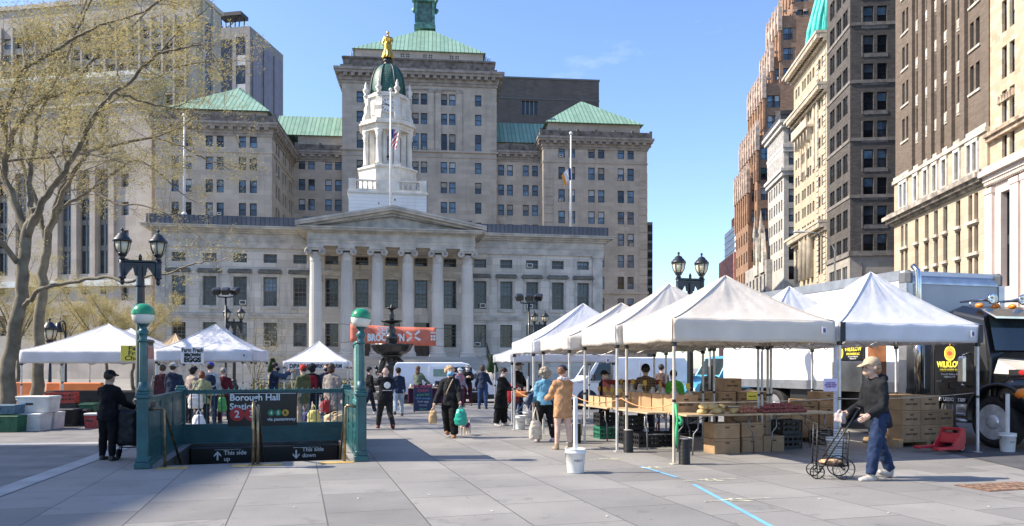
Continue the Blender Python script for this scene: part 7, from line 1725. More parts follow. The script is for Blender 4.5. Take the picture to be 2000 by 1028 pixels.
# ---------------- shopping cart pushed by the woman
def wire_cart():
    e=empty('shopping_cart',ground(1622,934),R(-12),'black folding wire shopping cart with spoked wheels, pushed by the woman in jeans','shopping cart'); BM=mat('cart_black',(.012,.012,.013),.45,.1)
    k=10.95/F; X=lambda px:(px-1622)*k
    for nm,px,r,ys in(('wheel',1641,.155,(-.19,.19)),('wheel',1594,.10,(-.16,.16))):
        for y in ys:
            q=MB(); q.M=Matrix.Translation((X(px),y,r+.004))@Matrix.Rotation(R(90),4,'X'); q.tube([(r*.95*math.cos(2*math.pi*i/26),r*.95*math.sin(2*math.pi*i/26),0) for i in range(27)],.009,6,caps=False)
            for i in range(10 if r>.12 else 4): a=2*math.pi*i/(10 if r>.12 else 4); q.tube([(0,0,0),(r*.93*math.cos(a),r*.93*math.sin(a),0)],.0025 if r>.12 else .006,4)
            q.lathe([(.018,-.02),(.018,.02),(0,.02)],8); q.build(nm,[BM],e)
    z=lambda py:(932-py)*k
    q=MB()
    for y in(-.16,.16):
        q.tube([(X(1592),y,z(905)),(X(1595),y,z(826))],.013,7); q.tube([(X(1598),y,z(918)),(X(1668),y,z(797))],.013,7); q.tube([(X(1592),y,z(905)),(X(1645),y,z(906))],.011,7); q.tube([(X(1648),y,z(905)),(X(1651),y,z(838))],.011,7)
    q.tube([(X(1668),-.19,z(797)),(X(1671),-.19,z(794)),(X(1671),.19,z(794)),(X(1668),.19,z(797))],.013,7); q.tube([(X(1595),-.19,z(826)),(X(1595),.19,z(826))],.012,7); q.tube([(X(1641),-.22,.16),(X(1641),.22,.16)],.01,6); q.tube([(X(1594),-.19,.105),(X(1594),.19,.105)],.008,6)
    q.build('frame',[BM],e); q=MB()
    for i in range(8):
        zz=z(900-i*9.5)
        for y in(-.16,.16): q.tube([(X(1593),y,zz),(X(1649),y,zz)],.004,4)
        q.tube([(X(1593),-.19,zz),(X(1593),.19,zz)],.004,4); q.tube([(X(1649),-.19,zz),(X(1649),.19,zz)],.004,4)
    for i in range(7): y=-.19+.38*i/6; q.tube([(X(1593),y,z(905)),(X(1649),y,z(905))],.004,4)
    q.build('wire_basket',[BM],e)
    bg_=empty('paper_bag',e.matrix_basis@Vector((X(1622),0,z(904))),R(4),'flat tan paper bag lying in the bottom of the wire shopping cart','bag'); b=MB(); b.ell((0,0,.03),(.17,.13,.035),12,8); me=smooth_mesh(b,.012,1,'bag'); ragged(me,.015,20,2); me.materials.append(mat('tan_paper',(.55,.33,.18),.8,.2,9,.5)); mesh_obj('sack',me,bg_)
wire_cart()
e=empty('shopping_trolley',onpx(249,13.2),R(10),'black two-wheeled shopping trolley bag beside the man in black','trolley'); b=MB(); b.bbox((0,0,.55),(.36,.26,.62),b=.05); me=smooth_mesh(b,.025,2,'trolley_bag'); ragged(me,.03,9); me.materials.append(mat('trolley_black',(.010,.010,.011),.7,.2,9,.4)); mesh_obj('bag',me,e)
m=MB(); m.tube([(-.14,.14,.1),(-.14,.14,1.02),(.14,.14,1.02),(.14,.14,.1)],.012,6); m.tube([(-.17,.1,.2),(.22,.1,.2)],.012,6); m.build('frame',[TRIM],e)
for x in(-.18,.2): wheel(e,x,.12,.09,.09,.04,'x')
# ================= FOUNTAIN, BANNER, FENCE, PLANTS =================
FY=42; k=FY/F; fo=onpx(765,FY); e=empty('fountain',fo,0,'black tiered cast iron fountain with scalloped bowls in front of the portico','fountain'); BI=mat('fountain_iron',(.008,.009,.011),.4,.25,5,.3,coat=.3); fz=lambda py:at(765,py,FY).z
sc=lambda nn:(lambda i,n:1+.035*math.cos(nn*2*math.pi*i/n))
m=MB(); m.lathe([(2.6,.0),(2.6,.5),(2.7,.55),(2.7,.62),(2.4,.62),(2.35,.4),(0,.4)],40); m.build('basin',[mat('basin_granite',(.30,.29,.28),.7,.2,3)],e)
m=MB(); m.lathe([(.8,.4),(.75,.7),(.5,.8),(.42,1.1),(.36,1.5),(.44,1.6),(.36,1.75),(.3,fz(700)),(.5,fz(698)),(.62,fz(694))],24); 
for i in range(4): a=R(45+90*i); m.tube([(.45*math.cos(a),.45*math.sin(a),.9),(.8*math.cos(a),.8*math.sin(a),1.3),(.72*math.cos(a),.72*math.sin(a),fz(706)),(.5*math.cos(a),.5*math.sin(a),fz(700))],[.1,.14,.1,.06],7)
for a in(150,210,330,30): m.ell((.82*math.cos(R(a)),.82*math.sin(R(a)),1.35),(.14,.14,.2),10,7); m.ell((.9*math.cos(R(a)),.9*math.sin(R(a)),1.6),.1,8,6)
m.build('pedestal',[BI],e); m=MB(); m.lathe([(.35,fz(695)),(.75,fz(692)),(1.0,fz(685)),(1.13,fz(676)),(1.18,fz(672.5)),(1.1,fz(673)),(.3,fz(676))],48,mod=sc(14)); m.build('lower_bowl',[BI],e)
m=MB(); m.lathe([(.3,fz(676)),(.26,fz(668)),(.34,fz(662)),(.34,fz(656)),(.2,fz(652)),(.25,fz(648)),(.16,fz(640)),(.15,fz(632)),(.2,fz(630))],20)
for a in(0,180,90): m.ell((.2*math.cos(R(a)),.2*math.sin(R(a)),fz(664)),(.14,.14,.2),10,7)
m.build('stem',[BI],e); m=MB(); m.lathe([(.18,fz(634)),(.4,fz(632)),(.56,fz(628.5)),(.60,fz(626.5)),(.55,fz(627)),(.15,fz(629))],40,mod=sc(12)); m.build('upper_bowl',[BI],e)
m=MB(); m.lathe([(.15,fz(629)),(.12,fz(622)),(.16,fz(617)),(.1,fz(612)),(.09,fz(606)),(.3,fz(603)),(.32,fz(601.5)),(.08,fz(602)),(.1,fz(599)),(.04,fz(596)),(0,fz(594))],18,mod=sc(8)); m.build('finial',[BI],e)
# banner tied between columns
BY=49.0; bn=empty('banner',at(768,655,BY),R(3),'orange-red banner with white lettering stretched across the portico columns','banner'); k=BY/F; w_=83*k; h_=18*k; m=MB(); V=[];n=30
for j in range(5):
    for i in range(n+1): t=-1+2*i/n; V.append((t*w_,.05*math.sin(t*9),-.0*t*t+(-1+j/2)*h_+.10*(t*t-.5)*.6-t*.12))
m.add(V,[(j*(n+1)+i,j*(n+1)+i+1,(j+1)*(n+1)+i+1,(j+1)*(n+1)+i) for j in range(4) for i in range(n)],0,True); cl=m.build('cloth',[mat('banner_orange',(.60,.165,.105),.7,.08,2,.2)],bn); md=cl.modifiers.new('t','SOLIDIFY'); md.thickness=.01
text('SEE',.62,LWH,bn,(-.62,-.1,.28),bold=.02,sx=.9); text('BROOKLYN',.62,LWH,bn,(-.45,-.1,-.18),bold=.03,sx=.72)
m=MB()
for a in(35,145,215,325): 
    c=Vector((1.3,-.1,-.05)); d=Vector((math.cos(R(a)),0,math.sin(R(a)))); nn=Vector((-d.z,0,d.x)); m.add([c+d*.12-nn*.06,c+d*.12+nn*.06,c+d*.55+nn*.11,c+d*.5-nn*.05],[(0,1,2,3)])
m.build('cross_emblem',[LWH],bn); m=MB()
for i in range(2):
    for j in range(2): m.box(2.42+.17*i,2.54+.17*i,-.1,-.09,-.34+.2*j,-.19+.2*j)
m.box(2.4,2.74,-.1,-.09,.12,.2); m.build('corner_emblem',[LWH],bn)
m=MB(); 
for sx in(-1,1):
    for z in(-h_,h_): m.tube([(sx*w_,0,z*.95-sx*.12),(sx*(w_+1.2),.5,z*1.05-sx*.14)],.015,4)
m.build('cord',[TRIM],bn)
# iron fence with planting in front
HG=mat('hedge_leaf',(.11,.115,.03),.7,.3,3,trans=.2); HGY=mat('hedge_yellow',(.40,.33,.10),.7,.25,3,trans=.2)
def leafmass(mb,box,n,s,rnd,mats=2,fn=None):
    for i in range(n):
        p=Vector((rnd.uniform(box[0],box[1]),rnd.uniform(box[2],box[3]),rnd.uniform(box[4],box[5])))
        if fn and not fn(p): continue
        a=Vector((rnd.gauss(0,1),rnd.gauss(0,1),rnd.gauss(0,1))).normalized(); b_=a.orthogonal().normalized(); c=a.cross(b_); q=s*rnd.uniform(.6,1.3)
        mb.add([p-b_*q,p+c*q*.5,p+b_*q,p-c*q*.5],[(0,1,2,3)],0 if rnd.random()<.65 else 1)
FE0,FE1=onpx(495,40),onpx(768,44); dv=(FE1-FE0); Lf=dv.length; ang=math.atan2(dv.y,dv.x)
e=empty('iron_fence',FE0,ang,'low black iron fence with scrollwork in front of the planting bed','fence'); m=MB(); m.tube([(0,0,.95),(Lf,0,.95)],.02,5); m.tube([(0,0,.15),(Lf,0,.15)],.02,5)
for i in range(int(Lf/.14)): x=i*.14; m.tube([(x,0,.05),(x,0,1.05)],.012,4)
for i in range(int(Lf/.42)): m.tube([(i*.42+.1+.1*math.cos(R(t)),0,.72+.1*math.sin(R(t))) for t in range(0,361,60)],.012,4)
m.build('rails',[IRON],e)
rn=random.Random(3); m=MB(); leafmass(m,(.2,Lf,.3,2.0,.05,1.15),5200,.085,rn,fn=lambda p:p.z<.75+.4*noise.noise(Vector((p.x*1.1,p.y,0)))); o=m.build('planting_bed',[HG,HGY]); o.location=FE0; o.rotation_euler.z=ang; tag(o,kind='stuff')
for i,(pa,pb,y,z,l) in enumerate(((748,800,33.5,.45,'long grey stone bench in front of the hedge, left of the van'),(560,742,37,.4,'low grey stone bench behind the subway entrance shoppers'))):
    a=onpx(pa,y); w_=(pb-pa)/F*y; e=empty('bench',a,BYAW,l,'bench','stone benches'); m=MB(); m.bbox((w_/2,0,z-.05),(w_,.5,.10),b=.02); m.build('seat',[mat('bench_stone',(.42,.40,.36),.8,.15,2)],e); m=MB()
    for x in(.2,w_-.2): m.bbox((x,0,(z-.1)/2),(.25,.42,z-.1),b=.02)
    m.build('support',[mat('bench_dark',(.16,.155,.15),.8)],e)
def cone_shrub(label,px,ytop,y,ybot,wpx):
    p=onpx(px,y); zt=at(px,ytop,y).z; zb=max(.3,at(px,ybot,y).z); r=wpx/2/F*y; e=empty('conical_shrub',p,0,label,'shrub','clipped conical evergreens'); rn=random.Random(px); m=MB()
    for i in range(1500):
        z=rn.random()**1.4; a=rn.uniform(0,6.283); q=r*(1-z)*rn.uniform(.55,1.08)+.03; c=Vector((q*math.cos(a),q*math.sin(a),zb+(zt-zb)*z)); d=Vector((math.cos(a)*.6,math.sin(a)*.6,1)).normalized(); s_=Vector((-math.sin(a),math.cos(a),0)); m.add([c-s_*.05,c+s_*.05,c+d*.22],[(0,1,2)],rn.random()<.4)
    m.build('foliage',[mat('yew_green',(.035,.09,.03),.7,.3),mat('yew_light',(.07,.14,.04),.7,.3)],e); m=MB(); m.lathe([(.06,.25),(.05,zt-.3)],8); m.build('stem',[mat('bark_dark',(.06,.045,.035),.9)],e); m=MB(); m.lathe([(.24,0),(.32,.1),(.36,max(.35,zb-.05)),(.33,max(.35,zb-.05)),(.3,.3),(0,.3)],16); m.build('planter',[mat('planter_grey',(.24,.23,.22),.8)],e)
cone_shrub('clipped conical evergreen in a planter at the right foot of the steps',962,697,46,728,17); cone_shrub('clipped conical evergreen in a planter left of the turkey tent',533,705,46,728,15)
# a-frame menu board
e=empty('menu_board',ground(826,806),BYAW,'dark blue sandwich board with coloured chalk lettering behind the blonde woman','sandwich board'); y_=e.location.y; k=y_/F; MBL=mat('board_blue',(.012,.022,.065),.5,.2); m=MB(); w_,h_=36*k,50*k
for s in(-1,1): 
    m.M=Matrix.Rotation(R(10)*s,4,'X') if False else Matrix.Translation((0,s*.16,h_*.5+.06))@Matrix.Rotation(R(8*s),4,'X'); m.bbox((0,0,0),(w_,.02,h_),b=.004); m.bbox((-w_/2+.02,0,0),(.03,.03,h_+.1),b=.004); m.bbox((w_/2-.02,0,0),(.03,.03,h_+.1),b=.004)
m.M=None; bo=m.build('board',[MBL],e); rot=Matrix.Translation((0,-.16-.014,h_*.5+.06))@Matrix.Rotation(R(-8),4,'X')@UP
for t,s_,y,c in(('THE SURREY\nFARM',.15,.34,(.6,.08,.12)),('grass-fed',.12,.13,(.08,.45,.2)),('lamb sausage',.10,.0,(.15,.35,.6)),('fresh eggs',.10,-.12,(.5,.5,.5)),('honey',.11,-.24,(.35,.40,.5)),('bacon',.11,-.38,(.1,.4,.25))): mesh_obj('lettering',text_mesh(t,s_,mat('chalk_colour',c,.8,.1),extr=.001),bo,Matrix.Translation((0,-.16-.014,h_*.5+.06))@Matrix.Rotation(R(8*-1),4,'X')@Matrix.Rotation(0,4,'X')@Matrix.Translation((0,-.004,y))@UP)
# stall goods at left
def tub(label,p,size,m,group='storage tubs by the left tent',lid=None,rz=.05):
    e=empty('storage_tub',p,rz,label,'tub',group); b=MB(); x,y,z=size
    b.add([(-x*.46,-y*.46,0),(x*.46,-y*.46,0),(x*.46,y*.46,0),(-x*.46,y*.46,0),(-x*.5,-y*.5,z),(x*.5,-y*.5,z),(x*.5,y*.5,z),(-x*.5,y*.5,z)],[(3,2,1,0),(0,1,5,4),(1,2,6,5),(2,3,7,6),(3,0,4,7),(4,5,6,7)]); b.bbox((0,0,z*.93),(x*1.04,y*1.04,z*.08),b=.01)
    for i in(-1,1): b.bbox((i*x*.2,-y*.475,z*.45),(x*.16,.02,z*.5),b=.006)
    b.build('tub',[m],e)
    if lid: q=MB(); q.bbox((0,0,z+.03),(x*1.06,y*1.06,.06),b=.015); q.build('lid',[lid],e)
    q=MB(); q.bbox((-x*.1,-y*.51,z*.62),(.18,.02,.05),b=.006); q.build('handle',[TRIM],e); return e
FOAM=mat('foam_cooler',(.62,.60,.55),.6,.1,4,.1); DGR=mat('tub_green',(.015,.10,.045),.5,.15); TBL=mat('tub_blue',(.09,.16,.22),.5,.15); TBK=mat('tub_black',(.012,.013,.014),.5,.2)
def gp(px,y): return onpx(px,y)
tub('white cooler box at the bottom left, by the left tent pole',gp(63,19.3),(.70,.55,.38),FOAM,lid=FOAM); tub('white cooler box at the bottom right of the stack by the left tent',gp(98,19.9),(.50,.5,.38),FOAM,lid=FOAM); tub('white cooler box on top of the stack by the left tent',gp(76,19.5)+Vector((0,0,.45)),(.80,.55,.36),FOAM,lid=FOAM)
tub('large dark green tub on the ground at the left edge of the photo',gp(14,18.9),(.85,.6,.42),DGR); tub('blue grey tub stacked on the green one at the left edge',gp(12,19.0)+Vector((0,0,.45)),(.7,.5,.22),TBL); tub('black tub on the ground behind the white coolers',gp(130,20.6),(.6,.5,.42),TBK,lid=TBK); tub('black tub stacked under the cheese tent beside the man in black',gp(158,21.0),(.55,.5,.45),TBK); tub('green tub under the cheese tent beside the man in black',gp(176,21.3),(.4,.4,.6),DGR); tub('red and white cooler beside the man in black',gp(182,20.0),(.32,.3,.34),mat('cooler_red',(.35,.03,.03),.4),lid=FOAM)
table_b=tub('long black covered table under the cheese tent',gp(200,24.6),(3.2,.7,.85),TBK)
e=crate('red plastic crate stacked behind the white coolers',gp(122,22.4)+Vector((0,0,.55)),(.75,.45,.32),CKR,group='red crates by the left tent'); crate('black crate under the red one behind the white coolers',gp(122,22.4),(.75,.45,.54),CKB,group='black crates by the left tent')
OB=mat('barrier_orange',(.75,.22,.06),.5,.08,2)
def barrier(label,px,y,w_,zz):
    e=empty('water_barrier',gp(px,y),.08,label,'barrier','orange plastic barriers under the trees'); b=MB(); b.add([(-w_/2,-.3,0),(w_/2,-.3,0),(w_/2,.3,0),(-w_/2,.3,0),(-w_/2,-.16,.5),(w_/2,-.16,.5),(w_/2,.16,.5),(-w_/2,.16,.5),(-w_/2,-.12,zz),(w_/2,-.12,zz),(w_/2,.12,zz),(-w_/2,.12,zz)],[(3,2,1,0),(0,1,5,4),(1,2,6,5),(2,3,7,6),(3,0,4,7),(4,5,9,8),(5,6,10,9),(6,7,11,10),(7,4,8,11),(8,9,10,11)]); o=b.build('shell',[OB],e); md=o.modifiers.new('b','BEVEL'); md.width=.04; md.segments=2
barrier('orange plastic barrier right of the dark tree trunk under the left tent',160,30,1.6,1.0); barrier('orange plastic barrier behind the red crate, left of the other',118,30.4,1.0,1.0); barrier('orange barrier beside the big tree trunk at the left edge',52,31,1.3,1.0); barrier('orange barrier cut off by the left edge of the photo',-8,31.2,1.1,1.0)
# ================= PEOPLE PLACED =================
NV=(.018,.028,.055); BK_=(.010,.010,.012); OLV=(.11,.12,.055); 
PLD,N,L,B_=_new('plaid_flannel'); B_.inputs['Roughness'].default_value=.9
tcn=N.new('ShaderNodeTexCoord'); w1=node(N,'ShaderNodeTexWave',Scale=5.5); w2=node(N,'ShaderNodeTexWave',Scale=5.5); w2.bands_direction='Z'; L.new(tcn.outputs['Object'],w1.inputs['Vector']); L.new(tcn.outputs['Object'],w2.inputs['Vector'])
c1=mixc(N,L,ramp(N,L,w1.outputs['Fac'],.35,.65),(.20,.12,.075),(.05,.035,.028)); L.new(mixc(N,L,ramp(N,L,w2.outputs['Fac'],.35,.65),c1,(.26,.18,.12),'MULTIPLY'),B_.inputs['Base Color'])
L.new(mixc(N,L,.55,c1,mixc(N,L,ramp(N,L,w2.outputs['Fac'],.4,.6),(.24,.16,.10),(.06,.04,.03))),B_.inputs['Base Color'])
def pl_(px,py): return ground(px,py)
def P(label,loc,face,**k): return person(label,loc,face,**k)
# man in black by the left post
p=P('person in black coat and cap seen from behind beside the left subway post',pl_(212,899),168,H=1.55,top=(.006,.006,.008),trouser=(.006,.006,.008),hat='cap',hatc=(.006,.006,.008),legs=((2,2,4),(-4,4,4)),arms=((25,14,40,0),(28,14,45,0)),lean=3,hem=.44,bulk=1.12,skin=TAN)
# behind the railing
P('person in navy jacket and pale grey cap, back turned, behind the subway railing',gp(339,20.5),172,H=1.72,top=NV,trouser=(.04,.05,.08),hat='cap',hatc=(.36,.36,.36),bulk=1.2,hood=True,arms=((10,12,20,0),(10,12,20,0)),hem=.46)
P('person in maroon and grey top, partly hidden left of the navy jacket, behind the railing',gp(318,22.2),190,H=1.68,top=(.075,.025,.03),hair=(.08,.05,.03),skin=PALE)
P('person with thick dark hair and beige scarf bending behind the railing',gp(370,21.8),150,H=1.64,top=(.36,.29,.24),hair=(.02,.015,.012),style='big',lean=12)
ol=P('red-haired person in khaki green coat stooping behind the subway railing',gp(395,19.6),205,H=1.55,top=(.25,.25,.13),trouser=(.02,.018,.018),hair=(.17,.055,.025),style='bob',lean=20,nod=18,hem=.42,bulk=1.15,arms=((18,8,15,0),(24,8,25,0)))
P('person in dark vest and bright blue cap behind the red-haired shopper',gp(411,21.2),185,H=1.74,top=(.40,.40,.40),vest=NV,trouser=NV,hat='cap',hatc=(.03,.05,.32),bulk=1.12,skin=PALE)
P('person in maroon jacket just left of the station sign, behind the railing',gp(438,21.6),210,H=1.6,top=(.10,.012,.018),trouser=(.06,.015,.02),hair=(.3,.28,.26),style='short',lean=10)
bag('tote_bag','large white tote bag on the shoulder of the khaki coat shopper',Vector((gp(382,19.2).x,19.2,1.22)),(.36,.14,.38),(.60,.57,.52),.3,.28,1.0); bag('plastic_bag','white plastic bag resting on the ground between railing bars',Vector((gp(388,18.8).x,18.8,.55)),(.28,.2,.38),(.66,.66,.67),.2,.12,1.25,rough=.4); bag('plastic_bag','bright green bag hanging behind the railing, left of the station sign',Vector((gp(434,20.6).x,20.6,.95)),(.22,.16,.40),(.05,.28,.06),.2,.15,1.1,rough=.4)
dg=gp(455,20.2)
# centre-left group
P('person in navy top aiming a phone, left of the turkey tent',gp(533,24),120,H=1.76,top=(.04,.06,.10),vest=(.012,.018,.04),trouser=NV,hair=(.03,.022,.016),arms=((85,12,40,10),(78,12,75,25)),mask=(.02,.02,.03),skin=TAN,lean=6)
P('person in red knit hat and green parka behind the right part of the railing',gp(592,20.6),235,H=1.66,top=(.085,.095,.045),trouser=(.30,.25,.20),hat='beanie',hatc=(.42,.05,.035),hem=.38,bulk=1.1,hood=True)
P('person with black hair carrying a red backpack under the turkey tent',gp(610,22.6),190,H=1.70,top=(.012,.012,.014),vest=(.20,.012,.02),hair=(.01,.01,.012),style='big',trouser=(.02,.02,.03))
P('vendor in dark jacket with a dark mask standing under the turkey tent',gp(637,25.5),5,H=1.72,top=NV,trouser=NV,hair=(.10,.07,.05),mask=(.02,.025,.05),skin=PALE)
P('tall brown-haired person in a grey-tan coat at the right end of the railing',gp(648,19.4),160,H=1.70,top=(.25,.22,.20),trouser=(.02,.02,.022),hair=(.06,.032,.02),style='bob',hem=.30,bulk=1.18,robe=1)
bag('paper_bag','navy shopping bag on the ground behind the right railing bars',Vector((gp(602,19).x,19,.62)),(.34,.2,.42),(.03,.035,.12),.1,.12,1.0); bag('paper_bag','yellow and lilac shopping bag behind the right railing bars',Vector((gp(613,18.9).x,18.9,.66)),(.32,.2,.42),(.55,.50,.16),.1,.12,1.0); bag('plastic_bag','red bag at the hip of the grey-tan coat shopper',Vector((gp(636,18.9).x,18.9,.88)),(.26,.18,.30),(.26,.015,.02),.1,.1,1.0); bag('paper_bag','crumpled tan paper bag by the feet of the grey-tan coat shopper',Vector((gp(655,18.6).x,18.6,.52)),(.6,.3,.36),(.55,.42,.26),.1,.06,1.0,crush=.05)
P('person in black stepping out right of the right subway post, one leg showing',gp(722,26),120,H=1.66,top=BK_,trouser=(.02,.025,.04),shoe=(.6,.6,.6),legs=((20,5,2),(-22,20,2)),hair=(.02,.02,.02))
# plaza walkers
bm=P('bald person in black jacket with a round white back print, raising a camera',pl_(753,838),205,H=1.66,top=(.014,.014,.016),trouser=(.028,.026,.026),shoe=(.16,.035,.025),style='bald',legs=((24,8,3),(-6,30,3)),arms=((78,22,72,25),(80,18,75,25)),skin=PALE,bulk=1.12,hem=.46,fine=True)
q=MB(); q.M=Matrix.Translation((0,.16,1.14))@Matrix.Rotation(R(-90),4,'X'); q.lathe([(.085,0),(.085,.02),(.06,.022),(.055,.02),(0,.02)],24); q.build('back_print',[LWH],bm)
q=MB(); q.box(-.13,.13,.165,.185,1.0,1.012); q.build('back_stripe',[LWH],bm)
cmr=empty('camera',(hand(bm,'l')+hand(bm,'r'))/2+Vector((0,0,.05)),R(205),'black camera held up by the bald person','camera'); q=MB(); q.bbox((0,0,0),(.14,.07,.09),b=.012); q.tube([(0,-.03,0),(0,-.13,0)],.035,12); q.build('body',[TRIM],cmr)
P('person in navy top and pale jeans walking beside the bald photographer',pl_(778,813),190,H=1.60,top=NV,trouser=(.33,.40,.46),hair=(.02,.018,.015),style='short',hat='cap',hatc=(.02,.02,.03),legs=((-14,22,3),(12,4,3)),arms=((-8,8,10,0),(15,8,20,0)),skin=TAN,hem=.48)
P('person with long brown hair in a green shirt at the table beside the van',gp(817,31.5),150,H=1.66,top=(.13,.16,.11),trouser=BK_,hair=(.12,.06,.035),style='long',arms=((20,15,30,0),(30,25,20,0)),bulk=1.1)
tb=table('dark covered table with small goods beside the open van',0,.01,0,.01)
bpy.data.objects.remove(tb) if False else None
tb.location=gp(853,32.6); tb.rotation_euler.z=BYAW; tb['group']='tables near the van'
for c_ in list(tb.children): bpy.data.objects.remove(c_)
q=MB(); q.bbox((0,0,.72),(2.4,.7,.03),b=.006); q.build('tabletop',[WOOD],tb); q=MB(); q.box(-1.22,1.22,-.37,.37,.1,.70); q.build('table_cover',[cloth((.05,.015,.04))],tb)
rn=random.Random(8)
for i in range(14):
    q=MB(); h_=rn.uniform(.12,.3); q.lathe([(.05,0),(.055,.02),(.055,h_*.7),(.03,h_*.85),(.03,h_)],10); o=q.build('jar',[mat('jar_'+('pale','dark','grey')[i%3],((.6,.58,.52),(.03,.025,.025),(.3,.3,.32))[i%3],.3,.1)]); o.location=tb.location+Vector((-1.1+i*.165,-.15+rn.uniform(-.1,.1),.736)); tag(o,('small pale jar on the covered table by the van','small dark jar on the covered table by the van','small grey jar on the covered table by the van')[i%3],'jar',('pale jars on the table','dark jars on the table','grey jars on the table')[i%3])
bl_=P('blonde curly-haired person in black with a blue mask, walking a small dog',pl_(879,855),-8,H=1.64,top=(.018,.018,.02),trouser=(.010,.010,.011),shoe=(.42,.17,.06),hair=(.62,.42,.22),style='curly',mask=(.16,.38,.62),turn=28,legs=((8,6,2),(-14,12,2)),arms=((14,16,22,0),(6,20,10,0)),flare=1.45,hem=.45,bulk=1.08,fine=True,skin=PALE)
q=MB(); q.tube([(.09,-.09,1.34),(.03,-.14,1.2),(-.03,-.16,1.06),(-.06,-.15,.98)],.012,6); q.build('strap',[mat('strap_tan',(.38,.30,.2),.7)],bl_)
bag('plastic_bag','teal green plastic bag in the left hand of the blonde walker',hand(bl_,'l'),(.26,.2,.36),(.02,.36,.26),0,.07,1.15,rough=.35,seed=3)
bag('paper_bag','tan bag with a white top in the right hand of the blonde walker',hand(bl_,'r'),(.18,.15,.30),(.50,.33,.17),.3,.06,1.1,seed=4)
# small dog in a purple coat
def dog(loc,rz):
    e=empty('dog',loc,rz,'small white and tan dog in a purple coat, tail up, on a lead','dog'); b=MB(); s=1.0      # faces +x
    b.tube([(-.15,0,.22),(-.05,0,.22),(.05,0,.225),(.13,0,.235)],[.058,.062,.072,.06],12); b.tube([(.11,0,.25),(.18,0,.32),(.2,0,.35)],[.05,.04,.042],10); b.ell((.215,0,.365),(.055,.048,.045),12,8); b.tube([(.24,0,.355),(.29,0,.34)],[.03,.018],8)
    for y in(-.032,.032): b.prism([(.185,.39),(.215,.395),(.19,.45)],y-.012,y+.012)
    for y in(-.04,.04):
        b.tube([(.12,y,.2),(.125,y,.11),(.12,y,.02),(.14,y,.014)],[.03,.018,.014,.018],8); b.tube([(-.13,y,.21),(-.09,y,.135),(-.165,y,.09),(-.155,y,.02),(-.13,y,.014)],[.045,.03,.018,.014,.018],8)
    b.tube([(-.17,0,.26),(-.21,0,.33),(-.19,0,.41),(-.16,0,.44)],[.02,.018,.015,.008],8)
    me=smooth_mesh(b,.009,1,'dog'); me.materials.append(mat('dog_fur',(.66,.58,.48),.8,.1,6,.4,bscale=50,col2=(.36,.22,.13))); x=MB()
    for y in(-.025,.025): x.ell((.252,y,.378),.008,8,6,1)
    x.ell((.295,0,.343),.011,8,6,1); bm=bmesh.new(); bm.from_mesh(me); hm=x.mesh('t',[]); bm.from_mesh(hm); bm.to_mesh(me); bm.free(); me.materials.append(EYE); mesh_obj('body',me,e)
    q=MB(); q.tube([(-.13,0,.23),(-.04,0,.232),(.06,0,.237),(.115,0,.25)],[.066,.071,.08,.066],14); q.build('coat',[cloth((.10,.03,.14))],e); return e
dl=pl_(909,850); dog(dl,R(245)); 
q=MB(); a=hand(bl_,'l'); c=dl+Vector((-.05,-.1,.30)); q.tube([a+(c-a)*(i/10)-Vector((0,0,.2*math.sin(math.pi*i/10))) for i in range(11)],.006,5); tag(q.build('dog_lead',[TRIM]),'thin black lead from the blonde walker to the small dog','dog lead')
P('person in white cap with a pink patterned scarf, right of the blonde walker',gp(898,30.5),35,H=1.58,top=(.30,.24,.27),trouser=(.10,.03,.06),hat='cap',hatc=(.66,.66,.66),mask=(.6,.6,.6),scarf=cloth((.5,.16,.2)),arms=((10,8,30,0),(10,8,30,0)))
P('person in black with a grey cap, hands together, before the open van door',gp(913,31.8),10,H=1.70,top=BK_,trouser=(.05,.012,.025),hat='cap',hatc=(.18,.18,.18),mask=(.45,.45,.45),arms=((38,10,80,25),(38,10,80,25)))
P('person in navy jacket and jeans seen from behind, right of the van door',gp(943,29.2),172,H=1.70,top=(.02,.03,.06),trouser=(.035,.06,.14),hair=(.06,.04,.03),style='bob',arms=((5,18,25,0),(15,20,45,0)),legs=((3,4,4),(-3,4,4)))
P('person in a long loose black outfit and white shoes looking down at a phone',pl_(979,832),62,H=1.60,top=(.008,.008,.009),trouser=(.008,.008,.009),shoe=(.70,.67,.6),hair=(.05,.028,.018),style='bun',mask=(.45,.42,.4),hem=.30,robe=1,nod=24,lean=3,arms=((38,8,52,8),(38,8,52,8)),flare=1.5,fine=True,bulk=1.02)
P('staff person in a black jacket with a red bag, half hidden by a tent pole',gp(1011,22.5),60,H=1.78,top=BK_,trouser=(.03,.05,.12),hat='cap',hatc=(.1,.1,.1),mask=(.35,.35,.35),arms=((20,12,40,0),(20,12,40,0)),bulk=1.1)
bag('shopping_bag','red bag hanging beside the far left tent pole',Vector((gp(1002,21.9).x,21.9,1.2)),(.36,.22,.5),(.42,.02,.03),.2,.12,1.1)
P('cyclist in a straw hat and pale blue shirt leaning over a bicycle',gp(1045,22.0),70,H=1.66,top=(.42,.46,.52),trouser=(.03,.05,.11),hat='straw',hatc=(.20,.15,.09),lean=28,nod=-10,arms=((45,10,20,0),(45,10,20,0)),bulk=1.15)
bs=P('grey curly-haired person in a light blue sweater and black leggings, back turned',pl_(1064,863),198,H=1.60,top=(.14,.34,.48),trouser=(.010,.010,.012),shoe=(.42,.36,.44),hair=(.34,.29,.23),style='big',arms=((18,8,35,15),(4,10,8,0)),hem=.50,legs=((8,6,4),(-6,8,4)),flare=.92,fine=True)
bag('tote_bag','cream tote bag hanging low at the side of the blue sweater shopper',bs.matrix_basis@Matrix.Rotation(R(198),4,'Z')@Vector((0,0,0))+Vector((-.20,-.12,.74)),(.30,.15,.40),(.66,.58,.46),.4,.28,1.05)
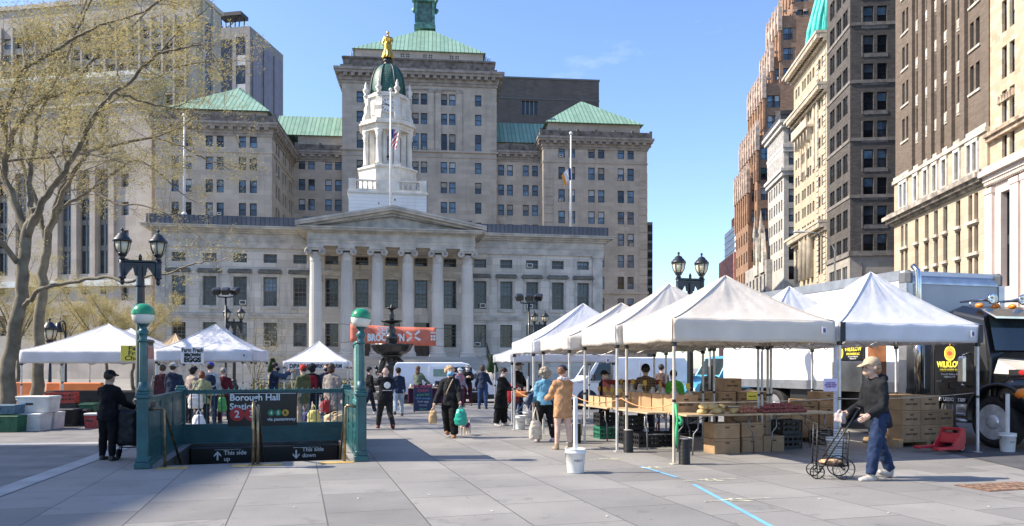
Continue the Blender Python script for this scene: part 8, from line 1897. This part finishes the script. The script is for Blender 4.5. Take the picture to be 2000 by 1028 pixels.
q=MB(); q.tube([(-.22,.0,1.08),(-.30,.05,.98),(-.36,.06,.86),(-.34,.04,.72)],[.05,.09,.10,.05],10,flat=.5); me=smooth_mesh(q,.02,1,'sweater'); ragged(me,.03,9); me.materials.append(cloth((.05,.07,.14))); mo=mesh_obj('tied_jacket',me,bs); mo.matrix_local=Matrix.Rotation(R(-198),4,'Z')
co_=P('person in a tan wool coat, navy cap and bare legs, standing at the stall corner',pl_(1099,878),205,H=1.64,top=(.47,.26,.13),shoe=(.36,.27,.17),hair=(.30,.15,.08),style='short',hat='cap',hatc=(.02,.03,.055),bare=True,hem=.38,bulk=1.15,turn=-55,mask=(.55,.55,.56),arms=((30,8,50,12),(20,6,30,0)),scarf=cloth((.55,.5,.52)),fine=True,skin=PALE,legs=((2,2,3),(-3,3,3)),lboot=.2)
# vendors
P('vendor in a black cap, black jacket and pink mask behind the red rack',gp(1180,19.6),55,H=1.52,top=BK_,trouser=BK_,hat='cap',hatc=(.012,.012,.014),mask=(.55,.42,.40),skin=PALE)
P('vendor in a brown plaid shirt and black knit hat, back turned, behind the cartons',gp(1261,17.6),178,H=1.66,top=(.2,.1,.05),topmat=PLD,trouser=(.03,.03,.04),hat='beanie',hatc=(.008,.008,.009),arms=((35,14,40,15),(35,14,40,15)),bulk=1.12)
P('vendor in a bright green shirt bending behind the front cream tent pole',gp(1322,17.4),200,H=1.56,top=(.10,.42,.06),trouser=(.03,.03,.04),hair=(.012,.01,.01),lean=14,bulk=1.1)
P('vendor with long black hair in a black jacket at the back of the stall',gp(1388,19.8),170,H=1.66,top=(.007,.007,.008),trouser=BK_,hair=(.008,.008,.009),style='long',bulk=1.15)
P('shopper in dark clothes by the far poles, left of the blue van',gp(1292,24),150,H=1.7,top=(.10,.07,.06),trouser=BK_,hair=(.03,.02,.02))
# woman with the cart
cw=P('person in a tan cap, black quilted jacket and blue jeans pushing a wire cart',pl_(1714,936.5),-82,H=1.77,top=(.014,.015,.018),trouser=(.020,.036,.085),shoe=(.42,.40,.37),hair=(.36,.22,.13),style='bob',hat='cap',hatc=(.42,.33,.22),mask=(.52,.36,.27),legs=((16,6,2),(-14,10,2)),arms=((8,10,58,2),(14,10,54,2)),hem=.43,lean=6,nod=5,bulk=1.16,fine=True,hood=True,flare=1.1,skin=PALE)
for i,(x,z) in enumerate(((-.165,.98),(.165,.98))):
    q=MB(); q.bbox((x,-.06,z),(.03,.17,.17),b=.012); q.bbox((x*1.06,-.06,z+.07),(.03,.18,.05),b=.01); q.build('pocket',[cloth((.02,.021,.025))],cw)
bag('plastic_bag','clear crumpled bag held with the cart handle',hand(cw,'r')+Vector((0,0,.10)),(.16,.14,.14),(.48,.40,.38),0,.04,1.1,rough=.3,crush=.03)
# pigeons on the bare limb
# ================= TREES =================
BARK=mat('plane_bark',(.085,.07,.048),.9,.35,3.2,.6,bscale=9,col2=(.20,.175,.125),detail=8); TWIG=mat('twig_bark',(.24,.195,.145),.9,.25,3); BUD=mat('spring_bud',(.46,.37,.14),.7,.3,2,trans=.35); BUD2=mat('spring_bud_pale',(.45,.40,.20),.7,.25,2,trans=.35)
class Tree:
    def __init__(s,label,loc,seed,group='budding plane trees'):
        s.e=empty('plane_tree',loc,0,label,'tree',group); s.o=Vector(loc); s.r=random.Random(seed); s.tw=MB(); s.bud=MB(); s.n=0
    def buds(s,p,d,n,sz,spread):
        r=s.r
        for i in range(n):
            c=p+Vector((r.gauss(0,spread),r.gauss(0,spread),r.gauss(0,spread*.8))); a=Vector((r.gauss(0,1),r.gauss(0,1),r.gauss(0,1))).normalized(); b=a.orthogonal().normalized(); q=sz*r.uniform(.5,1.5); c2=a.cross(b)
            s.bud.add([c-b*q,c+c2*q*.6,c+b*q],[(0,1,2)],0 if r.random()<.6 else 1)
    def grow(s,p,d,L,rad,lv,budn=11,bs=.034):
        r=s.r; k=4 if lv>0 else 3; pts=[p]; dd=d.normalized(); 
        for i in range(k):
            dd=(dd+Vector((r.gauss(0,.20),r.gauss(0,.20),r.gauss(.03,.16)))).normalized(); pts.append(pts[-1]+dd*L/k)
        s.tw.tube(pts,[rad*(1-.7*i/k) for i in range(k+1)],4 if lv>1 else 3,caps=False,smooth=True); s.n+=1
        if lv==0:
            s.buds(pts[-1],dd,budn,bs,.10); s.buds(pts[-2],dd,budn//2,bs,.09); return
        nch=3 if lv>1 else 3
        for i in range(1,k+1):
            for q in range(2 if (lv>1 or i>1) else 1):
                if r.random()<.22: continue
                sd=Vector((r.gauss(0,1),r.gauss(0,1),r.gauss(.15,.6))); sd=(sd-dd*sd.dot(dd)).normalized()
                s.grow(pts[i],(dd*.75+sd*.8),L*r.uniform(.45,.68),rad*.5*(1-.4*i/k),lv-1,budn,bs)
    def limb(s,pts,r0,r1,lv=2,L=1.7,step=.40,t0=.2,name='limb',budn=11):
        """guided limb: list of world points; side shoots sprout along it"""
        P=[Vector(p)-s.o for p in pts]; Q=[]
        for i in range(len(P)-1):
            a,b=P[i],P[i+1]; c0=P[i-1] if i else a*2-b; c3=P[i+2] if i+2<len(P) else b*2-a
            for q in range(5):
                t=q/5; Q.append(.5*((2*a)+(b-c0)*t+(2*c0-5*a+4*b-c3)*t*t+(3*a-c0-3*b+c3)*t**3))
        Q.append(P[-1]); n=len(Q)
        for i in range(1,n-1): Q[i]=Q[i]+Vector((s.r.gauss(0,.03),s.r.gauss(0,.03),s.r.gauss(0,.03)))*min(1,r0*6)
        rr=[r0+(r1-r0)*(i/(n-1))**.8 for i in range(n)]
        rr=[q*.86 if name=='limb' else q for q in rr]; m=MB(); m.tube(Q,rr,10 if r0>.1 else 6); m.build(name,[BARK],s.e)
        acc=0; ln=sum((Q[i+1]-Q[i]).length for i in range(n-1)); run=0
        for i in range(n-1):
            sg=Q[i+1]-Q[i]; acc+=sg.length; run+=sg.length
            while acc>step:
                acc-=step
                if run/ln<t0 or lv<0: continue
                d=sg.normalized(); sd=Vector((s.r.gauss(0,1),s.r.gauss(0,1),s.r.gauss(.2,.7))); sd=(sd-d*sd.dot(d)).normalized(); f=1.15-.55*run/ln
                s.grow(Q[i],d*.6+sd,L*f*s.r.uniform(.7,1.2),max(.013,rr[i]*.30),lv,budn)
        if lv>=0: s.grow(Q[-1],Q[-1]-Q[-2],L*.8,r1*.9,lv,budn)
    def done(s):
        c=s.bud; o=s.tw.build('twigs',[TWIG],s.e); c.build('crown',[BUD,BUD2],s.e)
def px3(lst,y0,y1):
    n=len(lst)-1; return [at(x,y,y0+(y1-y0)*i/n) for i,(x,y) in enumerate(lst)]
Y1=22.0
t=Tree('big budding plane tree with a leaning trunk at the left edge of the photo',(at(12,718,Y1).x,Y1,0),3)
base=at(12,790,Y1); base.z=0
fork=at(53,461,Y1)
t.limb([base,at(14,740,Y1),at(30,650,Y1),at(44,560,Y1),fork,at(66,430,Y1),at(78,405,Y1)],.235,.115,lv=-1,name='trunk')
t.limb(px3([(53,461),(78,408),(102,368),(135,323),(163,270),(180,229),(212,192),(261,151),(310,106),(355,94)],22,19.5),.13,.03,L=1.35)
t.limb(px3([(53,461),(30,400),(8,330),(29,253),(53,221),(90,192),(135,182),(196,184),(245,188),(286,202),(335,210)],22,23.5),.13,.025,L=1.35)
t.limb(px3([(37,604),(60,585),(82,563),(143,551),(204,541),(250,552),(290,538),(327,535),(368,518),(408,510)],22,19.5),.09,.02,L=1.0,step=.8,t0=.5,lv=1)
t.limb(px3([(58,440),(60,400),(57,347),(69,266),(78,216),(122,135),(150,60),(200,-40)],22,24),.11,.03,L=1.4)
t.limb(px3([(20,300),(10,230),(45,139),(82,118),(135,82),(180,57),(260,30),(330,-10)],23,21),.10,.025,L=1.35)
t.limb(px3([(-60,330),(0,317),(61,310),(135,304),(176,302),(240,318)],23,21),.05,.02,L=.9,lv=1,step=.9)
t.limb(px3([(53,461),(20,380),(-60,300),(-150,200),(-260,120)],22,25),.13,.03,L=1.5,step=.9)
t.limb(px3([(40,520),(-40,430),(-140,380),(-260,330)],22,19),.10,.03,L=1.5,step=.9)
t.limb(px3([(10,250),(-20,120),(-30,0),(-10,-120),(40,-260)],22.5,22),.11,.03,L=1.5,step=.9)
t.limb(px3([(135,182),(180,120),(240,70),(300,10),(380,-60)],23,25),.06,.02,L=1.3)
t.done()
Y2=28.0
t=Tree('second plane tree behind the cheese tent, with pale branches spreading right',(at(73,718,Y2).x,Y2,0),5)
b0=at(73,770,Y2); b0.z=0; fk=at(94,461,Y2)
t.limb([b0,at(74,720,Y2),at(78,604,Y2),at(86,520,Y2),fk,at(106,425,Y2),at(116,398,Y2)],.23,.10,lv=-1,name='trunk')
t.limb(px3([(94,461),(114,400),(143,339),(176,294),(229,282),(302,268),(360,290),(400,310)],28,26),.12,.025,L=1.6)
t.limb(px3([(94,461),(105,430),(130,400),(176,372),(214,345),(262,315),(300,330),(345,370)],28,30),.10,.025,L=1.5)
t.limb(px3([(100,445),(115,380),(160,310),(180,240),(230,190),(290,160),(350,130),(420,120)],28,27),.10,.025,L=1.6)
t.limb(px3([(90,470),(70,390),(40,300),(60,200),(110,110),(160,20),(200,-80)],28,30),.11,.03,L=1.7)
t.limb(px3([(180,372),(230,400),(270,400),(330,420),(380,455),(420,480)],27,25),.05,.015,L=1.1,lv=1,step=.6)
t.limb(px3([(302,268),(350,250),(390,225),(440,235),(470,290)],26,26),.035,.012,L=1.0,lv=1,step=.5)
t.limb(px3([(355,94),(400,90),(430,130),(440,180)],20,20),.03,.012,L=.9,lv=1,step=.5)
t.limb(px3([(310,106),(350,60),(390,30),(410,10)],20,20),.03,.012,L=.9,lv=1,step=.5)
t.done()
# pale budding trees further back
def small_tree(label,px,y,h,wd,seed,trunk=.12):
    p=gp(px,y); t=Tree(label,p,seed,'smaller budding trees in front of the court'); r=random.Random(seed)
    t.limb([p,p+Vector((r.uniform(-.2,.2),0,h*.2)),p+Vector((r.uniform(-.2,.2),0,h*.4))],trunk,trunk*.7,lv=-1,name='trunk')
    f=p+Vector((0,0,h*.38))
    for i in range(7):
        a=2*math.pi*i/7+r.uniform(-.3,.3); q=wd*r.uniform(.6,1)
        t.limb([f,f+Vector((math.cos(a)*q*.45,math.sin(a)*q*.45,h*.25)),f+Vector((math.cos(a)*q,math.sin(a)*q,h*r.uniform(.4,.6)))],trunk*.5,.02,L=h*.19,step=h*.11,t0=.2,budn=15)
    t.done()
small_tree('yellow-green budding tree behind the left subway globe',262,44,5.6,2.4,21); small_tree('yellow-green budding tree behind the lamp post at left',205,47,6.2,2.4,22); small_tree('pale budding tree at the left edge beyond the big trunk',30,40,7.0,2.6,23); small_tree('thin budding tree beyond the two plane trunks',118,50,6.5,2.4,24)
t=Tree('bare reddish brown multi-stemmed shrub left of the turkey tent',gp(500,46),31,'bare shrubs'); r=random.Random(31)
for i in range(9):
    a=2*math.pi*i/9; p=gp(500,46); t.limb([p,p+Vector((0,0,.35)),p+Vector((math.cos(a)*.6,math.sin(a)*.6,2.0)),p+Vector((math.cos(a)*1.5+.3,math.sin(a)*1.5,3.4+r.random()))],.035,.012,L=.7,step=.5,lv=1,budn=4)
t.done(); t.e.name='bare_shrub'; t.e['category']='shrub'
# two pigeons on the level limb
def pigeon(px,py,y,rz,label):
    e=empty('pigeon',at(px,py,y),R(rz),label,'bird','pigeons on the bare limb'); b=MB(); b.tube([(-.13,0,.06),(-.03,0,.09),(.06,0,.12),(.09,0,.17)],[.02,.055,.05,.028],10); b.ell((.1,0,.2),.03,8,6); b.tube([(.125,0,.2),(.15,0,.195)],[.01,.004],6); b.tube([(-.1,0,.07),(-.24,0,.02)],[.03,.02],6,flat=.4); me=smooth_mesh(b,.009,1,'pigeon'); me.materials.append(mat('pigeon_grey',(.03,.03,.035),.6,.2)); mesh_obj('body',me,e)
q=at(102,304,22.2); pigeon(102,305,22.0,20,'dark pigeon perched on the level bare limb, left of two'); pigeon(135,303,21.7,160,'dark pigeon perched on the level bare limb, right of two')
# office block beyond the left edge that shades the near left paving
ob=Plane(-900,40,0); ob.o=Vector((-62,0,0)); ob.yaw=R(90); ob.u=Vector((0,1,0)); ob.n=Vector((-1,0,0))
b=Bldg('side_office',ob,'tall stone office block beyond the left edge, casting shade on the near paving',rnd=31); wl=MB()
b.block(wl,-40,12.5,0,20,0,51.3,[(-38+i*4,4+j*4,1.6,2.3,'sash') for i in range(13) for j in range(12)]); wl.build('wall',[LS],b.root); b.finish()
